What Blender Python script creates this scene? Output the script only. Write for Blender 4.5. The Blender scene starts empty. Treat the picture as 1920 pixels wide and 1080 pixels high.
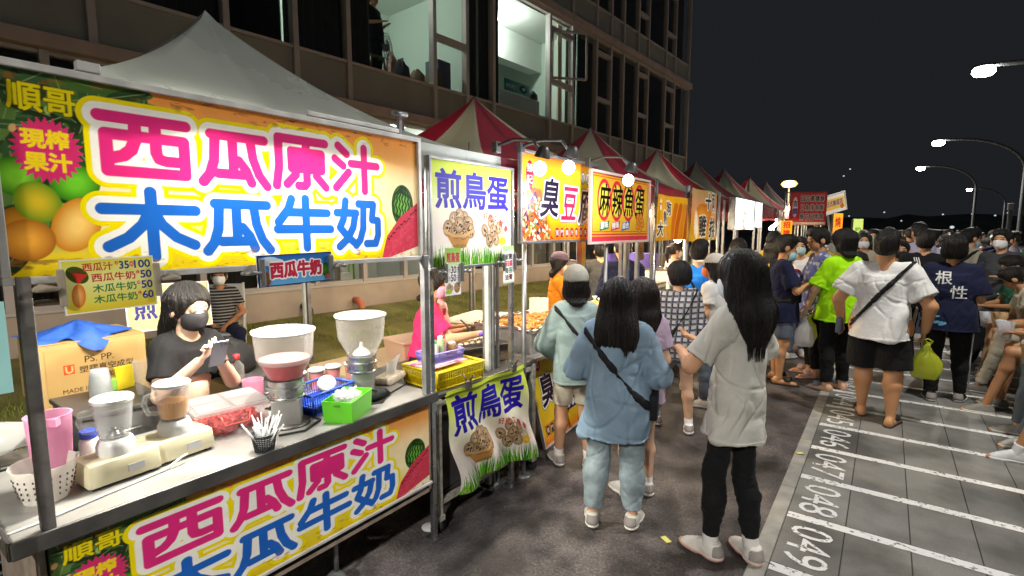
import bpy, bmesh, math, random
import numpy as np
from mathutils import Vector, Matrix
from mathutils.bvhtree import BVHTree
R = math.radians
PI = math.pi
rnd = random.Random(7)
sc = bpy.context.scene
col = sc.collection

# ------------------------------------------------------------------ camera, sky, exposure
CAM_H, FPX, VPX, HY = 1.8, 960.0, 1665.0, 431.0        # eye height, focal length in photo pixels, vanishing point of the street, horizon
PITCH = math.atan((540 - HY) / FPX)
YAW = math.atan((VPX - 960) / math.hypot(FPX, 540 - HY))
cam_d = bpy.data.cameras.new('camera')
cam_d.sensor_width = 36; cam_d.lens = 36 * FPX / 1920; cam_d.clip_start = 0.05; cam_d.clip_end = 2000
cam = bpy.data.objects.new('camera', cam_d); col.objects.link(cam)
cam.location = (0, 0, CAM_H); cam.rotation_euler = (PI / 2 - PITCH, 0, YAW)
sc.camera = cam
w = bpy.data.worlds.new('World'); sc.world = w; w.use_nodes = True
nt = w.node_tree; bg = nt.nodes['Background']
sky = nt.nodes.new('ShaderNodeTexSky'); sky.sky_type = 'NISHITA'; sky.sun_disc = False
sky.sun_elevation = R(-8); sky.sun_rotation = R(200)
mixn = nt.nodes.new('ShaderNodeMix'); mixn.data_type = 'RGBA'; mixn.blend_type = 'ADD'; mixn.inputs[0].default_value = 1
nt.links.new(sky.outputs[0], mixn.inputs[6]); mixn.inputs[7].default_value = (0.108, 0.122, 0.143, 1)      # city glow in the night air
nt.links.new(mixn.outputs[2], bg.inputs['Color']); bg.inputs['Strength'].default_value = 0.1
sc.view_settings.view_transform = 'Standard'; sc.view_settings.look = 'None'
sc.view_settings.exposure = 0.15; sc.view_settings.gamma = 1
sc.render.engine = 'CYCLES'
sc.cycles.max_bounces = 8; sc.cycles.transparent_max_bounces = 12; sc.cycles.sample_clamp_indirect = 4
sc.cycles.caustics_reflective = False; sc.cycles.caustics_refractive = False

_f = Vector((-math.sin(YAW) * math.cos(PITCH), math.cos(YAW) * math.cos(PITCH), -math.sin(PITCH)))
_r = Vector((math.cos(YAW), math.sin(YAW), 0)); _u = _r.cross(_f)
def ray(px, py): return (_f * FPX + _r * (px - 960) - _u * (py - 540)) / FPX
def at_z(px, py, z=0.0):                                # the place at height z that a photo pixel looks at
    d = ray(px, py); return Vector((0, 0, CAM_H)) + d * ((z - CAM_H) / d.z)
def at_x(px, py, x):
    d = ray(px, py); return Vector((0, 0, CAM_H)) + d * (x / d.x)
def at_y(px, py, y):
    d = ray(px, py); return Vector((0, 0, CAM_H)) + d * (y / d.y)

# ------------------------------------------------------------------ naming
def tag(o, label=None, cat=None, group=None, kind=None):
    if label: o['label'] = label
    if cat: o['category'] = cat
    if group: o['group'] = group
    if kind: o['kind'] = kind
    return o
def thing(name, label, cat, loc=(0, 0, 0), rz=0.0, group=None):
    o = bpy.data.objects.new(name, None); col.objects.link(o)
    o.empty_display_size = 0.1
    o.location = loc; o.rotation_euler = (0, 0, rz)
    return tag(o, label, cat, group)
def kids(o): return [c for c in bpy.data.objects if c.parent == o]
def copy_tree(o, parent=None):
    c = o.copy(); col.objects.link(c); c.parent = parent
    for ch in list(o.children): copy_tree(ch, c)
    return c

# ------------------------------------------------------------------ materials
MATS = {}
def lin(c):
    if isinstance(c, str):
        c = tuple(int(c[i:i + 2], 16) / 255 for i in (0, 2, 4))
        return tuple(x / 12.92 if x <= 0.04045 else ((x + 0.055) / 1.055) ** 2.4 for x in c)
    return tuple(c)
def mat(name, color, rough=0.6, metal=0.0, noise=0.0, nscale=20.0, bump=0.0, bscale=60.0, spec=0.5, stretch=None, trans=0.0, alpha=1.0, sheen=0.0, sss=0.0, detail=4):
    if name in MATS: return MATS[name]
    m = bpy.data.materials.new(name); m.use_nodes = True; n = m.node_tree.nodes; l = m.node_tree.links
    b = n['Principled BSDF']; c = lin(color)
    b.inputs['Base Color'].default_value = (*c, 1); b.inputs['Roughness'].default_value = rough; b.inputs['Metallic'].default_value = metal
    b.inputs['Specular IOR Level'].default_value = spec
    b.inputs['Transmission Weight'].default_value = trans; b.inputs['Alpha'].default_value = alpha
    b.inputs['Sheen Weight'].default_value = sheen
    if sss: b.inputs['Subsurface Weight'].default_value = sss; b.inputs['Subsurface Radius'].default_value = (0.02, 0.008, 0.004); b.inputs['Subsurface Scale'].default_value = 0.5
    if noise or bump:
        tc = n.new('ShaderNodeTexCoord'); mp = n.new('ShaderNodeMapping'); l.new(tc.outputs['Object'], mp.inputs[0])
        if stretch: mp.inputs['Scale'].default_value = stretch
        tx = n.new('ShaderNodeTexNoise'); tx.inputs['Scale'].default_value = nscale; tx.inputs['Detail'].default_value = detail; l.new(mp.outputs[0], tx.inputs['Vector'])
    if noise:
        mr = n.new('ShaderNodeMapRange'); l.new(tx.outputs[0], mr.inputs[0])
        mr.inputs[1].default_value = 0.25; mr.inputs[2].default_value = 0.75; mr.inputs[3].default_value = 1 - noise; mr.inputs[4].default_value = 1 + noise * 0.6
        mx = n.new('ShaderNodeMix'); mx.data_type = 'RGBA'; mx.blend_type = 'MULTIPLY'; mx.inputs[0].default_value = 1
        mx.inputs[6].default_value = (*c, 1); l.new(mr.outputs[0], mx.inputs[7]); l.new(mx.outputs[2], b.inputs['Base Color'])
        m2 = n.new('ShaderNodeMapRange'); l.new(tx.outputs[0], m2.inputs[0]); m2.inputs[3].default_value = max(0.02, rough - 0.12); m2.inputs[4].default_value = min(1, rough + 0.12); l.new(m2.outputs[0], b.inputs['Roughness'])
    if bump:
        t2 = n.new('ShaderNodeTexNoise'); t2.inputs['Scale'].default_value = bscale; t2.inputs['Detail'].default_value = 3; l.new(mp.outputs[0], t2.inputs['Vector'])
        bp = n.new('ShaderNodeBump'); bp.inputs['Strength'].default_value = bump; bp.inputs['Distance'].default_value = 0.01; l.new(t2.outputs[0], bp.inputs['Height']); l.new(bp.outputs[0], b.inputs['Normal'])
    MATS[name] = m; return m
def emis(name, color, strength):
    if name in MATS: return MATS[name]
    m = bpy.data.materials.new(name); m.use_nodes = True; n = m.node_tree.nodes
    b = n['Principled BSDF']; b.inputs['Base Color'].default_value = (0.8, 0.8, 0.8, 1)
    b.inputs['Emission Color'].default_value = (*lin(color), 1); b.inputs['Emission Strength'].default_value = strength
    MATS[name] = m; return m
def clear_mat(name, color, opac=0.25, rough=0.1):                # thin clear or milky plastic and window glass: part see-through, part glossy
    if name in MATS: return MATS[name]
    m = bpy.data.materials.new(name); m.use_nodes = True; n = m.node_tree.nodes; l = m.node_tree.links
    b = n['Principled BSDF']; b.inputs['Base Color'].default_value = (*lin(color), 1); b.inputs['Roughness'].default_value = rough
    tr = n.new('ShaderNodeBsdfTransparent'); tl = n.new('ShaderNodeBsdfTranslucent'); tl.inputs[0].default_value = (*lin(color), 1)
    a = n.new('ShaderNodeMixShader'); a.inputs[0].default_value = 0.4; l.new(b.outputs[0], a.inputs[1]); l.new(tl.outputs[0], a.inputs[2])
    lw = n.new('ShaderNodeLayerWeight'); lw.inputs[0].default_value = 0.35
    mr = n.new('ShaderNodeMapRange'); l.new(lw.outputs['Facing'], mr.inputs[0]); mr.inputs[3].default_value = opac; mr.inputs[4].default_value = min(1, opac + 0.34)
    s = n.new('ShaderNodeMixShader'); l.new(mr.outputs[0], s.inputs[0]); l.new(tr.outputs[0], s.inputs[1]); l.new(a.outputs[0], s.inputs[2])
    l.new(s.outputs[0], n['Material Output'].inputs[0]); MATS[name] = m; return m
def glass_mat(name, tint=(1, 1, 1), refl=0.5):
    if name in MATS: return MATS[name]
    m = bpy.data.materials.new(name); m.use_nodes = True; n = m.node_tree.nodes; l = m.node_tree.links
    n.remove(n['Principled BSDF'])
    tr = n.new('ShaderNodeBsdfTransparent'); tr.inputs[0].default_value = (*tint, 1)
    gl = n.new('ShaderNodeBsdfGlossy'); gl.inputs['Roughness'].default_value = 0.02
    fr = n.new('ShaderNodeLayerWeight'); pw = n.new('ShaderNodeMath'); pw.operation = 'POWER'; l.new(fr.outputs['Facing'], pw.inputs[0]); pw.inputs[1].default_value = 4
    mu = n.new('ShaderNodeMapRange'); l.new(pw.outputs[0], mu.inputs[0]); mu.inputs[3].default_value = .04 + .06 * refl; mu.inputs[4].default_value = 1
    s = n.new('ShaderNodeMixShader'); l.new(mu.outputs[0], s.inputs[0]); l.new(tr.outputs[0], s.inputs[1]); l.new(gl.outputs[0], s.inputs[2])
    l.new(s.outputs[0], n['Material Output'].inputs[0]); MATS[name] = m; return m
def sheet_mat(name, transl=0.0, rough=0.5, coat=0.0, gain=1.0, wear=0.25):            # printed film or cloth: colour from the print, some light coming through
    if name in MATS: return MATS[name]
    m = bpy.data.materials.new(name); m.use_nodes = True; n = m.node_tree.nodes; l = m.node_tree.links
    b = n['Principled BSDF']; b.inputs['Roughness'].default_value = rough; b.inputs['Coat Weight'].default_value = coat; b.inputs['Specular IOR Level'].default_value = .16
    at = n.new('ShaderNodeAttribute'); at.attribute_name = 'Col'
    tc = n.new('ShaderNodeTexCoord'); tx = n.new('ShaderNodeTexNoise'); tx.inputs['Scale'].default_value = 9; tx.inputs['Detail'].default_value = 6; l.new(tc.outputs['Object'], tx.inputs['Vector'])
    mr = n.new('ShaderNodeMapRange'); l.new(tx.outputs[0], mr.inputs[0]); mr.inputs[1].default_value = 0.3; mr.inputs[2].default_value = 0.7; mr.inputs[3].default_value = gain * (1 - wear); mr.inputs[4].default_value = gain
    mx = n.new('ShaderNodeMix'); mx.data_type = 'RGBA'; mx.blend_type = 'MULTIPLY'; mx.inputs[0].default_value = 1
    l.new(at.outputs['Color'], mx.inputs[6]); l.new(mr.outputs[0], mx.inputs[7]); l.new(mx.outputs[2], b.inputs['Base Color'])
    if transl:
        tl = n.new('ShaderNodeBsdfTranslucent'); l.new(mx.outputs[2], tl.inputs[0])
        s = n.new('ShaderNodeMixShader'); s.inputs[0].default_value = transl; l.new(b.outputs[0], s.inputs[1]); l.new(tl.outputs[0], s.inputs[2]); l.new(s.outputs[0], n['Material Output'].inputs[0])
    MATS[name] = m; return m

# ------------------------------------------------------------------ mesh makers
def link(name, me, m=None, parent=None, loc=(0, 0, 0), smooth=False, rot=(0, 0, 0)):
    if isinstance(me, bmesh.types.BMesh):
        bm = me; me = bpy.data.meshes.new(name); bmesh.ops.recalc_face_normals(bm, faces=bm.faces); bm.to_mesh(me); bm.free()
    o = bpy.data.objects.new(name, me); col.objects.link(o)
    ms = m if isinstance(m, (list, tuple)) else [m]
    if not len(me.materials):
        for x in ms:
            if x: me.materials.append(x)
    o.location = loc; o.rotation_euler = rot
    if parent: o.parent = parent
    if smooth:
        me.polygons.foreach_set('use_smooth', [True] * len(me.polygons))
        if smooth == 'auto':
            try: me.set_sharp_from_angle(angle=R(40))
            except Exception: pass
    return o
def BM(): return bmesh.new()
def box(bm, c, s, bev=0.0, rot=None, mi=0, taper=1.0):
    mtx = Matrix.Translation(c) @ (rot.to_4x4() if rot else Matrix.Identity(4))
    r = bmesh.ops.create_cube(bm, size=1, matrix=Matrix.Diagonal((*s, 1)))
    vs = r['verts']
    if taper != 1.0:
        for v in vs:
            if v.co.z < 0: v.co.x *= taper; v.co.y *= taper
    fs = set(f for v in vs for f in v.link_faces)
    if bev:
        es = list(set(e for v in vs for e in v.link_edges))
        rr = bmesh.ops.bevel(bm, geom=es, offset=bev, segments=2, affect='EDGES', profile=0.5)
        vs = list(set(v for f in rr['faces'] for v in f.verts)); 
        vs = list(set(vs) | set(v for f in fs if f.is_valid for v in f.verts)); fs = set(f for v in vs for f in v.link_faces)
    for v in vs: v.co = mtx @ v.co
    for f in fs: f.material_index = mi
    return vs
def tube(bm, pts, r, n=8, cap=True, mi=0):
    pts = [Vector(p) for p in pts]; rs = r if isinstance(r, (list, tuple)) else [r] * len(pts)
    rings = []; prev = None
    for i, p in enumerate(pts):
        a = pts[max(i - 1, 0)]; b = pts[min(i + 1, len(pts) - 1)]; t = (b - a).normalized()
        if prev is None:
            q = Vector((0, 0, 1)) if abs(t.z) < 0.9 else Vector((1, 0, 0)); x = t.cross(q).normalized()
        else: x = (prev - t * prev.dot(t)).normalized()
        prev = x; y = t.cross(x)
        rings.append([bm.verts.new(p + (x * math.cos(2 * PI * k / n) + y * math.sin(2 * PI * k / n)) * rs[i]) for k in range(n)])
    for a, b in zip(rings, rings[1:]):
        for k in range(n):
            f = bm.faces.new((a[k], a[(k + 1) % n], b[(k + 1) % n], b[k])); f.material_index = mi; f.smooth = True
    if cap:
        for rg in (rings[0], rings[-1]):
            try: bm.faces.new(rg).material_index = mi
            except Exception: pass
def lathe(bm, prof, n=24, c=(0, 0, 0), sx=1.0, sy=1.0, mi=0, cap0=True, cap1=True):
    rings = []
    for r_, z in prof:
        rings.append([bm.verts.new((c[0] + r_ * sx * math.cos(2 * PI * k / n), c[1] + r_ * sy * math.sin(2 * PI * k / n), c[2] + z)) for k in range(n)])
    for a, b in zip(rings, rings[1:]):
        for k in range(n):
            f = bm.faces.new((a[k], a[(k + 1) % n], b[(k + 1) % n], b[k])); f.smooth = True; f.material_index = mi
    if cap0: bm.faces.new(rings[0]).material_index = mi
    if cap1: bm.faces.new(rings[-1]).material_index = mi
def quad(bm, pts, mi=0):
    f = bm.faces.new([bm.verts.new(p) for p in pts]); f.material_index = mi; return f
def prism(bm, outline, z0, z1, mi=0):
    a = [bm.verts.new((x, y, z0)) for x, y in outline]; b = [bm.verts.new((x, y, z1)) for x, y in outline]
    n = len(outline); bm.faces.new(list(reversed(a))).material_index = mi; bm.faces.new(b).material_index = mi
    for k in range(n): bm.faces.new((a[k], a[(k + 1) % n], b[(k + 1) % n], b[k])).material_index = mi
def np_mesh(name, V, F):
    me = bpy.data.meshes.new(name); V = np.asarray(V, np.float32); F = np.asarray(F, np.int32)
    me.vertices.add(len(V)); me.vertices.foreach_set('co', V.ravel())
    k = F.shape[1]
    me.loops.add(F.size); me.loops.foreach_set('vertex_index', F.ravel())
    me.polygons.add(len(F)); me.polygons.foreach_set('loop_start', np.arange(0, F.size, k, dtype=np.int32))
    try: me.polygons.foreach_set('loop_total', np.full(len(F), k, np.int32))
    except Exception: pass
    me.update(calc_edges=True); return me
def add_light(name, kind, loc, power, color, parent=None, size=0.05, rot=None, spot=None, blend=0.5):
    d = bpy.data.lights.new(name, kind); d.energy = power; d.color = color
    if kind in ('POINT', 'SPOT'): d.shadow_soft_size = size
    if kind == 'SPOT': d.spot_size = R(spot or 120); d.spot_blend = blend
    if kind == 'AREA':
        d.shape = 'RECTANGLE'; d.size, d.size_y = size if isinstance(size, tuple) else (size, size)
    o = bpy.data.objects.new(name, d); col.objects.link(o); o.location = loc
    if rot: o.rotation_euler = rot
    if parent: o.parent = parent
    return o
# ------------------------------------------------------------------ print canvas: pictures and lettering drawn with numpy, then laid on a sheet as point colours
def _poly_mask(P, X, Y):
    m = np.zeros(X.shape, bool); n = len(P)
    for i in range(n):
        (x1, y1), (x2, y2) = P[i], P[(i + 1) % n]
        if y1 == y2: continue
        c = ((Y >= min(y1, y2)) & (Y < max(y1, y2))) & (X < (x2 - x1) * (Y - y1) / (y2 - y1) + x1)
        m ^= c
    return m
_GC = {}
def glyph_tris(text):
    if text in _GC: return _GC[text]
    cu = bpy.data.curves.new('lettering', 'FONT'); cu.body = text; cu.size = 1; cu.resolution_u = 3
    o = bpy.data.objects.new('lettering', cu); col.objects.link(o)
    dg = bpy.context.evaluated_depsgraph_get(); me = o.evaluated_get(dg).to_mesh()
    me.calc_loop_triangles()
    V = np.array([v.co[:2] for v in me.vertices], float).reshape(-1, 2); T = np.array([t.vertices[:] for t in me.loop_triangles], int).reshape(-1, 3)
    bpy.data.objects.remove(o); bpy.data.curves.remove(cu)
    if len(V): V -= V.min(0)
    _GC[text] = (V, T); return _GC[text]
def vnoise(X, Y, seed=0, oct=4):
    out = np.zeros(np.broadcast(X, Y).shape); amp = 1.0; tot = 0
    rs = np.random.RandomState(seed)
    for o in range(oct):
        g = rs.rand(64, 64); x = X * 2 ** o; y = Y * 2 ** o
        xi = np.floor(x).astype(int); yi = np.floor(y).astype(int); fx = x - xi; fy = y - yi; fx = fx * fx * (3 - 2 * fx); fy = fy * fy * (3 - 2 * fy)
        a = g[xi % 64, yi % 64]; b = g[(xi + 1) % 64, yi % 64]; c = g[xi % 64, (yi + 1) % 64]; d = g[(xi + 1) % 64, (yi + 1) % 64]
        out += amp * ((a * (1 - fx) + b * fx) * (1 - fy) + (c * (1 - fx) + d * fx) * fy); tot += amp; amp *= 0.5
    return out / tot
class Canvas:
    def __init__(s, W, H, w, h, bgc):
        s.W, s.H, s.w, s.h = W, H, w, h                       # W x H metres, w x h points; origin bottom left, u to the right
        s.X, s.Y = np.meshgrid(np.linspace(0, W, w), np.linspace(0, H, h)); s.px = W / (w - 1)
        s.C = np.empty((h, w, 3)); s.C[:] = lin(bgc)
    def put(s, a, c):
        a = np.clip(a, 0, 1)[..., None]; c = np.asarray(lin(c)) if isinstance(c, (str, tuple)) else c
        s.C = s.C * (1 - a) + c * a
    def grad(s, stops, axis=1):
        t = (s.Y / s.H if axis else s.X / s.W); cs = np.array([lin(c) for _, c in stops]); ts = [p for p, _ in stops]
        for k in range(3): s.C[..., k] = np.interp(t, ts, cs[:, k])
    def aa(s, d): return np.clip(0.5 - d / s.px, 0, 1)                       # signed distance in metres to coverage
    def d_ell(s, cx, cy, rx, ry, rot=0):
        x = s.X - cx; y = s.Y - cy; c, q = math.cos(rot), math.sin(rot); u = (x * c + y * q) / rx; v = (-x * q + y * c) / ry
        k = np.hypot(u, v); return (k - 1) * min(rx, ry)
    def ell(s, cx, cy, rx, ry, c, rot=0): s.put(s.aa(s.d_ell(cx, cy, rx, ry, rot)), c)
    def ball(s, cx, cy, rx, ry, c0, c1, rot=0, soft=1.0):     # two-tone fruit, egg: c1 in the middle
        d = s.d_ell(cx, cy, rx, ry, rot); a = s.aa(d); t = np.clip(-d / min(rx, ry) * soft, 0, 1)[..., None]
        s.put(a, np.asarray(lin(c0)) * (1 - t) + np.asarray(lin(c1)) * t)
    def poly(s, P, c): s.put(_poly_mask(P, s.X, s.Y).astype(float), c)
    def rect(s, x0, y0, x1, y1, c): s.put(((s.X >= x0) & (s.X <= x1) & (s.Y >= y0) & (s.Y <= y1)).astype(float), c)
    def d_strokes(s, strokes, x0, y0, sx, sy):
        D = np.full(s.X.shape, 9.0)
        for st in strokes:
            for (ax, ay), (bx, by) in zip(st, st[1:]):
                ax_, ay_, bx_, by_ = x0 + ax * sx, y0 + ay * sy, x0 + bx * sx, y0 + by * sy
                dx, dy = bx_ - ax_, by_ - ay_; L = dx * dx + dy * dy + 1e-12
                t = np.clip(((s.X - ax_) * dx + (s.Y - ay_) * dy) / L, 0, 1)
                D = np.minimum(D, np.hypot(s.X - ax_ - t * dx, s.Y - ay_ - t * dy))
        return D
    def text_mask(s, text, x0, y0, hgt=None, wid=None, shear=0.0, rot=0.0, bold=0.0):
        V, T = glyph_tris(text)
        if not len(V): return np.full(s.X.shape, 9.0)
        V = V.copy(); ex = V.max(0); fy = (hgt / ex[1]) if hgt else wid / ex[0]; fx = (wid / ex[0]) if wid else fy
        V *= (fx, fy); V[:, 0] += shear * V[:, 1]
        c, q = math.cos(rot), math.sin(rot); V = V @ np.array([[c, q], [-q, c]]) + (x0, y0)
        ss = 3; P = V / s.px * ss
        pad = int(math.ceil(max(0.03, bold * 3) / s.px)) + 2
        lo = np.maximum((V.min(0) / s.px).astype(int) - pad, 0); hi = np.minimum((V.max(0) / s.px).astype(int) + pad, (s.w - 1, s.h - 1))
        if (hi <= lo).any(): return np.full(s.X.shape, 9.0)
        bw, bh = (hi - lo + 1) * ss; B = np.zeros((bh, bw), bool)
        off = lo * ss - (ss - 1) / 2
        for t in T:
            a, b, d = P[t] - off
            x0_, x1_ = max(int(min(a[0], b[0], d[0])), 0), min(int(max(a[0], b[0], d[0])) + 2, bw); y0_, y1_ = max(int(min(a[1], b[1], d[1])), 0), min(int(max(a[1], b[1], d[1])) + 2, bh)
            if x1_ <= x0_ or y1_ <= y0_: continue
            gx, gy = np.meshgrid(np.arange(x0_, x1_), np.arange(y0_, y1_))
            e = lambda p, r_: (r_[0] - p[0]) * (gy - p[1]) - (r_[1] - p[1]) * (gx - p[0])
            e1, e2, e3 = e(a, b), e(b, d), e(d, a)
            B[y0_:y1_, x0_:x1_] |= ((e1 >= -.01) & (e2 >= -.01) & (e3 >= -.01)) | ((e1 <= .01) & (e2 <= .01) & (e3 <= .01))
        # distance to the lettering, capped: a separable min-plus pass
        rad = min(pad * ss, 60); G = np.where(B, 0.0, 1e6)
        def dist(G):
            H_ = G.copy()
            for k in range(1, rad + 1): H_[:, k:] = np.minimum(H_[:, k:], G[:, :-k] + k * k); H_[:, :-k] = np.minimum(H_[:, :-k], G[:, k:] + k * k)
            K = H_.copy()
            for k in range(1, rad + 1): K[k:] = np.minimum(K[k:], H_[:-k] + k * k); K[:-k] = np.minimum(K[:-k], H_[k:] + k * k)
            return np.sqrt(np.minimum(K, 1e6))
        rad_o = rad; do = dist(G); rad = 6; di = dist(np.where(B, 1e6, 0.0)); di = np.minimum(di, 7)
        D = np.where(B, -di + 0.5, do - 0.5) * s.px / ss
        D = D.reshape(hi[1] - lo[1] + 1, ss, hi[0] - lo[0] + 1, ss).mean((1, 3))
        out = np.full(s.X.shape, 9.0); out[lo[1]:hi[1] + 1, lo[0]:hi[0] + 1] = D
        return out - bold
    def text(s, text, x0, y0, hgt=None, c='000000', wid=None, bold=0.0, outline=(), **k):
        D = s.text_mask(text, x0, y0, hgt, wid, bold=bold, **k)
        for r_, oc in outline: s.put(s.aa(D - r_), oc)
        s.put(s.aa(D), c)
    def speckle(s, amt, scale, seed=1):
        n = vnoise(s.X * scale, s.Y * scale, seed); s.C *= (1 + amt * (n - 0.5) * 2)[..., None]
    def mesh(s, name, fn=None):
        """fn maps (u, v) in metres to x, y, z; the default stands the sheet up: u along +Y, v up, facing +X."""
        if fn is None: V = np.stack([np.zeros_like(s.X), s.X, s.Y], -1)
        else: V = np.stack(fn(s.X, s.Y), -1)
        i = np.arange(s.w * s.h).reshape(s.h, s.w); F = np.stack([i[:-1, :-1], i[:-1, 1:], i[1:, 1:], i[1:, :-1]], -1).reshape(-1, 4)
        me = np_mesh(name, V.reshape(-1, 3), F); a = me.color_attributes.new('Col', 'FLOAT_COLOR', 'POINT')
        a.data.foreach_set('color', np.concatenate([np.clip(s.C, 0, 1).reshape(-1, 3), np.ones((s.w * s.h, 1))], 1).astype(np.float32).ravel())
        me.polygons.foreach_set('use_smooth', [True] * len(me.polygons)); return me
# ------------------------------------------------------------------ bodies and clothes: smooth distance fields turned into one continuous surface each
class Field:
    def __init__(s, lo, hi, vx, fine=None):
        s.ax = [np.arange(lo[k] - 2 * vx, hi[k] + 2.01 * vx, vx).astype(np.float32) for k in range(3)]
        if fine:                                        # finer layers above this height (heads)
            z = s.ax[2]; zf = np.arange(fine[0], hi[2] + 2 * vx, fine[1]).astype(np.float32); s.ax[2] = np.concatenate([z[z < fine[0] - 1e-5], zf])
        s.D = np.full([len(a) for a in s.ax], 0.5, np.float32); s.vx = vx
    def win(s, lo, hi):
        sl = tuple(slice(max(0, int(np.searchsorted(a, l)) - 1), int(np.searchsorted(a, h)) + 1) for a, l, h in zip(s.ax, lo, hi))
        return sl, s.ax[0][sl[0]][:, None, None], s.ax[1][sl[1]][None, :, None], s.ax[2][sl[2]][None, None, :]
    def add(s, sl, d, k):
        A = s.D[sl]
        if k > 0:
            h = np.clip(0.5 + 0.5 * (A - d) / k, 0, 1); s.D[sl] = A * (1 - h) + d * h - k * h * (1 - h)
        else: s.D[sl] = np.minimum(A, d)
    def cone(s, a, b, ra, rb, k=0.02, flat=None, cut=None, squash=1.0):
        a = np.asarray(a, np.float32); b = np.asarray(b, np.float32); m = max(ra, rb) + k + 0.05
        sl, X, Y, Z = s.win(np.minimum(a, b) - m, np.maximum(a, b) + m)
        e = b - a; L = float(e @ e) + 1e-9
        t = np.clip(((X - a[0]) * e[0] + (Y - a[1]) * e[1] + (Z - a[2]) * e[2]) / L, 0, 1)
        dx, dy, dz = X - a[0] - t * e[0], Y - a[1] - t * e[1], Z - a[2] - t * e[2]
        if flat is not None:                            # flattened along a direction (hand, foot, strap): unit vector and factor
            f, q = np.asarray(flat[0], np.float32), flat[1]; g = dx * f[0] + dy * f[1] + dz * f[2]; dd = np.sqrt(np.maximum(dx * dx + dy * dy + dz * dz - g * g, 0) + (g * q) ** 2)
        else: dd = np.sqrt(dx * dx + dy * dy + dz * dz)
        d = dd - (ra + (rb - ra) * t)
        if cut is not None:                             # open end: keep only what lies before a plane
            for p, n in cut: d = np.maximum(d, (X - p[0]) * n[0] + (Y - p[1]) * n[1] + (Z - p[2]) * n[2])
        s.add(sl, d, k)
    def ell(s, c, r, k=0.02, M=None):
        c = np.asarray(c, np.float32); m = max(r) + k + 0.05; sl, X, Y, Z = s.win(c - m, c + m)
        x, y, z = X - c[0], Y - c[1], Z - c[2]
        if M is not None: x, y, z = M[0, 0] * x + M[1, 0] * y + M[2, 0] * z, M[0, 1] * x + M[1, 1] * y + M[2, 1] * z, M[0, 2] * x + M[1, 2] * y + M[2, 2] * z
        u = np.sqrt((x / r[0]) ** 2 + (y / r[1]) ** 2 + (z / r[2]) ** 2); s.add(sl, (u - 1) * min(r), k)
    def column(s, prof, k=0.02, p=2.0):
        """prof: rows of z, cx, cy, rx, ry; a soft column through them (power p: 2 round, 3 boxy)."""
        P = np.array(sorted(prof), np.float32); m = 0.1
        lo = ((P[:, 1] - P[:, 3]).min() - m, (P[:, 2] - P[:, 4]).min() - m, P[0, 0] - m); hi = ((P[:, 1] + P[:, 3]).max() + m, (P[:, 2] + P[:, 4]).max() + m, P[-1, 0] + m)
        sl, X, Y, Z = s.win(lo, hi); I = lambda j: np.interp(Z.ravel(), P[:, 0], P[:, j]).astype(np.float32)[None, None, :]
        cx, cy, rx, ry = I(1), I(2), I(3), I(4)
        d = ((np.abs((X - cx) / rx) ** p + np.abs((Y - cy) / ry) ** p) ** (1 / p) - 1) * np.minimum(rx, ry)
        d = np.maximum(d, np.maximum(P[0, 0] - Z, Z - P[-1, 0])); s.add(sl, d, k)
    def cut(s, p, n): # remove the side the normal points to
        X, Y, Z = s.ax[0][:, None, None], s.ax[1][None, :, None], s.ax[2][None, None, :]
        s.D = np.maximum(s.D, (X - p[0]) * n[0] + (Y - p[1]) * n[1] + (Z - p[2]) * n[2]).astype(np.float32)
    def sub_ell(s, c, r, M=None):
        c = np.asarray(c, np.float32); m = max(r) + 0.03; sl, X, Y, Z = s.win(c - m, c + m); x, y, z = X - c[0], Y - c[1], Z - c[2]
        if M is not None: x, y, z = M[0, 0] * x + M[1, 0] * y + M[2, 0] * z, M[0, 1] * x + M[1, 1] * y + M[2, 1] * z, M[0, 2] * x + M[1, 2] * y + M[2, 2] * z
        d = (np.sqrt((x / r[0]) ** 2 + (y / r[1]) ** 2 + (z / r[2]) ** 2) - 1) * min(r); s.D[sl] = np.maximum(s.D[sl], -d)
    def surface(s):
        D = s.D; neg = D < 0
        c8 = [(0, 0, 0), (1, 0, 0), (0, 1, 0), (1, 1, 0), (0, 0, 1), (1, 0, 1), (0, 1, 1), (1, 1, 1)]
        n = [x - 1 for x in D.shape]; sv = lambda A, c: A[c[0]:c[0] + n[0], c[1]:c[1] + n[1], c[2]:c[2] + n[2]]
        cnt = np.zeros(n, np.int8)
        for c in c8: cnt += sv(neg, c)
        act = np.argwhere((cnt > 0) & (cnt < 8))
        if not len(act): return np.zeros((0, 3)), np.zeros((0, 4), int)
        vals = np.stack([D[act[:, 0] + c[0], act[:, 1] + c[1], act[:, 2] + c[2]] for c in c8], 1)
        acc = np.zeros((len(act), 3)); num = np.zeros(len(act))
        for i in range(8):
            for j in range(i + 1, 8):
                df = [abs(c8[i][q] - c8[j][q]) for q in range(3)]
                if sum(df) != 1: continue
                a, b = vals[:, i], vals[:, j]; mk = (a < 0) != (b < 0); t = np.where(mk, a / np.where(mk, a - b, 1), 0)
                for q in range(3): acc[:, q] += np.where(mk, c8[i][q] + t * (c8[j][q] - c8[i][q]), 0)
                num += mk
        acc /= num[:, None]; V = np.empty((len(act), 3))
        for q in range(3):
            a = s.ax[q]; i0 = act[:, q]; V[:, q] = a[i0] + acc[:, q] * (a[i0 + 1] - a[i0])
        idx = np.full(n, -1, np.int32); idx[act[:, 0], act[:, 1], act[:, 2]] = np.arange(len(act)); F = []
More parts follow.
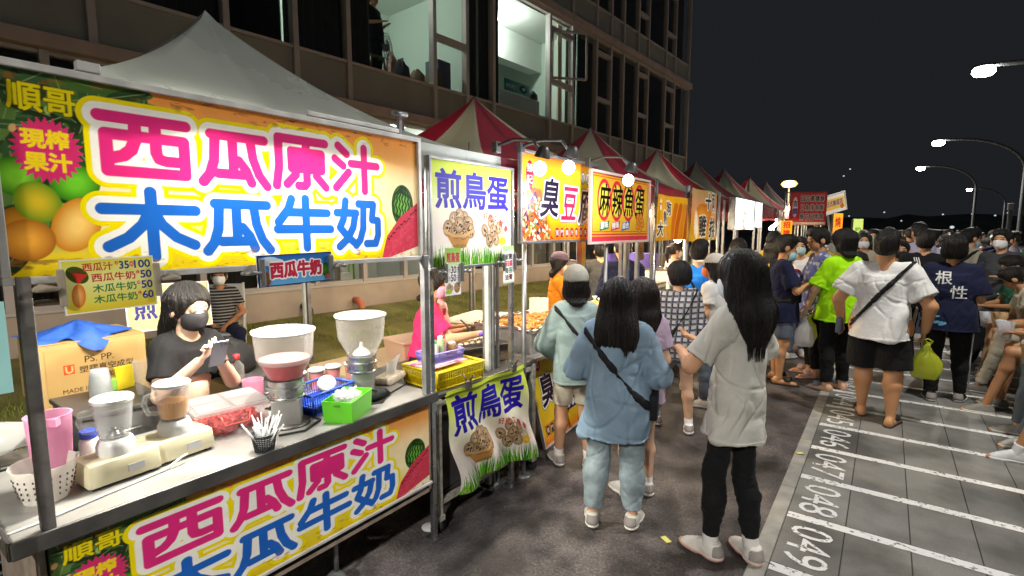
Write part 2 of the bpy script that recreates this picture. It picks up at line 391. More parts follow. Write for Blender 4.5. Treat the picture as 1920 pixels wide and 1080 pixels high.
        for q in range(3):
            u, v = (q + 1) % 3, (q + 2) % 3; sh = [slice(None)] * 3; sh[q] = slice(0, -1); s2 = [slice(None)] * 3; s2[q] = slice(1, None)
            ch = np.argwhere(neg[tuple(sh)] != neg[tuple(s2)]); ch = ch[(ch[:, u] > 0) & (ch[:, v] > 0) & (ch[:, u] < n[u]) & (ch[:, v] < n[v])]
            def at(du, dv):
                p = ch.copy(); p[:, u] -= du; p[:, v] -= dv; return idx[p[:, 0], p[:, 1], p[:, 2]]
            q4 = np.stack([at(1, 1), at(0, 1), at(0, 0), at(1, 0)], 1); ins = neg[ch[:, 0], ch[:, 1], ch[:, 2]]
            q4[~ins] = q4[~ins][:, ::-1]; F.append(q4)
        F = np.concatenate(F); return V, F[(F >= 0).all(1)]
def vnormals(V, F):
    a, b, c, d = (V[F[:, i]] for i in range(4)); n = np.cross(c - a, d - b); N = np.zeros_like(V)
    for i in range(4): np.add.at(N, F[:, i], n)
    return N / (np.linalg.norm(N, axis=1)[:, None] + 1e-9)
def relax(V, F, it=1, lam=0.5):
    for _ in range(it):
        S = np.zeros_like(V); c = np.zeros(len(V))
        for i in range(4):
            for j in ((i + 1) % 4, (i + 3) % 4): np.add.at(S, F[:, i], V[F[:, j]]); np.add.at(c, F[:, i], 1)
        V = V + lam * (S / np.maximum(c, 1)[:, None] - V)
    return V
def folds(V, seed, amp, freq=24.0, n=5, aniso=(1, 1, 0.6), ref=None):
    """long slack creases: a few broad ridges crossing the cloth, and hanging pleats that deepen towards the hem"""
    rs = np.random.RandomState(seed); out = np.zeros(len(V)); wv = V + 0.035 * np.sin(V[:, [1, 2, 0]] * 7 + rs.rand(3) * 6) + .012 * np.sin(V[:, [2, 0, 1]] * 19 + rs.rand(3) * 6)
    for i in range(n):
        k = rs.randn(3) * aniso; k *= freq * rs.uniform(0.35, 1.25) / np.linalg.norm(k); q = np.sin(wv @ k + rs.rand() * 6); msk = .5 + .5 * np.sin(V @ (rs.randn(3) * 7) + rs.rand() * 6); out += np.sign(q) * np.abs(q) ** 1.6 * msk * rs.uniform(.5, 1.1)
    z0, z1 = ref or (V[:, 2].min(), V[:, 2].max()); az = np.arctan2(V[:, 0], V[:, 1]); hw = np.clip(1 - (V[:, 2] - z0) / (z1 - z0 + 1e-6) / .7, 0, 1); out += .5 * hw * np.sin(az * rs.randint(5, 8) + 2.5 * np.sin(V[:, 2] * 6 + rs.rand() * 6) + rs.rand() * 6)
    out = np.where(out < 0, out * .35, out)
    for i in range(9):                                  # sharp narrow creases
        k = rs.randn(3) * aniso; k *= freq * rs.uniform(.5, 1.1) / np.linalg.norm(k); q = np.sin(wv @ k + rs.rand() * 6); msk = np.clip(np.sin(V @ (rs.randn(3) * 9) + rs.rand() * 6), 0, 1); out -= .55 * np.exp(-(q / .2) ** 2) * msk
    return amp * out / n * 4.2
def finish(f, name, m, parent, seed=0, fold=0.0, freq=38, aniso=(1, 1, 0.6), it=1, groove=0.0, paint=None, gfreq=70, fz=None, ref=None):
    V, F = f.surface()
    if not len(V): return None
    V = relax(V, F, it)
    if fold:
        wgt = 1.0 if fz is None else np.interp(V[:, 2], *fz); V = V + vnormals(V, F) * (folds(V, seed, fold, freq, aniso=aniso, ref=ref) * wgt)[:, None]
    if groove:
        rs = np.random.RandomState(seed); c = V.mean(0); az = np.arctan2(V[:, 0] - c[0], V[:, 1] - c[1]); wob = 0.5 * np.sin(V[:, 2] * 14 + rs.rand() * 6) + 0.25 * np.sin(V[:, 2] * 37 + az * 2)
        V = V + vnormals(V, F) * (groove * (0.6 * np.sin(az * gfreq * 0.31 + 2 * wob) + 0.4 * np.sin(az * gfreq * 0.77 + 3 * wob + 1)))[:, None]
    me = np_mesh(name, V, F); me.polygons.foreach_set('use_smooth', [True] * len(F))
    o = link(name, me, m, parent)
    if paint is not None:
        a = me.color_attributes.new('Col', 'FLOAT_COLOR', 'POINT'); C = np.ones((len(V), 4), np.float32); C[:, :3] = paint(V); a.data.foreach_set('color', C.ravel())
    return o

def skin_mat(name, color):
    m = sheet_mat(name, rough=0.5, wear=0.08); b = m.node_tree.nodes['Principled BSDF']
    b.inputs['Specular IOR Level'].default_value = .4; b.inputs['Subsurface Weight'].default_value = 0.12; b.inputs['Subsurface Radius'].default_value = (0.012, 0.005, 0.003); b.inputs['Subsurface Scale'].default_value = 0.6
    m['tone'] = lin(color); return m
def cloth(name, color, rough=0.85, noise=0.1, bump=0.25):
    return mat('cloth_' + name, color, rough=rough, noise=noise, nscale=14, bump=.75, bscale=15, spec=0.12, sheen=0.03)
def hair_mat(name, color=(0.006, 0.005, 0.0045), rough=0.40):
    return mat('hair_' + name, color, rough=rough, noise=0.9, nscale=70, stretch=(3, 3, 0.12), bump=1.0, bscale=110, spec=0.42)
def pattern_cloth(name, kind, c0, c1, c2=None):
    if name in MATS: return MATS[name]
    m = bpy.data.materials.new(name); m.use_nodes = True; n = m.node_tree.nodes; l = m.node_tree.links; b = n['Principled BSDF']; b.inputs['Roughness'].default_value = 0.85; b.inputs['Specular IOR Level'].default_value = 0.2
    tc = n.new('ShaderNodeTexCoord')
    def mixc(f, a, c):
        x = n.new('ShaderNodeMix'); x.data_type = 'RGBA'; l.new(f, x.inputs[0])
        for i, v in ((6, a), (7, c)):
            if hasattr(v, 'is_linked'): l.new(v, x.inputs[i])
            else: x.inputs[i].default_value = (*lin(v), 1)
        return x.outputs[2]
    def wave(direction, scale, lo, hi, phase=0.0, skew=None):
        mp = n.new('ShaderNodeMapping'); l.new(tc.outputs['Object'], mp.inputs[0])
        if skew: mp.inputs['Rotation'].default_value = skew
        wv = n.new('ShaderNodeTexWave'); wv.wave_type = 'BANDS'; wv.bands_direction = direction; wv.inputs['Scale'].default_value = scale; wv.inputs['Distortion'].default_value = 0.6; wv.inputs['Detail'].default_value = 1; wv.inputs['Phase Offset'].default_value = phase; l.new(mp.outputs[0], wv.inputs[0])
        r_ = n.new('ShaderNodeMapRange'); r_.inputs[1].default_value = lo; r_.inputs[2].default_value = hi; l.new(wv.outputs[1], r_.inputs[0]); return r_.outputs[0]
    if kind == 'plaid':
        base = mixc(wave('X', 6.5, .80, .90, skew=(0, 0, .5)), c0, c1); base = mixc(wave('Z', 6.5, .80, .90), base, c1)
        base = mixc(wave('X', 6.5, .93, .97, 1.3, skew=(0, 0, .5)), base, c2); out = mixc(wave('Z', 6.5, .93, .97, 1.3), base, c2)
    elif kind == 'stripes': out = mixc(wave('Z', 9, .55, .7), c0, c1)
    else:
        v = n.new('ShaderNodeTexVoronoi'); v.inputs['Scale'].default_value = 16; l.new(tc.outputs['Object'], v.inputs[0])
        nz = n.new('ShaderNodeTexNoise'); nz.inputs['Scale'].default_value = 28; l.new(tc.outputs['Object'], nz.inputs[0])
        ad = n.new('ShaderNodeMath'); ad.operation = 'ADD'; l.new(v.outputs['Distance'], ad.inputs[0]); l.new(nz.outputs[0], ad.inputs[1])
        r_ = n.new('ShaderNodeMapRange'); r_.inputs[1].default_value = .82; r_.inputs[2].default_value = .9; l.new(ad.outputs[0], r_.inputs[0]); out = mixc(r_.outputs[0], c1, c0)
    l.new(out, b.inputs['Base Color']); MATS[name] = m; return m

def rotm(yaw=0, pitch=0, roll=0):
    return np.array(Matrix.Rotation(yaw, 3, 'Z') @ Matrix.Rotation(pitch, 3, 'X') @ Matrix.Rotation(roll, 3, 'Y'))
SKIN = {}
HS = 1.15
def person(label, loc, rz=0.0, H=1.65, w=1.0, vx=0.008, group=None, seed=1, skin='D9A883', name='person',
           armL='down', armR='down', feet=None, sit=None, lean=0.0, side=0.0, head=(0, 0), fingers=True, step=0.0,
           top=('tee', None), hem=0.47, loose=0.022, sleeve=None, bottom=('pants', None), leg_hem=None, hair=('short', None), hair_len=0.7, shoe=('C8C8C4', 'E0DED8'), sandal=False, sock=None,
           mask=None, cap=None, glove=None, strap=None, boxy=2.4, fold=.0085, chin_mask=False, glasses=False, waist=0.60, hair_w=.016, belly=0.0, strands=0, fat=1.0, extra=None, crop=None):
    """A person facing local +Y with the feet on z = 0; lengths are shares of the height H. Parts: body, hair, shirt, trousers, shoe, ..."""
    t = thing(name, label, 'person', loc, rz, group); H = H / (.862 + .138 * HS); HH = H * HS
    up = np.array([0., 0., 0.]); pel = np.array([0, 0, .53])
    if sit is not None: up = np.array([0, 0, sit + .055 - .53]); pel = pel + up
    Rl = rotm(0, -lean, side); T = lambda p: pel + Rl @ (np.array(p, float) + up - pel)       # torso points follow the lean
    Rh = Rl @ rotm(head[0], head[1]); nk = T((0, -.004, .862))
    def Hd(p): return nk + Rh @ (np.array(p, float) - np.array((0, -.004, .862))) * HS
    sw = .089 * w
    sh = {s: T((s * sw, -.004, .802)) for s in (-1, 1)}
    arms = {}
    for s, a in ((-1, armL), (1, armR)):
        if a == 'down': e, wr = (s * (.116 * w + .012), -.012, .645), (s * (.128 * w + .012), .025, .505)
        elif a == 'bent': e, wr = (s * (.112 * w + .01), -.02, .645), (s * .065, .12, .66)
        elif a == 'phone': e, wr = (s * .150, .03, .655), (s * .035, .155, .745)
        elif a == 'fwd': e, wr = (s * .14, .09, .665), (s * .10, .22, .655)
        elif a == 'lap': e, wr = (s * .15, .01, .65), (s * .06, .13, .585)
        else: e, wr = a
        e = np.array(e, float); wr = np.array(wr, float)
        arms[s] = (T(e), T(wr))
    legs = {}
    for s in (-1, 1):
        hip = np.array((s * .053 * w, 0, .515)) + up
        if sit is not None:
            kn = np.array((s * (.075 + .02 * w), .245, sit + .045)); an = np.array((s * .085, .235, .05))
            if feet: kn, an = (np.array(x, float) for x in feet[s])
        else:
            fx, fy = feet[s] if feet else (s * .06 * w, s * step)
            an = np.array((fx, fy, .05)); kn = np.array((hip[0] * .5 + fx * .5, .5 * fy + .02, .282))
        legs[s] = (hip, kn, an)
    ft = {}
    for s in (-1, 1):
        hp, kn, an = legs[s]; out = s * .25; ft[s] = np.array((math.sin(out), math.cos(out), 0))
    P = lambda p: np.asarray(p) * H
    HP = lambda p: np.asarray(p) * HH
    allp = np.array([sh[1], sh[-1], *[x for s in arms for x in arms[s]], *[x for s in legs for x in legs[s]], Hd((0, 0, 1.0)), T((.13 * w, .09, .6)), T((-.13 * w, -.09, .6)), (0, .1, .0), (0, -.1, .0)]) * H
    lo = allp.min(0) - .16 * w; hi = allp.max(0) + .16 * w; lo[2] = -.01; hi[2] = Hd((0, 0, 1.0))[2] * H + .08
    # ---- body
    f = Field(lo, hi, vx, fine=(Hd((0, 0, .86))[2] * H, vx * .62) if sit is None or True else None)
    f.ell(P(T((0, 0, .54))), P((.088 * w, .062 * w, .065)), .02)
    f.cone(P(T((0, 0, .56))), P(T((0, 0, .66))), .066 * w * H, .064 * w * H, .03); f.ell(P(T((0, -.003, .725))), P((.09 * w, .058 * w, .1)), .03)
    if belly: f.ell(P(T((0, .03, .61))), P((.08 * w, belly, .075)), .03)
    f.cone(P(sh[-1]), P(sh[1]), .030 * H * fat, .030 * H * fat, .03); f.cone(P(T((0, -.006, .82))), P(Hd((0, -.002, .895))), .034 * H * fat, .031 * H * fat, .02)
    hr = lambda v: P(v)
    f.ell(P(Hd((0, -.006, .945))), HP((.0445, .056, .054)), .012, Rh); f.ell(P(Hd((0, .018, .908))), HP((.035, .036, .041)), .018, Rh); f.cone(P(Hd((0, .038, .885))), P(Hd((0, .041, .882))), .010 * HH, .010 * HH, .014)
    f.cone(P(Hd((0, .0485, .931))), P(Hd((0, .0585, .911))), .0045 * HH, .0072 * HH, .006); f.cone(P(Hd((-.02, .043, .943))), P(Hd((.02, .043, .943))), .0075 * HH, .0075 * HH, .008); f.cone(P(Hd((-.009, .052, .896))), P(Hd((.009, .052, .896))), .0045 * HH, .0045 * HH, .006)
    for s in (-1, 1):
        f.ell(P(Hd((s * .0455, -.004, .922))), HP((.006, .0135, .019)), .004, Rh)
        f.ell(P(Hd((s * .0175, .0455, .9315))), HP((.0075, .006, .0055)), .003, Rh)
        e, wr = arms[s]; f.cone(P(sh[s]), P(e), .030 * H * fat, .0235 * H * fat, .02); f.cone(P(e), P(wr), .0245 * H * fat, .0155 * H * fat, .015)
        d = wr - e; d /= np.linalg.norm(d); mid = (wr + d * .03)
        sidev = np.cross(d, (0, 0, 1.)) if abs(d[2]) < .8 else np.array((0, 1., 0)); sidev = sidev - d * (sidev @ d); sidev /= np.linalg.norm(sidev)
        if abs(d[2]) < .8 and sidev @ np.array((s, 0, 0)) > 0: sidev = -sidev       # thumb side
        nrm = np.cross(d, sidev)
        f.cone(P(wr), P(wr + d * .05), .0135 * H, .0175 * H, .012, flat=(nrm, 1.8))
        if fingers:
            curl = nrm * (s if abs(d[2]) >= .8 else 1); cs = 1 if curl @ np.array((-s, 0, 0)) > 0 or abs(d[2]) < .8 else -1
            for q, (off, ln) in enumerate(((.0145, .036), (.005, .041), (-.0048, .038), (-.014, .03))):
                b0 = wr + d * .053 + sidev * off; b1 = b0 + d * ln * .55 + nrm * cs * .006 + sidev * off * .15; b2 = b1 + d * ln * .35 + nrm * cs * .016
                f.cone(P(b0), P(b1), .0052 * H, .0048 * H, .002); f.cone(P(b1), P(b2), .0048 * H, .0040 * H, .002)
            b0 = wr + d * .016 + sidev * .014; b1 = b0 + d * .02 + sidev * .014 + nrm * cs * .004; b2 = b1 + d * .02 + sidev * .003 + nrm * cs * .006
            f.cone(P(b0), P(b1), .0068 * H, .0056 * H, .004); f.cone(P(b1), P(b2), .0056 * H, .0046 * H, .002)
        else: f.cone(P(wr + d * .045), P(wr + d * .085), .0165 * H, .011 * H, .012, flat=(nrm, 1.7))
        lf = .86 if bottom[1] and bottom[0] != 'shorts' else 1; fat_ = fat * lf; hp, kn, an = legs[s]; f.cone(P(hp), P(kn), .053 * H * w * fat_, .033 * H * fat_, .02); ax = an - kn; cm = kn + ax * .28 + np.array((0, -.012, 0)); f.cone(P(kn), P(cm), .031 * H * fat_, .034 * H * fat_, .02); f.cone(P(cm), P(an), .033 * H * fat_, .0195 * H, .02)
        fd = ft[s]; hl = an + np.array((0, 0, -.027)) - fd * .022; tz = np.array((0, 0, -.004)); f.cone(P(an), P(hl + np.array((0, 0, .008))), .02 * H, .021 * H, .01); f.cone(P(hl), P(an + fd * .095 + np.array((0, 0, -.036))), .021 * H, .0135 * H, .012); f.cone(P(an + fd * .05 + np.array((0, 0, -.03))), P(an + fd * .1 + np.array((0, 0, -.037))), .021 * H, .014 * H, .01, flat=((0, 0, 1), 1.35))
    if skin not in SKIN: SKIN[skin] = skin_mat('skin_' + skin, skin)
    base = np.array(lin(skin))
    def paint(V):
        C = np.tile(base, (len(V), 1)); q = (V / H - nk) @ Rh / HS + np.array((0, -.004, .862))
        def blob(c, r, colr, amt, soft=.35):
            u = np.sqrt((((q - c) / r) ** 2).sum(1)); a = (amt * np.clip((1 + soft - u) / soft, 0, 1))[:, None]; C[:] = C * (1 - a) + np.array(colr) * a
        for s in (-1, 1):
            blob((s * .019, .05, .947), (.012, .02, .0032), (.02, .015, .012), .85); blob((s * .0175, .05, .9325), (.0085, .02, .0036), (.015, .01, .01), .9, .25)
            blob((s * .027, .04, .912), (.014, .02, .012), base * (1.1, .75, .7), .35, .8)
        blob((0, .055, .896), (.014, .015, .0055), (.38, .10, .09), .7)
        return C
    body = finish(f, 'body', SKIN[skin], t, seed, it=1, paint=paint)
    tb = lambda: Field(lo - .06, hi + .06, vx)
    # ---- shirt
    kind, tm = top
    if tm:
        f = tb(); L = loose * .72; hz = hem; u2 = 0.0 if sit is None else 0.0
        prof = []
        for z_, rx, ry, cy in ((hz, .116, .084, 0), (.56, .110, .080, 0), (.64, .097, .071, 0), (.71, .094, .068, 0), (.75, .090, .062, -.004), (.785, .074, .048, -.006)):
            if z_ < hz - 1e-6: continue
            c = T((0, cy + (belly * .35 if .5 < z_ < .68 else 0), z_)); prof.append((c[2] * H, c[0] * H, c[1] * H, (rx * .84 * w + L * (1.2 if z_ < .6 else 1)) * H, (ry * w + L * (1.25 if z_ < .6 else .9) + (belly * .5 if .45 < z_ < .68 else 0)) * H))
        if crop: prof = [p for p in prof if p[0] > T((0, 0, crop))[2] * H] or prof; hz = crop
        f.column(prof, .03, boxy)
        r_s = (.033 + L * .35) * fat
        f.cone(P(T((-.028, -.007, .832))), P(sh[-1]), .033 * H, r_s * H, .035); f.cone(P(T((.028, -.007, .832))), P(sh[1]), .033 * H, r_s * H, .035); f.cone(P(T((-.045, -.006, .785))), P(T((.045, -.006, .785))), .052 * H, .052 * H, .05); Dt = f.D.copy()
        for s in (-1, 1):
            e, wr = arms[s]; sd = (e - sh[s]); sl = np.linalg.norm(sd); sd = sd / sl
            st = sleeve if sleeve is not None else .62
            if kind == 'tee':
                end = sh[s] + sd * sl * st; f.cone(P(sh[s] - sd * .01), P(end + sd * .02), r_s * H, (.036 + L * .85) * H * fat, .03, cut=[(P(end), sd)])
            elif kind == 'long':
                fdv = (wr - e); fl = np.linalg.norm(fdv); fdv = fdv / fl; end = e + fdv * fl * (sleeve or .93)
                f.cone(P(sh[s] - sd * .01), P(e), r_s * H, (.031 + L * .75) * H * fat, .03); f.cone(P(e), P(end + fdv * .02), (.031 + L * .75) * H * fat, (.023 + L * .6) * H, .02, cut=[(P(end), fdv)])
        f.cut(P(T((0, 0, hz))) , np.array(Rl) @ (0, 0, -1.))
        f.sub_ell(P(Hd((0, .012, .885))), HP((.043, .050, .055))); 
        zz = lambda z_: float(P(T((0, 0, z_)))[2]); rf = (zz(hz), zz(.84)); fzz = ((zz(hz), zz(.70), zz(.80)), (.75, 1.0, .4))
        finish(f, 'shirt', tm, t, seed + 1, fold * H, freq=26, aniso=(1, .8, .7), ref=rf, fz=((P(T((0, 0, hz)))[2], P(T((0, 0, .70)))[2], P(T((0, 0, .80)))[2]), (.75, 1.0, .4)))
        if vx < .0086 and not crop:
            g = Field(lo - .06, hi + .06, vx); g.D = f.D - .0035; n_ = np.array(Rl) @ (0, 0, 1.); g.cut(P(T((0, 0, hz + .012))), n_); g.cut(P(T((0, 0, hz - .001))), -n_); finish(g, 'hem', tm, t, seed + 1, fold * H, freq=26, aniso=(1, .8, .7), ref=rf, fz=fzz)
        if strap:
            g = Field(lo - .06, hi + .06, vx); g.D = f.D - strap.get('off', .013); [g.cut(P(T((q_ * (sw + .030), 0, .7))), Rl @ (float(q_), 0, 0)) for q_ in (-1, 1)]; n_ = np.array((strap.get('s', 1) * .72, 0, -.69)) if 'n' not in strap else np.array(strap['n']); p0 = P(T((strap.get('x', 0), 0, .70)))
            n_ = Rl @ (n_ / np.linalg.norm(n_)); wd = strap.get('w', .018); g.cut(p0 + n_ * wd, n_); g.cut(p0 - n_ * wd, -n_)
            g.cut(P(T((0, 0, hz + .01))), np.array((0, 0, -1.)))
            g.D = np.maximum(g.D, -(f.D + .004)); finish(g, 'bag_strap', strap['m'], t, seed + 1, fold * H, freq=26, aniso=(1, .8, .7), ref=rf, fz=fzz, it=0)
    # ---- trousers
    kind, bmt = bottom
    if bmt:
        f = tb(); top_z = T((0, 0, waist))
        f.ell(P(T((0, 0, .545))), P((.097 * w, .075 * w, .08)), .02); f.cone(P(T((0, 0, .57))), P(T((0, 0, .62))), .074 * w * H, .07 * w * H, .03)
        if belly: f.ell(P(T((0, .025, .57))), P((.085 * w, belly, .06)), .03)
        for s in (-1, 1):
            hp, kn, an = legs[s]
            if kind == 'shorts':
                dd = kn - hp; q = (leg_hem or .82); end = hp + dd * q; dn = dd / np.linalg.norm(dd); f.cone(P(hp), P(end + dn * .02), .062 * H * w, .056 * H * w * fat, .02, cut=[(P(end), dn)])
            else:
                wd = {'pants': (.058, .041, .031), 'slim': (.054, .036, .026), 'wide': (.060, .047, .038)}[kind]; q = leg_hem or .93; dd = an - kn; end = kn + dd * q; dn = dd / np.linalg.norm(dd)
                cm = kn + dd * .28 + np.array((0, -.010, 0)); f.cone(P(hp), P(kn), wd[0] * H * w, wd[1] * H * max(1, w * .95), .02); f.cone(P(kn), P(cm), wd[1] * H * max(1, w * .95), (wd[1] + .001) * H, .02); f.cone(P(cm), P(end + dn * .02), (wd[1] + .001) * H, wd[2] * H, .02, cut=[(P(end), dn)])
        f.cut(P(top_z), (0, 0, 1.))
        finish(f, {'shorts': 'shorts'}.get(kind, 'trousers'), bmt, t, seed + 2, fold * .34 * H, freq=34, aniso=(.5, .5, 1.0))
    # ---- shoes and socks
    if shoe:
        sm = mat('shoe_' + shoe[0], shoe[0], rough=.6, noise=.12, nscale=30); so = mat('sole_' + shoe[1], shoe[1], rough=.7)
        for s in (-1, 1):
            hp, kn, an = legs[s]; fd = ft[s]; g = lambda a, b: P(an + fd * a + np.array((0, 0, b)))
            f = Field(P(an) - .2, P(an) + .22, min(vx, .007))
            if sandal: f.cone(g(-.03, -.0445), g(.105, -.0445), .021 * H, .025 * H, .01, flat=((0, 0, 1), 3.4)); f.cone(g(.05, -.018), g(.06, -.018), .028 * H, .028 * H, .01, flat=((fd[0], fd[1], 0), 1.2), cut=[(g(.0, -.02), (0, 0, -1.)), (g(.075, 0), fd), (g(.035, 0), -fd)])
            else:
                f.cone(g(-.024, -.02), g(.078, -.03), .0245 * H, .0185 * H, .01); f.cone(g(-.012, .0), g(-.008, -.02), .0265 * H, .028 * H, .015); f.cone(g(.05, -.032), g(.086, -.034), .0235 * H, .0185 * H, .012, flat=((0, 0, 1), 1.25)); f.cone(g(.015, -.006), g(.06, -.022), .021 * H, .019 * H, .012)
                f.cut(g(0, .014), (0, 0, 1.))
            f.cut(P((0, 0, .002)), (0, 0, -1.)); sh_o = finish(f, 'sandal' if sandal else 'shoe', sm, t, seed, it=1)
            if not sandal and sh_o:
                f2 = Field(P(an) - .2, P(an) + .22, min(vx, .007)); f2.D = f.D - .006; f2.cut(g(0, -.030), (0, 0, 1.)); f2.cut(P((0, 0, .001)), (0, 0, -1.)); so_o = finish(f2, 'sole', so, sh_o, it=0)
                if vx < .0083:
                    f3 = Field(P(an) - .2, P(an) + .22, min(vx, .007)); f3.D = f.D - .0028; f3.cut(g(-.024, 0), fd); f3.cut(g(0, -.026), (0, 0, -1.)); f3.cut(g(0, .010), (0, 0, 1.)); finish(f3, 'heel_tab', mat('heel_tab', (.30, .27, .25), rough=.7), sh_o, it=0)
                    bm = BM(); sd_ = np.array((fd[1], -fd[0], 0))
                    for k in range(4): c = an + fd * (.022 + .013 * k) + np.array((0, 0, .0135 - .0062 * k)); tube(bm, [P(c - sd_ * .012 - np.array((0, 0, .004))), P(c + np.array((0, 0, .003))), P(c + sd_ * .012 - np.array((0, 0, .004)))], .0028, 5)
                    link('laces', bm, so, sh_o)
            if sock:
                f = Field(P(an) - .16, P(an) + .2, min(vx, .007)); ax = (kn - an) / np.linalg.norm(kn - an); f.cone(P(an), P(an + ax * .05), .0245 * H, .0255 * H, .0, cut=[(P(an + ax * .045), ax)]); finish(f, 'sock', mat('sock_' + sock, sock, rough=.9), t, it=0)
    # ---- hair
    hk, hm = hair
    if hm:
        q = lo.copy(); q[2] = P(Hd((0, 0, .84)))[2] - (.0 if hk not in ('long', 'mid') else H * max(.0, .86 - hair_len)); q2 = hi.copy(); q2[2] += .05
        f = Field(np.minimum(q, P(Hd((0, 0, .86))) - .2), q2, min(vx, .0075)); hv = {'short': (.0495, .061, .0585), 'bob': (.053, .064, .06), 'long': (.0545, .0625, .0595), 'mid': (.052, .0635, .0595), 'bun': (.0485, .0605, .058), 'pony': (.049, .061, .058)}[hk]
        f.ell(P(Hd((0, -.008, .9455))), HP(hv), 0, Rh)
        if hk in ('short',): f.ell(P(Hd((0, -.02, .925))), HP((.046, .046, .048)), .012, Rh); f.ell(P(Hd((.006, .012, .975))), HP((.044, .046, .034)), .012, Rh)
        if hk == 'bob': f.ell(P(Hd((0, -.012, .915))), HP((.056, .058, .05)), .015, Rh)
        if hk == 'bun': f.ell(P(Hd((0, -.068, .94))), HP((.028, .026, .028)), .008, Rh)
        if hk == 'pony': f.cone(P(Hd((0, -.066, .955))), P(Hd((0, -.075, .90))), .02 * HH, .018 * HH, .008); f.cone(P(Hd((0, -.075, .90))), P(T((0, -.075, .82))), .019 * H, .01 * H, .01)
        if hk in ('long', 'mid'):
            hl_ = hair_len; zs = np.linspace(.95, hl_, 7); pr = []
            for i, z_ in enumerate(zs):
                k = i / 6; c = (Hd((0, -.02, z_)) if z_ > .87 else T((0, -.042 - (.018 if z_ < .82 else .006), z_)) * .8 + Hd((0, -.03, max(z_, .84))) * np.array((.2, .2, 0)) + T((0, 0, z_)) * np.array((0, 0, .2)))
                rx = (.056 + hair_w * math.sin(min(1, k * 1.5) * PI * .6)) * (1 if k < .6 else 1 - (k - .6) * 1.65); ry = .056 - .026 * min(1, k * 1.7) if k < .85 else .020
                pr.append((c[2] * H, c[0] * H, c[1] * H, rx * H, ry * H))
            f.column(pr, .02, 2.3)
        if hk != 'long' or True:
            f.sub_ell(P(Hd((0, .062, .911))), HP((.043, .053, .056)), Rh)
            if hk in ('short', 'bun', 'pony'):
                f.sub_ell(P(Hd((0, .02, .86))), HP((.075, .075, .052)), Rh)
            if hk == 'bob': f.cut(P(Hd((0, 0, .876))), Rh @ (0, 0, -1.))
        ho = finish(f, 'hair', hm, t, seed + 3, groove=.0022 if hk in ('short', 'bun', 'pony') else .0035, it=1)
        if strands:
            rs = np.random.RandomState(seed); VV = []; FF = []; MI = []; nseg = 12; rs_off = rs.uniform(.001, .0075, 64)
            Vh = np.array([v.co[:] for v in ho.data.vertices]); bv = BVHTree.FromPolygons([Vector(v) for v in Vh], [p.vertices[:] for p in ho.data.polygons]); zlo, zhi = Vh[:, 2].min(), Vh[:, 2].max()
            for i in range(strands):
                z0 = zhi - (zhi - zlo) * rs.uniform(.02, .5) ** 1.3; ln = (rs.uniform(.3, .85) if rs.rand() < .55 else 1.0) * (z0 - zlo) + rs.uniform(-.03, .075); a0 = rs.uniform(-PI * .9, -PI * .1) + (0 if rs.rand() < .8 else rs.uniform(-.5, .5)); pts = []; wob = rs.uniform(.002, .006); ph = rs.uniform(0, 6)
                for k in range(nseg):
                    z_ = z0 - ln * k / (nseg - 1); zi = max(z_, zlo + .005); c = Vector((np.interp(zi, [zlo, zhi], [P(T((0, -.05, 0)))[0], P(Hd((0, 0, .95)))[0]]), np.interp(zi, [zlo, zhi], [P(T((0, -.04, hair_len)))[1], P(Hd((0, -.01, .95)))[1]]), zi))
                    a = a0 + wob * 14 * math.sin(k * .55 + ph); dr = Vector((math.cos(a), math.sin(a), 0)); h_ = bv.ray_cast(c + dr * .4, -dr)
                    if h_[0] is None: break
                    pts.append(np.array(h_[0]) + np.array(dr) * rs_off[i % 64] - np.array((0, 0, zi - z_)))
                if len(pts) < 4: continue
                wd = rs.uniform(.0014, .0042); b0 = len(VV)
                for k, p in enumerate(pts):
                    wk = wd * (1 - .75 * k / (len(pts) - 1)); n_ = np.array((math.cos(a0), math.sin(a0), 0)); s_ = np.array((-n_[1], n_[0], 0)); VV += [p - s_ * wk, p + n_ * wk * 1.3, p + s_ * wk]
                for k in range(len(pts) - 1):
                    a = b0 + k * 3; FF += [(a, a + 1, a + 4, a + 3), (a + 1, a + 2, a + 5, a + 4)]; MI += [int(i % 4 == 0)] * 2
            if VV:
                me = np_mesh('strands', VV, FF); me.polygons.foreach_set('use_smooth', [True] * len(FF)); me.materials.append(hm); me.materials.append(hair_mat('sheen', (.035, .026, .021), .3)); me.polygons.foreach_set('material_index', MI); link('strands', me, None, ho)
    # ---- mask, cap, glasses, glove
    if mask:
        f = Field(P(Hd((0, 0, .92))) - .2, P(Hd((0, 0, .92))) + .2, min(vx, .0065)); dz = -.022 if chin_mask else 0
        f.ell(P(Hd((0, .0215, .906 + dz))), HP((.0385, .0425, .0455)), 0, Rh); f.cone(P(Hd((0, .057, .915 + dz))), P(Hd((0, .058, .893 + dz))), .010 * HH, .011 * HH, .015)
        for p_, n_ in (((0, 0, .922 + dz), (0, -.12, 1)), ((0, 0, .876 + dz), (0, -.1, -1)), ((0, .022, 0), (0, -1, 0))): f.cut(P(Hd(p_)), Rh @ (np.array(n_, float) / np.linalg.norm(n_)))
        mo = finish(f, 'face_mask', mat('mask_' + mask, mask, rough=.8, noise=.05), t, it=1)
        bm = BM()
        for s in (-1, 1):
            tube(bm, [P(Hd((s * .032, .035, .918 + dz))), P(Hd((s * .047, .004, .935)))], .0012, 4); tube(bm, [P(Hd((s * .032, .033, .885 + dz))), P(Hd((s * .047, -.002, .908)))], .0012, 4)
        link('ear_loop', bm, mat('mask_' + mask, mask), mo)
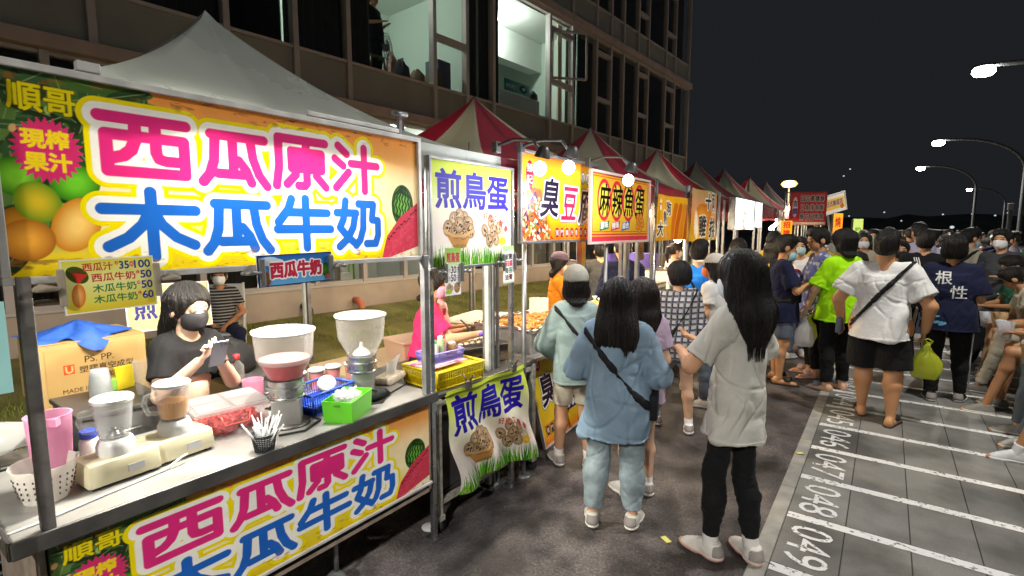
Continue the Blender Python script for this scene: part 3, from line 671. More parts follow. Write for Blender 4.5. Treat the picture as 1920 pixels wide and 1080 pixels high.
    if cap:
        f = Field(P(Hd((0, 0, .95))) - .24, P(Hd((0, 0, .95))) + .26, min(vx, .007)); kc, cc = cap; cmt = cloth('cap_' + cc, cc)
        if kc == 'beanie': f.ell(P(Hd((0, -.012, .957))), HP((.0545, .067, .0605)), 0, Rh); f.cut(P(Hd((0, 0, .928))), Rh @ (np.array((0, -.25, -1)) / 1.03))
        else:
            f.ell(P(Hd((0, -.008, .957))), HP((.052, .0635, .056)), 0, Rh); f.cut(P(Hd((0, 0, .956))), Rh @ (0, 0, -1.)); f2 = Field(P(Hd((0, 0, .95))) - .24, P(Hd((0, 0, .95))) + .26, min(vx, .007))
            f2.ell(P(Hd((0, .068, .957))), HP((.045, .047, .012)), 0, Rh); f2.sub_ell(P(Hd((0, .06, .948))), HP((.06, .06, .009)), Rh)
        co = finish(f, 'beanie' if kc == 'beanie' else 'cap', cmt, t, seed, fold=.003 if kc == 'beanie' else 0, freq=50)
        if kc != 'beanie': finish(f2, 'visor', cmt, co)
    if glasses:
        bm = BM(); M4 = Matrix(Rh.tolist()).to_4x4()
        for s in (-1, 1):
            c = Hd((s * .019, .062, .931)); tube(bm, [P(c + Rh @ (.0135 * math.cos(a), 0, .0105 * math.sin(a))) for a in np.linspace(0, 2 * PI, 13)], .0016, 5, cap=False); tube(bm, [P(Hd((s * .032, .058, .934))), P(Hd((s * .047, .0, .934)))], .0014, 5)
        tube(bm, [P(Hd((-.006, .063, .933))), P(Hd((.006, .063, .933)))], .0014, 5); link('glasses', bm, mat('glasses_frame', (.01, .01, .012), rough=.25), t)
    if glove:
        for s in (-1, 1):
            e, wr = arms[s]; d = (wr - e) / np.linalg.norm(wr - e); g = Field(P(wr) - .22, P(wr) + .22, .006)
            sidev = np.cross(d, (0, 0, 1.)) if abs(d[2]) < .8 else np.array((0, 1., 0)); sidev = sidev - d * (sidev @ d); sidev /= np.linalg.norm(sidev)
            if abs(d[2]) < .8 and sidev @ np.array((s, 0, 0)) > 0: sidev = -sidev
            nrm = np.cross(d, sidev); g.cone(P(wr - d * .02), P(wr + d * .05), .0195 * H, .0205 * H, .01, flat=(nrm, 1.5), cut=[(P(wr - d * .015), -d)])
            for q_, (off, ln) in enumerate(((.0145, .036), (.005, .041), (-.0048, .038), (-.014, .03))):
                b0 = wr + d * .053 + sidev * off; b1 = b0 + d * ln * .55 + nrm * .006 + sidev * off * .15; b2 = b1 + d * ln * .35 + nrm * .016; g.cone(P(b0), P(b1), .0068 * H, .0064 * H, .002); g.cone(P(b1), P(b2), .0064 * H, .0055 * H, .002)
            b0 = wr + d * .016 + sidev * .014; b1 = b0 + d * .02 + sidev * .014 + nrm * .004; b2 = b1 + d * .02 + sidev * .003; g.cone(P(b0), P(b1), .0085 * H, .007 * H, .004); g.cone(P(b1), P(b2), .007 * H, .006 * H, .002)
            finish(g, 'glove', mat('glove_purple', (.22, .12, .62), rough=.45), t, seed, fold=.001, freq=90)
    info = dict(P=P, T=T, Hd=Hd, sh=sh, arms=arms, legs=legs, Rl=Rl, Rh=Rh, H=H)
    return t, info
# ------------------------------------------------------------------ ground: asphalt lane, kerb strip, paving with numbered bays, grass bank
def asphalt_mat():
    m = mat('asphalt', (.066, .060, .058), rough=.62); n = m.node_tree.nodes; l = m.node_tree.links; b = n['Principled BSDF']
    tc = n.new('ShaderNodeTexCoord')
    def nz(s, d=6, rgh=.6):
        t = n.new('ShaderNodeTexNoise'); t.inputs['Scale'].default_value = s; t.inputs['Detail'].default_value = d; t.inputs['Roughness'].default_value = rgh; l.new(tc.outputs['Object'], t.inputs[0]); return t.outputs[0]
    def mr(v, a, c, d, e):
        r_ = n.new('ShaderNodeMapRange'); l.new(v, r_.inputs[0])
        for i, q in enumerate((a, c, d, e)): r_.inputs[i + 1].default_value = q
        return r_.outputs[0]
    def mul(a, c):
        x = n.new('ShaderNodeMath'); x.operation = 'MULTIPLY'; l.new(a, x.inputs[0]); l.new(c, x.inputs[1]); return x.outputs[0]
    stain = mr(nz(1.1, 7, .62), .38, .62, .30, 1.35); blot = mr(nz(4.5, 5), .36, .56, .50, 1.15); grit = mr(nz(75, 5), .3, .7, .5, 1.4); v = n.new('ShaderNodeTexVoronoi'); v.inputs['Scale'].default_value = 55; l.new(tc.outputs['Object'], v.inputs[0]); peb = mr(v.outputs['Distance'], 0, .6, 1.18, .72)
    k = mul(mul(stain, blot), mul(grit, peb)); mx = n.new('ShaderNodeMix'); mx.data_type = 'RGBA'; mx.blend_type = 'MULTIPLY'; mx.inputs[0].default_value = 1; mx.inputs[6].default_value = (.135, .115, .110, 1); l.new(k, mx.inputs[7])
    sp = mr(nz(2.3, 8, .7), .60, .66, 0, .65); m2 = n.new('ShaderNodeMix'); m2.data_type = 'RGBA'; l.new(sp, m2.inputs[0]); l.new(mx.outputs[2], m2.inputs[6]); m2.inputs[7].default_value = (.20, .17, .15, 1); l.new(m2.outputs[2], b.inputs['Base Color'])
    l.new(mr(nz(1.1, 7, .62), .38, .6, .38, .78), b.inputs['Roughness'])
    bp = n.new('ShaderNodeBump'); bp.inputs['Strength'].default_value = .6; bp.inputs['Distance'].default_value = .008; l.new(mul(grit, peb), bp.inputs['Height']); l.new(bp.outputs[0], b.inputs['Normal']); return m
bm = BM(); quad(bm, [(-200, -200, 0), (200, -200, 0), (200, 300, 0), (-200, 300, 0)]); tag(link('ground', bm, asphalt_mat()), kind='structure')
def tile_mat():
    m = mat('paving', (.24, .235, .22), rough=.7); n = m.node_tree.nodes; l = m.node_tree.links; b = n['Principled BSDF']; tc = n.new('ShaderNodeTexCoord')
    br = n.new('ShaderNodeTexBrick'); mp = n.new('ShaderNodeMapping'); l.new(tc.outputs['Object'], mp.inputs[0]); mp.inputs['Location'].default_value = (.40, -2.93 + 20 * .312, 0); l.new(mp.outputs[0], br.inputs[0])
    br.offset = 0; br.inputs['Scale'].default_value = 1; br.inputs['Brick Width'].default_value = .312; br.inputs['Row Height'].default_value = .624; br.inputs['Mortar Size'].default_value = .0035; br.inputs['Mortar Smooth'].default_value = .1
    br.inputs['Color1'].default_value = (.225, .22, .20, 1); br.inputs['Color2'].default_value = (.185, .18, .168, 1); br.inputs['Mortar'].default_value = (.03, .03, .028, 1)
    t = n.new('ShaderNodeTexNoise'); t.inputs['Scale'].default_value = 1.7; t.inputs['Detail'].default_value = 7; l.new(tc.outputs['Object'], t.inputs[0]); r_ = n.new('ShaderNodeMapRange'); l.new(t.outputs[0], r_.inputs[0]); r_.inputs[1].default_value = .36; r_.inputs[2].default_value = .6; r_.inputs[3].default_value = .42; r_.inputs[4].default_value = 1.1
    t3 = n.new('ShaderNodeTexNoise'); t3.inputs['Scale'].default_value = 90; l.new(tc.outputs['Object'], t3.inputs[0]); r3 = n.new('ShaderNodeMapRange'); l.new(t3.outputs[0], r3.inputs[0]); r3.inputs[3].default_value = .75; r3.inputs[4].default_value = 1.25
    q = n.new('ShaderNodeMath'); q.operation = 'MULTIPLY'; l.new(r_.outputs[0], q.inputs[0]); l.new(r3.outputs[0], q.inputs[1])
    mx = n.new('ShaderNodeMix'); mx.data_type = 'RGBA'; mx.blend_type = 'MULTIPLY'; mx.inputs[0].default_value = 1; l.new(br.outputs[0], mx.inputs[6]); l.new(q.outputs[0], mx.inputs[7]); l.new(mx.outputs[2], b.inputs['Base Color'])
    bp = n.new('ShaderNodeBump'); bp.inputs['Strength'].default_value = .5; bp.inputs['Distance'].default_value = .004; bp.invert = True; l.new(br.outputs['Fac'], bp.inputs['Height']); l.new(bp.outputs[0], b.inputs['Normal']); return m
bm = BM(); box(bm, (3.0, 33, -.039), (6.8, 74, .10)); tag(link('pavement', bm, tile_mat()), kind='structure')          # top at z = .011
bm = BM()
for k in range(74): box(bm, (-.446, -3.6 + k * 1.0, -.035), (.090, .992, .10), .006)
tag(link('kerb', bm, mat('kerb_stone', (.33, .32, .29), rough=.8, noise=.3, nscale=9, bump=.4, bscale=120)), kind='structure')
def worn_paint():
    m = mat('road_paint', (.74, .74, .73), rough=.6); n = m.node_tree.nodes; l = m.node_tree.links; b = n['Principled BSDF']; tc = n.new('ShaderNodeTexCoord'); t = n.new('ShaderNodeTexNoise'); t.inputs['Scale'].default_value = 38; t.inputs['Detail'].default_value = 8; l.new(tc.outputs['Object'], t.inputs[0])
    r_ = n.new('ShaderNodeMapRange'); l.new(t.outputs[0], r_.inputs[0]); r_.inputs[1].default_value = .35; r_.inputs[2].default_value = .44; r_.inputs[3].default_value = .3; r_.inputs[4].default_value = 1; l.new(r_.outputs[0], b.inputs['Alpha']); return m
wp = worn_paint()
bm = BM()
for k in range(-6, 60): y = 2.885 + .624 * k; quad(bm, [(-.395, y - .037, .0145), (3.4, y - .037, .0145), (3.4, y + .037, .0145), (-.395, y + .037, .0145)])
tag(link('road_marking', bm, wp), kind='structure')
for k in range(7):                                       # bay numbers read from the lane side
    V, T = glyph_tris('%03d' % (49 - k)); V = V * (.43 / V[:, 0].max(), .215 / V[:, 1].max()); y1 = 3.405 + .624 * k
    P3 = np.stack([-.352 + V[:, 1], y1 - V[:, 0], np.full(len(V), .0148)], -1)
    tag(link('bay_number', np_mesh('bay_number', P3, T), wp), kind='structure')

BU = Vector((.061, .998, 0)).normalized(); BN = Vector((.998, -.061, 0)).normalized(); B0 = -8.2
def bpt(u, w_, z): return BU * u + BN * (B0 * .998 + w_) + Vector((0, 0, z))          # a point of the building: along, out towards the street, up
gy = np.linspace(-4, 46, 120); gx = np.linspace(0, 1, 26); V = []; rs = np.random.RandomState(3)
GX, GY = np.meshgrid(gx, gy); x_in = -8.0 + .061 * GY; XX = -3.75 + (x_in + 3.75) * GX; ZZ = .012 + (.32 + .012 * np.clip(GY, 0, 12)) * np.clip((GX - .25) / .75, 0, 1) ** 1.2 + .04 * (vnoise(XX * 1.3 + 9, GY * 1.3 + 9, 4) - .5) * (GX > .02)
i = np.arange(GX.size).reshape(GX.shape); F = np.stack([i[:-1, :-1], i[:-1, 1:], i[1:, 1:], i[1:, :-1]], -1).reshape(-1, 4)
def soil_mat():
    m = mat('lawn_soil', (.26, .24, .08), rough=.95, noise=.5, nscale=2.5, bump=.8, bscale=60); return m
tag(link('lawn', np_mesh('lawn', np.stack([XX, GY, ZZ], -1).reshape(-1, 3), F), soil_mat(), smooth=True), kind='structure')
def lawn_z(x, y):
    g = (x + 3.75) / (-8.0 + .061 * y + 3.75); return .012 + (.32 + .012 * min(max(y, 0), 12)) * max(0, (g - .25) / .75) ** 1.2
N = 40000; gu = rs.rand(N) ** .8; gyy = -1 + 17 * rs.rand(N) ** 1.15; xx = -3.8 + (-8.0 + .061 * gyy + 3.85) * gu; keep = vnoise(xx * 1.1 + 20, gyy * 1.1 + 20, 5) > .42; xx, gyy = xx[keep], gyy[keep]; n_ = len(xx)
g = (xx + 3.75) / (-8.0 + .061 * gyy + 3.75); zz = .0 + (.32 + .012 * np.clip(gyy, 0, 12)) * np.clip((g - .25) / .75, 0, 1) ** 1.2
hh = rs.uniform(.03, .085, n_); a = rs.uniform(0, 2 * PI, n_); wd = rs.uniform(.004, .009, n_); lx, ly = rs.normal(0, .025, n_), rs.normal(0, .025, n_)
A = np.stack([xx - wd * np.cos(a), gyy - wd * np.sin(a), zz], -1); Bq = np.stack([xx + wd * np.cos(a), gyy + wd * np.sin(a), zz], -1); Cq = np.stack([xx + lx, gyy + ly, zz + hh], -1)
V = np.stack([A, Bq, Cq], 1).reshape(-1, 3); me = np_mesh('grass', V, np.arange(n_ * 3).reshape(-1, 3))
tag(link('grass', me, mat('grass_blade', (.24, .29, .04), rough=.8, noise=.5, nscale=3)), kind='stuff')
# hills behind the market, with a few far lamps
hv = []; hx = np.linspace(-160, 200, 80); hz = 3.5 + 5 * vnoise(hx * .02 + 3, hx * 0 + 2, 8) + 2.5 * vnoise(hx * .2, hx * 0, 9)
bm = BM(); fr = [bm.verts.new((x, 170, 0)) for x in hx]; tp = [bm.verts.new((x, 185, z)) for x, z in zip(hx, hz)]; bk = [bm.verts.new((x, 230, z * .6)) for x, z in zip(hx, hz)]
for k in range(79): bm.faces.new((fr[k], fr[k + 1], tp[k + 1], tp[k])); bm.faces.new((tp[k], tp[k + 1], bk[k + 1], bk[k]))
tag(link('hills', bm, mat('far_woods', (.16, .17, .15), rough=1, noise=.5, nscale=.3), smooth=True), kind='structure')  # woods colour lifted to stand in for haze over the hills

# ------------------------------------------------------------------ apartment building on the left
conc = mat('fascia_paint', (.44, .34, .31), rough=.75, noise=.18, nscale=3, bump=.15, bscale=60); spand = mat('spandrel_panel', (.27, .265, .235), rough=.7, noise=.15, nscale=2)
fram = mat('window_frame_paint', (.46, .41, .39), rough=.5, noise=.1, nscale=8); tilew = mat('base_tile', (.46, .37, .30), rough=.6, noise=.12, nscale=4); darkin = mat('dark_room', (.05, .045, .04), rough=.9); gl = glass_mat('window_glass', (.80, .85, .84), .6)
bld = thing('apartment_building', 'long building with dark curtained glass bays and two lit upstairs rooms behind the tents', 'building', (0, 0, 0), 0)
def bbox(bm, u0, u1, w0, w1, z0, z1, bev=0.0):
    c = bpt((u0 + u1) / 2, (w0 + w1) / 2, (z0 + z1) / 2); box(bm, c, (abs(w1 - w0), abs(u1 - u0), z1 - z0), bev, rot=Matrix.Rotation(-math.atan2(BU.x, BU.y), 3, 'Z'))
UE = 21.0
bm = BM(); bbox(bm, -6, UE, -.18, .0, -.3, .80); link('base_wall', bm, tilew, bld)
bm = BM(); bbox(bm, -6, UE + .03, -.3, .035, .80, .845, .006); link('window_sill', bm, mat('sill_paint', (.5, .46, .42), rough=.6), bld)
for z0, z1 in ((3.89, 4.06), (7.44, 7.64), (11.0, 11.22)):
    bm = BM(); bbox(bm, -6, UE + .14, -.4, .14, z0, z1, .01); link('ledge', bm, conc, bld)
for z0, z1 in ((4.06, 4.72), (7.66, 8.32), (11.25, 11.9)):
    bm = BM(); bbox(bm, -6, UE, -.14, -.03, z0, z1); link('spandrel', bm, spand, bld)
bm = BM(); bbox(bm, UE - .12, UE, -12, -.25, 0, 15); link('end_wall', bm, spand, bld)
def window(u0, u1, z0, z1, sash=False, pane=True, zs=()):
    bm = BM(); t = .055
    bbox(bm, u0 - t, u0 + t * .6, -.10, .045, z0, z1); bbox(bm, u0 + t * .6, u1 - t, -.08, .02, z0, z0 + .05); bbox(bm, u0 + t * .6, u1 - t, -.08, .02, z1 - .05, z1)
    if z0 > 4: bbox(bm, u0 - t, u0 + t * .6, -.028, .045, z0 - .64, z0)
    for z_ in zs: bbox(bm, u0 + t * .6, u1 - t, -.08, .035, z_ - .06, z_ + .06)
    fr_ = link('window', bm, fram, bld)
    if pane:
        bm = BM(); quad(bm, [bpt(u0, -.04, z0 + .04), bpt(u1, -.04, z0 + .04), bpt(u1, -.04, z1 - .04), bpt(u0, -.04, z1 - .04)]); link('pane', bm, gl, fr_)
    return fr_
UP = [-4.2, -2.6, -1.2, .25, 1.81, 3.38, 4.43, 5.40, 7.40, 8.34, 9.21, 11.44, 12.52, 13.81, 14.68, 15.49, 16.51, 17.29, 18.76, 19.61, UE]
NARROW = {7.40, 11.44, 13.81, 16.51, 18.76}
for a, b in zip(UP, UP[1:]):
    op = a in (5.40, 9.21, 11.44)
    window(a, b, 4.70, 7.42, pane=not (a == 11.44), zs=(5.72, 7.05) if a in NARROW else ())
    window(a, b, 8.30, 11.0, zs=(9.0, 10.4) if a in NARROW else ())
bm = BM(); bbox(bm, UE - .05, UE + .05, -.1, .05, 4.06, 14); link('corner_post', bm, fram, bld)
GR = [-4.2, -2.4, -.8, .82, 1.33, 2.85, 4.62, 5.58, 6.52, 8.3, 9.6, 10.70, 11.67, 12.39, 14.2, 16, 18, 19.5, UE]
for a, b in zip(GR, GR[1:]): window(a, b, .845, 3.885, zs=(2.3,))
# the open sash beside the lit room
hinge = bpt(11.52, .03, 0); bm = BM(); so = Vector((math.cos(R(-2)), 0, 0)); dirv = (BU * math.cos(R(38)) + BN * math.sin(R(38)))
def bar(bm, p, q, t=.035): tube(bm, [p, q], t, 4)
p0, p1 = hinge, hinge + dirv * .95
for a_, b_ in (((p0, 5.8), (p0, 6.98)), ((p1, 5.8), (p1, 6.98)), ((p0, 5.8), (p1, 5.8)), ((p0, 6.98), (p1, 6.98))): bar(bm, a_[0] + Vector((0, 0, a_[1])), b_[0] + Vector((0, 0, b_[1])))
so_ = link('open_sash', bm, fram, bld); bm = BM(); quad(bm, [p0 + Vector((0, 0, 5.8)), p1 + Vector((0, 0, 5.8)), p1 + Vector((0, 0, 6.98)), p0 + Vector((0, 0, 6.98))]); link('pane', bm, gl, so_)
# rooms behind the glass
green = mat('room_wall', (.62, .72, .64), rough=.8); white = mat('room_ceiling', (.75, .78, .74), rough=.8); flo = mat('room_floor', (.25, .24, .22), rough=.5)
def room(u0, u1, z0, z1, dep, wm, cm):
    bm = BM()
    q = lambda u, w_, z: bpt(u, w_, z)
    quad(bm, [q(u0, -dep, z0), q(u1, -dep, z0), q(u1, -dep, z1), q(u0, -dep, z1)]); quad(bm, [q(u0, -.2, z0), q(u0, -dep, z0), q(u0, -dep, z1), q(u0, -.2, z1)]); quad(bm, [q(u1, -.2, z0), q(u1, -dep, z0), q(u1, -dep, z1), q(u1, -.2, z1)])
    link('room_wall', bm, wm, bld); bm = BM(); quad(bm, [q(u0, -.2, z1), q(u1, -.2, z1), q(u1, -dep, z1), q(u0, -dep, z1)]); link('room_ceiling', bm, cm, bld)
    bm = BM(); quad(bm, [q(u0, -.15, z0), q(u1, -.15, z0), q(u1, -dep, z0), q(u0, -dep, z0)]); link('room_floor', bm, flo, bld)
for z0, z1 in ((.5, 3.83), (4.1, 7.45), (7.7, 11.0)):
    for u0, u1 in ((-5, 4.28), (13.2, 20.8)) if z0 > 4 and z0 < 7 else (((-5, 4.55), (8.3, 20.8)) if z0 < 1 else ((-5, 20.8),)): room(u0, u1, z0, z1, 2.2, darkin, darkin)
room(4.30, 8.9, 4.36, 7.40, 3.4, green, white); room(8.92, 13.1, 4.36, 7.40, 3.4, green, white); room(4.57, 8.28, .5, 4.30, 3.4, mat('dim_wall', (.58, .56, .52), rough=.8), white)
bm = BM(); bbox(bm, 8.95, 13.08, -1.9, -1.5, 6.55, 7.39); link('ceiling_beam', bm, white, bld)
lm = emis('room_lamp', (1, 1, .95), 9)
for u, w_, z, p in ((6.3, -1.6, 7.3, 95), (10.6, -1.0, 7.3, 110), (6.35, -1.1, 4.12, 42), (7.45, -1.3, 4.12, 42)):
    L = thing('ceiling_lamp', 'round white ceiling lamp lit inside the %s' % {6.3: 'upstairs room with the standing fan', 10.6: 'upstairs room beside the open sash', 6.35: 'ground floor room nearest the grey tent', 7.45: 'ground floor room nearest the first striped tent'}[u], 'ceiling lamp', bpt(u, w_, z), 0, 'ceiling lamps indoors')
    bm = BM(); lathe(bm, [(.02, .02), (.17, .01), (.18, -.03), (.12, -.06), (.02, -.07)], 16); link('lamp_shade', bm, lm, L); add_light('lamp_light', 'POINT', (0, 0, -.16), p, (.92, 1, .90), L, .1)
def curtain(u0, u1, z0, z1, m, label, w_=-.22, k=9.0):
    us = np.linspace(u0, u1, int((u1 - u0) * 40) + 8); bm = BM(); rows = []
    for z_ in (z0, (z0 + z1) / 2, z1): rows.append([bm.verts.new(bpt(u, w_ - .04 * math.sin(u * k * 2 * PI * .7 + .4 * math.sin(u * 11) + z_ * .3) * (1.2 if z_ == z0 else .9), z_)) for u in us])
    for a, b in zip(rows, rows[1:]):
        for j in range(len(us) - 1): bm.faces.new((a[j], a[j + 1], b[j + 1], b[j]))
    o = link('curtain', bm, m, None, smooth=True); tag(o, label, 'curtain', 'curtains behind the windows')
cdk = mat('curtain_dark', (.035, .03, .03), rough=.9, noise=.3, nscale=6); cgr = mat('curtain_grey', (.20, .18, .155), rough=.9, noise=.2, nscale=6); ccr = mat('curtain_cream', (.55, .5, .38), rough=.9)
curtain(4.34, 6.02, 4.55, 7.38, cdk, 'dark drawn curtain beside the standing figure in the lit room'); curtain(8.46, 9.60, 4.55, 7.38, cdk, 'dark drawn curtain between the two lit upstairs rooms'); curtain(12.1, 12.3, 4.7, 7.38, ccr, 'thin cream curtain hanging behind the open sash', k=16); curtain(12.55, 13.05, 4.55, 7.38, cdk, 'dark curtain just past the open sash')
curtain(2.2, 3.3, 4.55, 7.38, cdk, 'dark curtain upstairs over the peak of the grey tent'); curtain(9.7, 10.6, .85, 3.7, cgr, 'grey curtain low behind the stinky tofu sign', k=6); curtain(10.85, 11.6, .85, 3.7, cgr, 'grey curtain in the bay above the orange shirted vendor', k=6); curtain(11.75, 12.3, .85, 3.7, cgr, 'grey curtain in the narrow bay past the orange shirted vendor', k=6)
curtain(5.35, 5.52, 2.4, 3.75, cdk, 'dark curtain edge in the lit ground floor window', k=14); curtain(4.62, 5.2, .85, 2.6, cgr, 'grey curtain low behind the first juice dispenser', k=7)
# what stands in the rooms
def room_item(name, label, cat, build, m, group=None):
    bm = BM(); build(bm); return tag(link(name, bm, m), label, cat, group)
wbox = mat('white_box', (.6, .58, .54), rough=.7, noise=.1); tan = mat('tan_board', (.45, .33, .2), rough=.7, noise=.15)
def cab(u0, u1, w0, w1, z0, z1): return lambda bm: (bbox(bm, u0, u1, w0, w1, z0, z1, .01), bbox(bm, (u0 + u1) / 2 - .006, (u0 + u1) / 2 + .006, w1 + .002, w1 + .006, z0 + .05, z1 - .05))
room_item('cabinet', 'pale low cabinet under the window ledge of the lit upstairs room', 'cabinet', cab(9.75, 11.4, -.7, -.3, 4.1, 5.22), mat('cabinet_white', (.6, .66, .6), rough=.6))
cv = Canvas(1.0, .28, 160, 46, '5FB8B0'); cv.grad([(0, '2F8C8C'), (1, '8FD4CC')], 0); cv.text('SPORT', .06, .09, .09, 'EAF6F4'); cv.ell(.75, .14, .16, .09, '1B6C74'); cv.ell(.78, .15, .07, .04, 'D6EFEA')
o = link('box_of_goods', cv.mesh('box_print'), sheet_mat('print_plain', wear=.1)); o.location = bpt(9.95, -.30, 5.235); o.rotation_euler = (0, 0, -math.atan2(BU.x, BU.y)); tag(o, 'teal printed board lying on the pale cabinet upstairs', 'board')
room_item('helmet', 'dark helmet with a yellow stripe on the cabinet upstairs', 'helmet', lambda bm: lathe(bm, [(.02, .24), (.12, .22), (.19, .13), (.2, .02), (.05, 0)], 16, bpt(11.2, -.45, 5.225)), mat('helmet_shell', (.03, .035, .03), rough=.3))
def stool(bm, u, w_, z, h=.46, s=.17):
    bbox(bm, u - s, u + s, w_ - s, w_ + s, z + h - .03, z + h, .012)
    for a in (-1, 1):
        for b in (-1, 1): tube(bm, [bpt(u + a * (s + .03), w_ + b * (s + .03), z), bpt(u + a * (s - .03), w_ + b * (s - .03), z + h - .02)], [.026, .022], 6)
room_item('stool', 'green plastic stool by the standing figure upstairs', 'stool', lambda bm: stool(bm, 6.2, -.42, 4.62, .48), mat('stool_green', (.12, .14, .05), rough=.5))
room_item('stool', 'bright green stool behind the glass under the watermelon banner', 'stool', lambda bm: stool(bm, 5.95, -1.0, .52, .62), mat('stool_lime', (.25, .5, .03), rough=.5))
room_item('work_table', 'pale worktop behind the ground floor glass', 'table', lambda bm: (bbox(bm, 4.8, 5.5, -1.3, -.5, 1.02, 1.08), [tube(bm, [bpt(u, w_, .5), bpt(u, w_, 1.02)], .03, 6) for u in (4.9, 5.4) for w_ in (-1.2, -.6)]), wbox)
room_item('carton', 'pale carton against the glass behind the second dispenser', 'box', cab(4.9, 5.5, -.6, -.3, .62, 1.0), wbox)
room_item('storage_shelf', 'brown shelving with crates behind the glass beside the cardboard boxes', 'shelf', lambda bm: [bbox(bm, 1.0, 2.7, -1.2, -.6, z, z + .04) for z in (.6, 1.0, 1.4)] + [bbox(bm, 1.1 + k * .38, 1.1 + k * .38 + .28, -1.1, -.65, z + .04, z + .04 + hh_) for k in range(4) for z, hh_ in ((.6, .22), (1.0, .28), (1.4, .2))], mat('shelf_brown', (.22, .13, .08), rough=.7, noise=.4, nscale=5))
fan = thing('standing_fan', 'round standing fan in the lit upstairs room', 'fan', bpt(6.62, -.55, 4.1)); fm = mat('fan_grey', (.16, .17, .18), rough=.4)
bm = BM(); tube(bm, [(0, 0, .02), (0, 0, 1.12)], .022, 8); lathe(bm, [(.2, 0), (.2, .03), (.03, .06)], 20); link('pole', bm, fm, fan)
bm = BM(); qf = Matrix.Rotation(R(-62), 3, 'Z')
for r_ in (.06, .14, .22, .27): tube(bm, [qf @ Vector((r_ * math.cos(a), .03, 1.30 + r_ * math.sin(a))) for a in np.linspace(0, 2 * PI, 21)], .006, 4, cap=False)
for a in np.linspace(0, 2 * PI, 19)[:-1]: tube(bm, [qf @ Vector((.05 * math.cos(a), .05, 1.30 + .05 * math.sin(a))), qf @ Vector((.27 * math.cos(a), .03, 1.30 + .27 * math.sin(a)))], .003, 4)
link('fan_guard', bm, fm, fan); bm = BM()
for k in range(3):
    a = k * 2 * PI / 3; pts = [qf @ Vector((r_ * math.cos(a + t), .0 + .03 * t, 1.30 + r_ * math.sin(a + t))) for r_, t in ((.03, -.3), (.22, -.3), (.22, .55), (.03, .4))]; quad(bm, pts)
link('fan_blade', bm, mat('fan_blade', (.35, .42, .45), rough=.3), fan); bm = BM(); lathe(bm, [(.02, -.06), (.07, -.05), (.07, .05), (.02, .06)], 12, (0, 0, 1.3)); link('motor', bm, fm, fan)
for u, w_, sx, sz, c, lb in ((6.95, -.5, .28, .62, (.05, .05, .06), 'dark heaped bag on the sill side of the lit room'), (7.35, -.5, .3, .5, (.20, .12, .06), 'brown heaped bag against the lit room window'), (7.75, -.42, .36, .6, (.12, .09, .06), 'brown sack leaning by the narrow sash'), (8.0, -.55, .3, .95, (.10, .11, .16), 'dark blue grey storage box upstairs beside the narrow sash'), (7.0, -.9, .3, .85, (.5, .25, .2), 'small coloured packets piled behind the bags upstairs')):
    tt = BM()
    if 'bag' in lb or 'sack' in lb:
        lathe(tt, [(sx * .6, 0), (sx * .72, sz * .3), (sx * .55, sz * .75), (sx * .2, sz), (.02, sz * 1.02)], 14, (0, 0, 0), 1, .8)
        for v in tt.verts: v.co += Vector((rnd.uniform(-.03, .03), rnd.uniform(-.03, .03), rnd.uniform(-.03, .03)))
    elif 'packets' in lb:
        for k in range(5): box(tt, (rnd.uniform(-.05, .05), -.3 + k * .15, .42 + rnd.uniform(.05, .1)), (.1, .1, rnd.uniform(.12, .26)), .008)
        box(tt, (0, 0, .2), (.4, .9, .4), .01)
    else: box(tt, (0, 0, sz / 2), (.4, .4, sz), .02); box(tt, (.203, 0, sz * .5), (.006, .3, sz * .8))
    tag(link('bag' if 'bag' in lb or 'sack' in lb else 'storage_box', tt, mat('goods_%d' % int(u * 100), c, rough=.8, noise=.3), None, bpt(u, w_, 4.62 if 'bag' in lb or 'sack' in lb else 4.5), smooth='auto'), lb, 'bag' if 'bag' in lb or 'sack' in lb else 'box')
# plastic drain pipes low on the wall
for (u, lb, c) in ((5.35, 'orange corrugated drain pipe end low on the wall', (.75, .22, .12)), (4.35, 'grey pipe end low on the wall behind the dispensers', (.1, .1, .1))):
    bm = BM(); p = bpt(u, -.02, .52); pts = [p, p + BN * .14, p + BN * .22 - Vector((0, 0, .06)), p + BN * .26 - Vector((0, 0, .2))]; tube(bm, pts, .06, 10); tag(link('drain_pipe', bm, mat('pipe_%d' % int(c[0] * 100), c, rough=.5)), lb, 'pipe')

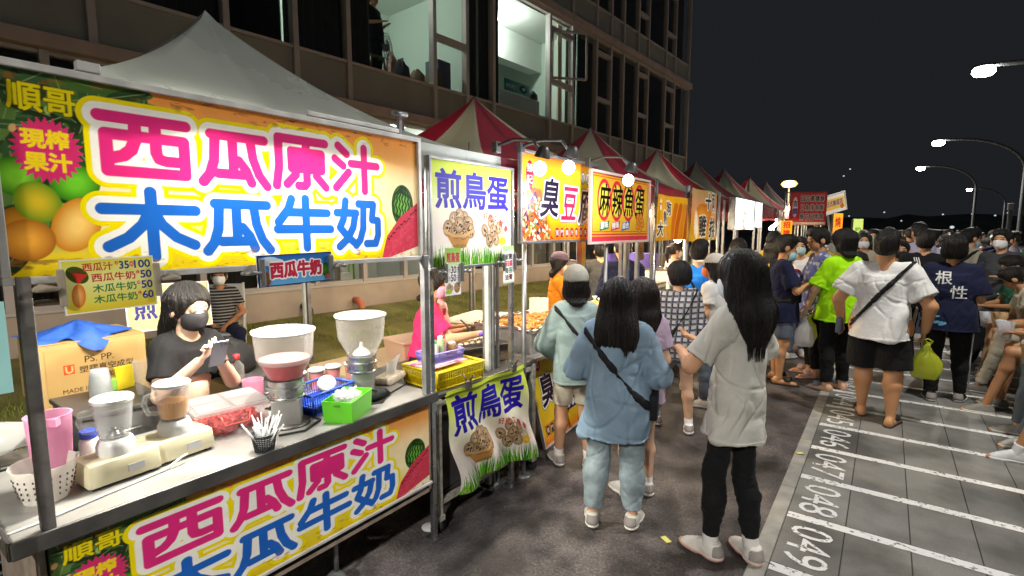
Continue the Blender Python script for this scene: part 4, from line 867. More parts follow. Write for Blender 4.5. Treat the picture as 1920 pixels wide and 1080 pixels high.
# ------------------------------------------------------------------ street lamps in a row, poles at the far edge of the paving
lampm = emis('street_lamp_lens', (1, .97, .9), 60); polem = mat('galvanised_pole', (.10, .105, .11), rough=.5, metal=.3, noise=.15)
def street_lamp(hx, hy, hz_, px_, power, label, warm=(1, .965, .90), vis=True):
    L = thing('street_lamp', label, 'street lamp', (px_, hy, 0), 0, 'street lamps along the paving'); d = hx - px_; n = abs(d); sg = -1 if d < 0 else 1
    bm = BM(); pts = [(0, 0, 0), (0, 0, hz_ - 1.6)] + [(sg * (n - .35) * (1 - math.cos(t)) , 0, hz_ - 1.6 + 1.62 * math.sin(t)) for t in np.linspace(.15, PI / 2, 9)] + [(d, 0, hz_ + .05)]
    tube(bm, pts, [.085, .075] + [.06] * 9 + [.04], 10); link('pole', bm, polem, L, smooth='auto')
    bm = BM(); lathe(bm, [(.10, 0), (.12, .5)], 12, (0, 0, 0)); link('pole_base', bm, polem, L)
    bm = BM(); lathe(bm, [(.03, .07), (.15, .05), (.18, .0), (.16, -.02)], 18, (d - .1, 0, hz_ + .02), 1.25, .9); hd_ = link('lamp_head', bm, polem, L)
    bm = BM(); lathe(bm, [(.15, -.012), (.20, -.07), (.21, -.14), (.16, -.22), (.07, -.25), (.01, -.255)], 18, (d - .1, 0, hz_ + .02), 1.15, 1.0, cap0=False); link('lens', bm, lampm, hd_)
    add_light('lamp_light', 'SPOT', (d - .1, 0, hz_ - .44), power, warm, L, .14, (0, 0, 0), 155, .6)
SLP = 2000
street_lamp(1.62, 5.0, 6.0, 4.9, 700, 'grey curved street lamp standing above the numbered bays, nearest of the row')
street_lamp(1.3, -5.0, 5.4, 4.6, 2300, 'grey unseen street lamp behind the viewer, placed to light the backs of the customers')  # out of view, set nearer than the row spacing to light the backs
street_lamp(1.84, 18.45, 6.0, 5.2, SLP, 'street lamp with the largest glare, high over the crowd'); street_lamp(1.76, 32.15, 6.0, 4.75, SLP, 'second visible street lamp, its curved arm clear against the night'); street_lamp(1.60, 44.6, 6.0, 4.4, SLP, 'smaller third street lamp with a curved arm, beyond the second'); street_lamp(6.59, 71, 6.0, 9.3, SLP, 'farthest street lamp, a small light low over the crowd')
L = thing('camera_post', 'thin grey post with a small box on top behind the seated people', 'post', (1.92, 14, 0)); bm = BM(); tube(bm, [(0, 0, 0), (0, 0, 2.25)], .035, 8); link('pole', bm, polem, L); bm = BM(); box(bm, (0, 0, 2.25), (.09, .09, .14), .01); link('head_box', bm, polem, L)
for k, (px, py) in enumerate(((1592, 405), (1658, 398), (1690, 414), (1768, 402), (1823, 401), (1866, 404), (1890, 399), (1594, 317), (1582, 330), (1785, 426))):
    p = at_y(px, py, 150); bm = BM(); bmesh.ops.create_icosphere(bm, subdivisions=2, radius=.19 if k < 9 else .4, matrix=Matrix.Diagonal((1, 1, .8, 1))); 
    tag(link('distant_lamp', bm, emis('distant_lamp', (.85, .92, 1), .7), None, p, smooth=True), 'tiny far white lamp on the dark hillside', 'lamp', 'far lamps on the hillside')
p = at_y(1480, 345, 41); L = thing('flood_lamp', 'bright orange flood lamp on a pole over the far stalls', 'flood lamp', (p.x, p.y, 0)); bm = BM(); tube(bm, [(0, 0, 0), (0, 0, p.z - .2)], .06, 8); link('pole', bm, polem, L); bm = BM(); lathe(bm, [(.02, -.26), (.3, -.2), (.42, 0), (.3, .2), (.02, .26)], 18, (0, 0, p.z), 1.3, 1); link('lens', bm, emis('sodium', (1, .50, .13), 1.7), L, smooth=True); add_light('lamp_light', 'POINT', (0, -.8, p.z), 700, (1, .66, .3), L, .2)
# ------------------------------------------------------------------ canopies
chrome = mat('steel_tube', (.40, .40, .41), rough=.28, metal=.9, noise=.2, nscale=12); galv = mat('galvanised_tube', (.27, .27, .27), rough=.45, metal=.7, noise=.3, nscale=14); rust = mat('old_tube', (.20, .18, .17), rough=.6, metal=.4, noise=.4, nscale=20); wpole = mat('painted_pole', (.55, .56, .52), rough=.5, noise=.25, nscale=12)
def vinyl(name, c, transl=.25, rough=.35):
    if name in MATS: return MATS[name]
    m = mat(name, c, rough=rough, noise=.16, nscale=2.2, bump=.12, bscale=9); n = m.node_tree.nodes; l = m.node_tree.links; b = n['Principled BSDF']; tl = n.new('ShaderNodeBsdfTranslucent'); tl.inputs[0].default_value = (*lin(c), 1); s = n.new('ShaderNodeMixShader'); s.inputs[0].default_value = transl
    l.new(b.outputs[0], s.inputs[1]); l.new(tl.outputs[0], s.inputs[2]); l.new(s.outputs[0], n['Material Output'].inputs[0]); return m
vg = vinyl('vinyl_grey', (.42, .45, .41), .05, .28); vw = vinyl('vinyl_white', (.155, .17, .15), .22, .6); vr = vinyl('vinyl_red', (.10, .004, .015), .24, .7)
def tent(cx, cy, zt, hx, hy, label, grey=False, seed=0, eave=2.28, hyn=None):
    hyn = hyn or hy
    t = thing('canopy_tent', label, 'canopy', (cx, cy, 0), 0, 'canopy tents over the stalls'); nr, na = 26, 96; V = []; F = []; MI = []
    rs_ = np.random.RandomState(seed); ph = rs_.rand(4) * 6
    for i in range(nr + 1):
        r_ = i / nr
        for k in range(na):
            a = 2 * PI * k / na; ca, sa = math.cos(a), math.sin(a); q = 1 / max(abs(ca), abs(sa)); dg = (1 - abs(abs(ca) - abs(sa)) * q)       # 1 on the hips
            z = eave + (zt - eave) * (.66 * (1 - r_) ** 2.0 + .34 * (1 - r_)) - .05 * (1 - dg) * math.sin(PI * r_) + .010 * math.sin(9 * a + ph[0] + 3 * r_) * r_ + .006 * math.sin(17 * a + ph[1]) * r_
            V.append((ca * q * r_ * hx, sa * q * r_ * (hy if sa > 0 else hyn), z + (.02 if i == 0 else 0)))
    for i in range(nr):
        for k in range(na): F.append((i * na + k, (i + 1) * na + k, (i + 1) * na + (k + 1) % na, i * na + (k + 1) % na)); ad = (k + .5) * 360 / na; ad = ad - 360 if ad > 180 else ad; MI.append(1 if not grey and (-98 < ad < -45 or 38 < ad < 52 or 84 < ad < 135) else 0)
    me = np_mesh('canopy', V, F); me.materials.append(vg if grey else vr); me.materials.append(vg if grey else vw); me.polygons.foreach_set('material_index', MI); link('canopy', me, None, t, smooth=True)
    V = []; F = []; MI = []
    for j in range(4):
        for k in range(na):
            a = 2 * PI * k / na; ca, sa = math.cos(a), math.sin(a); q = 1 / max(abs(ca), abs(sa)); fl = 1.012 + .010 * math.sin(20 * a + ph[2]) * j / 3; V.append((ca * q * hx * fl, sa * q * (hy if sa > 0 else hyn) * fl, eave - .004 - j * .065 + (.018 * math.sin(na * a / 4) if j == 3 else 0)))
    for j in range(3):
        for k in range(na): F.append((j * na + k, (j + 1) * na + k, (j + 1) * na + (k + 1) % na, j * na + (k + 1) % na)); MI.append(0 if grey else 0)
    me = np_mesh('valance', V, F); me.materials.append(vg if grey else vr); link('valance', me, None, t, smooth=True)
    for sx in (-1, 1):
        for sy in (-1, 1): bm = BM(); box(bm, (sx * (hx - .05), sy * ((hy if sy > 0 else hyn) - .05), eave / 2 - .01), (.034, .034, eave - .02), .004); box(bm, (sx * (hx - .05), sy * ((hy if sy > 0 else hyn) - .05), .012), (.1, .1, .02)); link('leg', bm, wpole if grey else galv, t)
    bm = BM()
    for sx in (-1, 1): box(bm, (sx * (hx - .05), (hy - hyn) / 2, eave - .05), (.024, hy + hyn - .14, .03)); box(bm, (0, sx * ((hy if sx > 0 else hyn) - .05), eave - .06), (2 * hx - .14, .024, .03))
    tube(bm, [(0, 0, eave - .1), (0, 0, zt - .03)], .02, 8); link('roof_frame', bm, galv, t)
    return t
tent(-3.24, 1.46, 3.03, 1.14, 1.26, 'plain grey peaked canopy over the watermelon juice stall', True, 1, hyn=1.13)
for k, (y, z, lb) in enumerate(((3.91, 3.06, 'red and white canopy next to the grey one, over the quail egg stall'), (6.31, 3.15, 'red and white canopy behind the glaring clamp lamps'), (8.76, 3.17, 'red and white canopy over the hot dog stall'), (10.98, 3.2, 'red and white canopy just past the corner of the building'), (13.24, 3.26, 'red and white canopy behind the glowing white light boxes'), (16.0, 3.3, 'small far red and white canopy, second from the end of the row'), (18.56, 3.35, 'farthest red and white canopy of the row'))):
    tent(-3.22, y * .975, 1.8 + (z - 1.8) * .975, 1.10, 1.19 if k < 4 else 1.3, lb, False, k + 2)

# ------------------------------------------------------------------ the juice stall's print: round lettering drawn stroke by stroke
G = {
 '西': [[(0, .95), (1, .95)], [(.06, .66), (.06, .04), (.97, .04), (.97, .66), (.06, .66)], [(.39, .95), (.38, .6), (.33, .42), (.24, .31), (.12, .26)], [(.62, .95), (.62, .40), (.65, .30), (.74, .27), (.93, .27)]],
 '瓜': [[(.14, .95), (.97, .95)], [(.2, .95), (.17, .45), (.1, .18), (.0, .02)], [(.46, .95), (.46, .22)], [(.22, .2), (.62, .2)], [(.55, .48), (.66, .3), (.74, .05)], [(.74, .95), (.78, .55), (.87, .22), (1, .0)]],
 '原': [[(.06, .95), (1, .95)], [(.06, .95), (.06, .4), (.0, .02)], [(.30, .72), (.30, .38), (.92, .38), (.92, .72), (.30, .72)], [(.62, .94), (.58, .74)], [(.32, .55), (.9, .55)], [(.60, .38), (.60, .1), (.55, .04), (.43, .04)], [(.38, .26), (.2, .06)], [(.80, .26), (1, .04)]],
 '汁': [[(.1, .96), (.28, .80)], [(.02, .67), (.2, .53)], [(.03, .04), (.32, .40)], [(.38, .60), (1, .60)], [(.69, .98), (.69, .0)]],
 '木': [[(0, .73), (1, .73)], [(.5, 1), (.5, 0)], [(.48, .70), (.40, .50), (.24, .30), (.04, .17)], [(.52, .70), (.60, .50), (.76, .30), (.97, .17)]],
 '牛': [[(.26, .98), (.2, .78), (.02, .52)], [(.2, .72), (.94, .72)], [(0, .38), (1, .38)], [(.52, 1), (.52, 0)]],
 '奶': [[(.2, 1), (.14, .6), (.06, .42), (.22, .22), (.42, .04)], [(0, .74), (.44, .74)], [(.42, .74), (.36, .42), (.22, .16), (.04, .0)], [(.50, .95), (.86, .95)], [(.86, .95), (.82, .60), (.97, .58), (.97, .25), (.90, .05), (.68, .05)], [(.62, .95), (.60, .4), (.52, .14), (.42, .02)]],
}
def melon(cv, cx, cy, rx, ry, rot=0):
    cv.ball(cx, cy, rx, ry, '123d10', '6fae3c', rot, 1.6)
    for k in range(-3, 4):
        o = k * rx * .28
        D = cv.d_strokes([[(o * (1 - abs(t) ** 2.2) + .006 * math.sin(t * 14 + k), t * ry * .96) for t in np.linspace(-1, 1, 14)]], cx, cy, 1, 1); cv.put(cv.aa(D - .0045) * (cv.aa(cv.d_ell(cx, cy, rx, ry, rot))), '12300f')
def leafs(cv, x0, y0, x1, y1, n, seed, cols=('2c4420', '45682c', '3a5a34', '5c7c3c', '22331c')):
    rs_ = np.random.RandomState(seed)
    for k in range(n):
        x, y, a, L = rs_.uniform(x0, x1), rs_.uniform(y0, y1), rs_.uniform(0, 6.28), rs_.uniform(.03, .085); c, q = math.cos(a), math.sin(a); cv.ell(x, y, L, L * rs_.uniform(.22, .4), cols[rs_.randint(len(cols))], a)
        D = cv.d_strokes([[(x - c * L * .8, y - q * L * .8), (x + c * L * .8, y + q * L * .8)]], 0, 0, 1, 1); cv.put(cv.aa(D - .0012) * .8, '8fa66a')
def hero():
    W, H = 1.57, .59; cv = Canvas(W, H, 780, 294, 'F0D9A0'); cv.grad([(0, 'DDBE0A'), (.10, 'E6CC2C'), (.34, 'F2E6B4'), (.62, 'F4D9A8'), (.82, 'EFA858'), (1, 'E8903C')])
    m = np.clip((.235 - cv.X + .05 * (vnoise(cv.X * 9, cv.Y * 9, 3) - .5) * 3 + .16 * np.clip((cv.Y - .42) / .17, 0, 1)) / .03, 0, 1) * np.clip((cv.Y - .06) / .08, 0, 1); cv.put(m, '34502c'); leafs(cv, 0, .18, .2, .58, 90, 1); leafs(cv, .1, .5, .36, .585, 34, 2); leafs(cv, 0, .05, .06, .2, 10, 5)
    rs_ = np.random.RandomState(4)
    for k in range(14): x, y = rs_.uniform(.0, .22), rs_.uniform(.2, .5); cv.ell(x, y, .012, .008, ('E0B070', '9FBF5A', '60C030')[k % 3], rs_.uniform(0, 3))
    cv.ball(.035, .285, .055, .055, '2f6a12', '7fc832', 0, 1.4); cv.ball(.03, .14, .05, .06, '8a5a14', 'd8902c', 0, 1.2); cv.ball(.165, .275, .062, .055, '2f7014', '6fc82c', .3, 1.4); cv.ball(.075, .215, .052, .06, '5f8c1c', 'd8b828', .4, 1.2); cv.ball(.16, .15, .058, .085, 'c87c12', 'ffd070', -.4, 1.3); cv.ball(.045, .105, .062, .06, 'a8641c', 'f0a83c', .2, 1.3)
    ang = np.linspace(0, 2 * PI, 57)[:-1]; cv.poly([(.108 + (.094 if k % 2 == 0 else .076) * math.cos(a) * .9, .365 + (.098 if k % 2 == 0 else .078) * math.sin(a)) for k, a in enumerate(ang)], 'CF2E68')
    cv.text('現榨', .052, .372, .052, 'F2D21A', wid=.105, bold=.0022); cv.text('果汁', .055, .306, .052, 'F2D21A', wid=.105, bold=.0022); cv.text('順哥', .03, .475, .075, 'E8D410', wid=.15, bold=.0018, outline=((.0022, '4a3a14'),), rot=-.02)
    melon(cv, 1.468, .255, .072, .105); cv.poly([(1.33, .0), (1.57, .0), (1.57, .275), (1.45, .2), (1.36, .10)], 'C83A50'); cv.poly([(1.33, .0), (1.38, .0), (1.57, .05), (1.57, .0), (1.45, -.01)], 'E8E4C0'); cv.put(np.clip((vnoise(cv.X * 60, cv.Y * 60, 2) - .45) * 2, 0, 1) * ((cv.X > 1.34) & (cv.Y < .04 + (cv.X - 1.33) * .9) & (cv.X - 1.33 > cv.Y * .55)), 'D8586A')
    for k in range(26): x = 1.37 + .195 * (k / 26); y = .085 + .16 * (k / 26) + rs_.uniform(-.012, .012); cv.ell(x, y, .0055, .0032, '3a1414', rs_.uniform(0, 3))
    top_ = (('西', .235, .315, .245, .185), ('瓜', .53, .305, .235, .185), ('原', .805, .31, .225, .205), ('汁', 1.075, .315, .235, .20)); bot = (('木', .225, .045, .27, .215), ('瓜', .53, .055, .235, .185), ('牛', .80, .06, .245, .205), ('奶', 1.08, .06, .235, .205))
    Ds = [(cv.d_strokes(G[g], x, y, a, b), c) for row, c in ((top_, 'DE2C7C'), (bot, '1F62BE')) for g, x, y, a, b in row]; Dm = np.minimum.reduce([d for d, _ in Ds]); r_ = .0185
    cv.put(cv.aa(Dm - r_ - .036), 'EDD800'); cv.put(cv.aa(Dm - r_ - .021), 'F3F0E6')
    for d, c in Ds: cv.put(cv.aa(d - r_), c)
    n_ = vnoise(cv.X * 26, cv.Y * 90, 7); cv.put(np.clip((n_ - .62) * 5, 0, .75) * np.clip((np.abs(cv.Y - .30) - .225) / .03, 0, 1), '8a5a2c')            # scuffs along the edges
    return cv
H_ = hero(); hero_me = H_.mesh('banner_print')
def framed(name, label, cat, me, m, loc, W, H, fm, ft=.022, ry=0.0, rz=0.0, back=True, parts=True, group=None):
    t = thing(name, label, cat, loc, rz, group); t.rotation_euler = (0, ry, rz)
    o = link('print', me, None, t)
    if not len(me.materials): me.materials.append(m)
    else: o.material_slots[0].link = 'OBJECT'; o.material_slots[0].material = m
    if ft:
        bm = BM(); box(bm, (0, W / 2, -ft / 2), (.03, W + 2 * ft, ft), .003); box(bm, (0, W / 2, H + ft / 2), (.03, W + 2 * ft, ft), .003); box(bm, (0, -ft / 2, H / 2), (.028, ft, H), .003); box(bm, (0, W + ft / 2, H / 2), (.028, ft, H), .003); link('frame', bm, fm, t)
    return t
alu = mat('banner_frame', (.62, .61, .58), rough=.45, metal=.25, noise=.3, nscale=10)
T1 = framed('shop_banner', 'big backlit banner reading 西瓜原汁 over 木瓜牛奶 across the juice stall', 'banner', hero_me, sheet_mat('backlit_film', transl=.065, rough=.4, wear=.12), (-2.0, .33, 1.665), 1.57, .585, alu)
bm = BM(); box(bm, (0, .22, .625), (.03, .06, .03), .004); link('hanger', bm, alu, T1); bm = BM(); box(bm, (0, 1.2, .622), (.02, .5, .02), .004); link('curtain_rail', bm, alu, T1); bm = BM(); box(bm, (0.0, 1.46, .655), (.018, .018, .09)); tube(bm, [(.02, 1.40, .70), (.02, 1.49, .705)], .013, 8); link('bracket_lamp', bm, galv, T1)
# tube lamp behind the banner that lights print, counter and vendor
stl = thing('work_light', 'white tube lamp behind the big watermelon banner', 'lamp', (-2.32, 1.15, 2.02)); bm = BM(); tube(bm, [(0, -.35, 0), (0, .35, 0)], .016, 8); link('tube', bm, emis('tube_lamp', (1, .97, .86), 26), stl); bm = BM(); box(bm, (-.03, 0, .03), (.05, .76, .03), .005); tube(bm, [(-.03, .3, .03), (-.03, .3, .24)], .006, 6); tube(bm, [(-.03, -.3, .03), (-.03, -.3, .24)], .006, 6); link('fitting', bm, wpole, stl)
LPW = 200
for y in (-.28, .05, .32): add_light('lamp_light', 'POINT', (.06, y, -.03), LPW / 3, (1, .95, .82), stl, .03)

# ------------------------------------------------------------------ juice cart
steel = mat('counter_steel', (.44, .43, .41), rough=.38, metal=.55, noise=.3, nscale=5, bump=.05, bscale=30); dsteel = mat('dark_steel', (.13, .125, .12), rough=.4, metal=.6, noise=.4, nscale=10)
cart = thing('juice_cart', 'long steel juice cart with a printed front, on castors', 'food cart', (0, 0, 0))
bm = BM(); box(bm, (-2.30, 1.13, .884), (.66, 1.72, .026), .004); link('counter_top', bm, steel, cart); bm = BM(); box(bm, (-1.972, 1.13, .877), (.014, 1.74, .056), .005); box(bm, (-2.30, .262, .877), (.65, .014, .056), .003); link('counter_edge', bm, dsteel, cart)
bm = BM(); box(bm, (-2.31, .33, .60), (.6, .02, .54)); box(bm, (-2.31, 1.965, .60), (.6, .02, .54)); box(bm, (-2.62, 1.15, .6), (.02, 1.62, .54)); box(bm, (-2.31, 1.15, .33), (.6, 1.62, .02)); link('cabinet', bm, mat('cart_wood', (.28, .22, .17), rough=.7, noise=.3), cart)
for (y, x) in ((.42, -2.1), (.42, -2.5), (1.40, -2.1), (1.86, -2.52)):
    cs = BM(); lathe(cs, [(.012, -.018), (.05, -.018), (.058, -.01), (.058, .01), (.05, .018), (.012, .018)], 18); ob = link('caster', cs, mat('caster_rubber', (.12, .12, .12), rough=.6), cart, (x, y, .06), rot=(PI / 2, 0, .5)); bm = BM(); box(bm, (0, .0, 0.0), (.004, .09, .045)); tube(bm, [(0, .06, 0), (0, .26, 0)], .012, 8); link('caster_fork', bm, galv, ob, (0, 0, 0))
low = hero_me.copy(); bp_ = framed('front_banner', 'printed front panel of the juice cart repeating the 西瓜原汁 banner, dim and in the shade', 'banner', low, sheet_mat('printed_board', rough=.45, wear=.15), (-1.995, .345, .39), 1.57, .59, alu, 0)
bp_.scale = (1, 1.02, .79); bm = BM(); box(bm, (0, .785, -.01), (.02, 1.6, .018), .003); link('bottom_rail', bm, alu, bp_)
for nm, (x, y) in (('left', (-2.0, .352)), ('right', (-1.99, 1.93))): bm = BM(); box(bm, (x, y, 1.283), (.034, .034, .766), .003); link('post', bm, rust if nm == 'left' else galv, cart)
for y in (.352, 1.93): bm = BM(); box(bm, (-2.035, y, 1.97), (.03, .03, .62)); link('post_top', bm, galv, cart)
pl = at_z(12, 1075, .88); bm = BM(); box(bm, (-1.93, .205, 1.15), (.045, .045, 2.28), .008); box(bm, (-1.93, .205, .012), (.12, .12, .02)); tag(link('tent_pole', bm, wpole), 'pale painted pole at the near end of the juice cart', 'pole')

# ------------------------------------------------------------------ smaller prints
plain = sheet_mat('print_plain', wear=.1); gloss = sheet_mat('print_gloss', rough=.25, coat=.4, wear=.1); thinp = sheet_mat('print_thin', transl=.05, rough=.5, wear=.1)
def egg(cv, x, y, rx, ry, rot=0, seed=0):
    cv.ell(x, y, rx * 1.05, ry * 1.05, '5c4428', rot); cv.ball(x, y, rx, ry, '9c7a52', 'd9bd98', rot, 1.3); rs_ = np.random.RandomState(seed + 1)
    for k in range(13): a, q = rs_.uniform(0, 6.3), rs_.uniform(0, .85); s_ = rs_.uniform(.07, .24) * rx; cv.ell(x + q * rx * .8 * math.cos(a), y + q * ry * .8 * math.sin(a), s_, s_ * .6, '3a2414', rs_.uniform(0, 3))
def grassy(cv, h, seed=3, n=190):
    rs_ = np.random.RandomState(seed)
    for k in range(n): x = rs_.uniform(0, cv.W); hh_ = h * rs_.uniform(.4, 1.1); cv.poly([(x - .006, 0), (x + .006, 0), (x + rs_.uniform(-.02, .02), hh_)], ('3f8a1c', '5faa26', '86bc3c', '2c6c14')[rs_.randint(4)])
def egg_print(W, H, w, h, pics=True):
    cv = Canvas(W, H, w, h, 'F0E6D8'); cv.grad([(0, 'E9E4DA'), (.35, 'F0E2D6'), (.55, 'EAE6C8'), (.8, 'C9D85A'), (1, 'C2D440')]); k = H / .6
    cv.text('煎鳥蛋', .045 * W / .75, .335 * k, .215 * k, '22109A', wid=W * .88, bold=.0062)
    x0, y0, q = W * .31, .185 * k, W / .75; cv.poly([(x0 - .135 * q, y0 + .03 * k), (x0 + .13 * q, y0 + .035 * k), (x0 + .06 * q, y0 - .072 * k), (x0 - .055 * q, y0 - .075 * k)], 'C08A4C'); cv.ell(x0, y0 - .072 * k, .06 * q, .012 * k, 'A87440')
    for j, (dx, dy) in enumerate(((-.045, .085), (.045, .09), (0, .105), (.085, .06), (-.095, .035), (-.03, .02), (.035, .015), (.095, .02), (0, .055))): egg(cv, x0 + dx * q, y0 + dy * k, .04 * q, .046 * k, .4 * math.sin(j * 3), j)
    D = cv.d_strokes([[(x0 - .13 * q, y0 + .02 * k), (x0 - .05 * q, y0 - .01 * k), (x0 + .05 * q, y0 - .01 * k), (x0 + .125 * q, y0 + .025 * k)]], 0, 0, 1, 1); cv.put(cv.aa(D - .008), 'D8A868')
    x1 = W * .73
    for j, (dx, dy) in enumerate(((-.08, .02), (-.02, .075), (.06, .04), (-.035, -.045), (.03, -.035), (0, .02))): egg(cv, x1 + dx * q, y0 + dy * k, .033 * q, .042 * k, .5 * math.sin(j * 2 + 1), j + 20)
    cv.ball(x1 + .1 * q, y0 - .025 * k, .032 * q, .045 * k, 'c8b890', 'f0e2b0', .2); cv.ball(x1 + .095 * q, y0 - .05 * k, .036 * q, .024 * k, 'f0b010', 'ffd840')
    for j, g in enumerate('好吃又營養'): t = j / 4; cv.text(g, W * (.60 + .27 * t), k * (.275 - .055 * t ** 2), .042 * k, 'C8283C', bold=.001, rot=-.9 * t * t)
    grassy(cv, .13 * k); return cv
egp = egg_print(.745, .585, 370, 290)
es = framed('egg_sign', 'yellow green hanging sign reading 煎鳥蛋 with baskets of quail eggs', 'sign', egp.mesh('egg_print'), thinp, (-2.0, 1.995, 1.595), .735, .585, galv, .016)
# ---- draped cloth in front of the egg cart
def drape(X, Y):
    v = Y / .6; bulge = .03 * np.sin(X * 9 + .6) * (1 - v) + .018 * np.sin(X * 21 + v * 5) * (1 - v) ** .6 + .05 * (1 - v) ** 1.5 * (X / .8) + .014 * np.sin((X + Y) * 17)
    return (bulge + .02 * (v > .96), X + .10 * (1 - v) * 1.0 + .01 * np.sin(Y * 14), Y + .03 * np.sin(X * 4 + .5) * (1 - v))
clo = egg_print(.78, .6, 390, 300); t = tag(link('hanging_cloth', clo.mesh('egg_cloth', drape), plain), 'wavy cloth print reading 煎鳥蛋 clipped along the front of the egg cart', 'banner'); t.location = (-1.985, 2.06, .205); t.scale = (1, 1, 1.12)
for y in (2.24, 2.70):
    bm = BM(); box(bm, (0, 0, 0), (.02, .05, .05), .006); tube(bm, [(0, -.012, .02), (-.03, -.012, .06), (-.05, .0, .05)], .005, 6); tube(bm, [(0, .012, .02), (.03, .012, .06), (.05, 0, .05)], .005, 6); tag(link('clip', bm, dsteel, None, (-1.955, y, .885)), 'dark metal clip holding the cloth at its %s end' % ('near' if y < 2.5 else 'far'), 'clip')
# ---- tofu sign
cv = Canvas(1.09, .59, 480, 260, 'F0C020'); cv.grad([(0, 'E87A1C'), (.18, 'F2A818'), (.45, 'F0D820'), (.75, 'D8DC30'), (1, 'E07A28')]); cv.put(np.clip((.42 - cv.X - cv.Y * .35) / .06, 0, 1) * np.clip((.4 - cv.Y) / .05, 0, 1), 'B06028'); rs_ = np.random.RandomState(8)
for k in range(420):
    x, y = rs_.uniform(0, .42), rs_.uniform(0, .36)
    if x + y * .7 < .42: cv.ell(x, y, rs_.uniform(.006, .028), rs_.uniform(.004, .014), ('D86A28', 'E8B068', '9A4018', 'F0E0B0', '5C8A2C', 'F4E8D0', 'C03A1C', '3c2a5c')[rs_.randint(8)], rs_.uniform(0, 3))
cv.ell(.105, .45, .048, .095, 'C01C44'); cv.text('臻', .07, .465, .06, 'F4E4DC', wid=.07); cv.text('記', .07, .39, .06, 'F4E4DC', wid=.07)
for g, x, y, s_, c in (('臭', .235, .17, .27, '2A2038'), ('豆', .53, .155, .24, 'C02050'), ('腐', .79, .13, .27, '2A2038')): cv.text(g, x, y, s_, c, wid=s_ * .88, bold=.006, shear=.18, outline=((.02, '1c1626'), (.015, 'F6F2F0')))
for j, g in enumerate('香麻辣'): cv.ell(.86 + j * .085, .485, .036, .05, '2c2c50'); cv.ell(.86 + j * .085, .485, .031, .044, 'E8ECF4'); cv.text(g, .838 + j * .085, .46, .05, '20204a', wid=.044)
for j, g in enumerate('獨門醬汁香酥多汁'): x = .47 + j * .074; cv.ell(x, .055, .031, .036, 'A01830'); cv.text(g, x - .022, .033, .042, 'F8F0E4', wid=.044)
framed('tofu_sign', 'yellow and orange sign reading 臭豆腐 under two glaring lamps', 'sign', cv.mesh('tofu_print'), gloss, (-1.995, 2.835, 1.725), 1.09, .59, galv, .02)
# ---- fish ball sign
cv = Canvas(1.2, .56, 480, 224, 'E9BE2C'); cv.grad([(0, 'D83A4A'), (.07, 'D83A4A'), (.075, 'E8A42A'), (.5, 'EFD040'), (1, 'E2A028')]); 
for o, c, wd in ((.012, 'C82838', .006), (.035, 'C85A28', .004)): D = cv.d_strokes([[(o, o + .045), (1.2 - o, o + .045), (1.2 - o, .56 - o), (o, .56 - o), (o, o + .045)]], 0, 0, 1, 1); cv.put(cv.aa(D - wd), c)
for j, g in enumerate('麻辣魚蛋'):
    x = .235 + j * .245; d = cv.d_ell(x, .34, .115, .155); cv.put(cv.aa(np.abs(d) - .012), 'DB3040'); cv.put(cv.aa(d + .02) * .7, 'F0E050'); cv.text(g, x - .10, .215, .255, '16140E', wid=.20, bold=.004, shear=.12)
for j, (g, c) in enumerate((('原味', '1C7C4C'), ('辣味', 'C83058'), ('綜合', '2858A8'))): x = .16 + j * .215; cv.poly([(x, .085), (x + .17, .105), (x + .18, .175), (x + .01, .155)], c); cv.text(g, x + .02, .1, .055, 'F6F2E8', wid=.14, rot=.1, bold=.002)
for k in range(16): x, y = 1.0 + .07 * math.cos(k * 2.4) * (k / 16) ** .5 * 1.3, .16 + .08 * math.sin(k * 2.4) * (k / 16) ** .5; cv.ball(x, y, .035, .03, 'C8701C', 'F0A844')
framed('fish_ball_sign', 'gold sign with a red key border reading 麻辣魚蛋', 'sign', cv.mesh('fish_print'), gloss, (-1.90, 3.655, 1.705), 1.2, .55, mat('pale_frame', (.6, .5, .45), rough=.5), .02)
# ---- hot dog flag, chicken flag
cv = Canvas(1.0, .47, 260, 122, 'E0A010'); cv.grad([(0, 'D89810'), (1, 'E8AC18')])
for k in range(4): x = .56 + k * .11; D = cv.d_strokes([[(x, -.02), (x + .02, .2), (x + .06, .36)]], 0, 0, 1, 1); cv.put(np.clip(cv.aa(D - .045), 0, 1) * .9, ('C8641C', 'B8501C', 'D07C20', '9C4418')[k])
for g, x, y, s_ in (('大', .03, .05, .14), ('熱', .19, .165, .14), ('狗', .36, .265, .14)): cv.text(g, x, y, s_, '1C1A18', bold=.005, wid=s_, outline=((.014, 'F6F0DC'),))
cv.ell(.085, .40, .028, .03, 'F0E0C0'); cv.ell(.085, .355, .03, .03, 'C83020'); cv.ell(.085, .34, .02, .03, 'F4F0E8')
def wavy(X, Y): return (.02 * np.sin(X * 8 + Y * 3), X, Y)
o = tag(link('hot_dog_flag', cv.mesh('hot_dog_print', wavy), thinp), 'plain orange flag reading 大熱狗 over sausages', 'banner'); o.location = (-1.9, 5.06, 1.69)
cv = Canvas(1.22, .63, 270, 140, 'E8B060'); cv.grad([(0, 'D8A820'), (.4, 'F0A028'), (.75, 'D8A070'), (1, 'B89858')]); cv.put(np.clip((vnoise(cv.X * 5, cv.Y * 5, 2) - .5) * 3, 0, .7), 'D8C8A0'); cv.ball(.55, .3, .28, .16, 'D87818', 'F8B040'); cv.ell(.24, .2, .13, .17, 'EFE8D0')
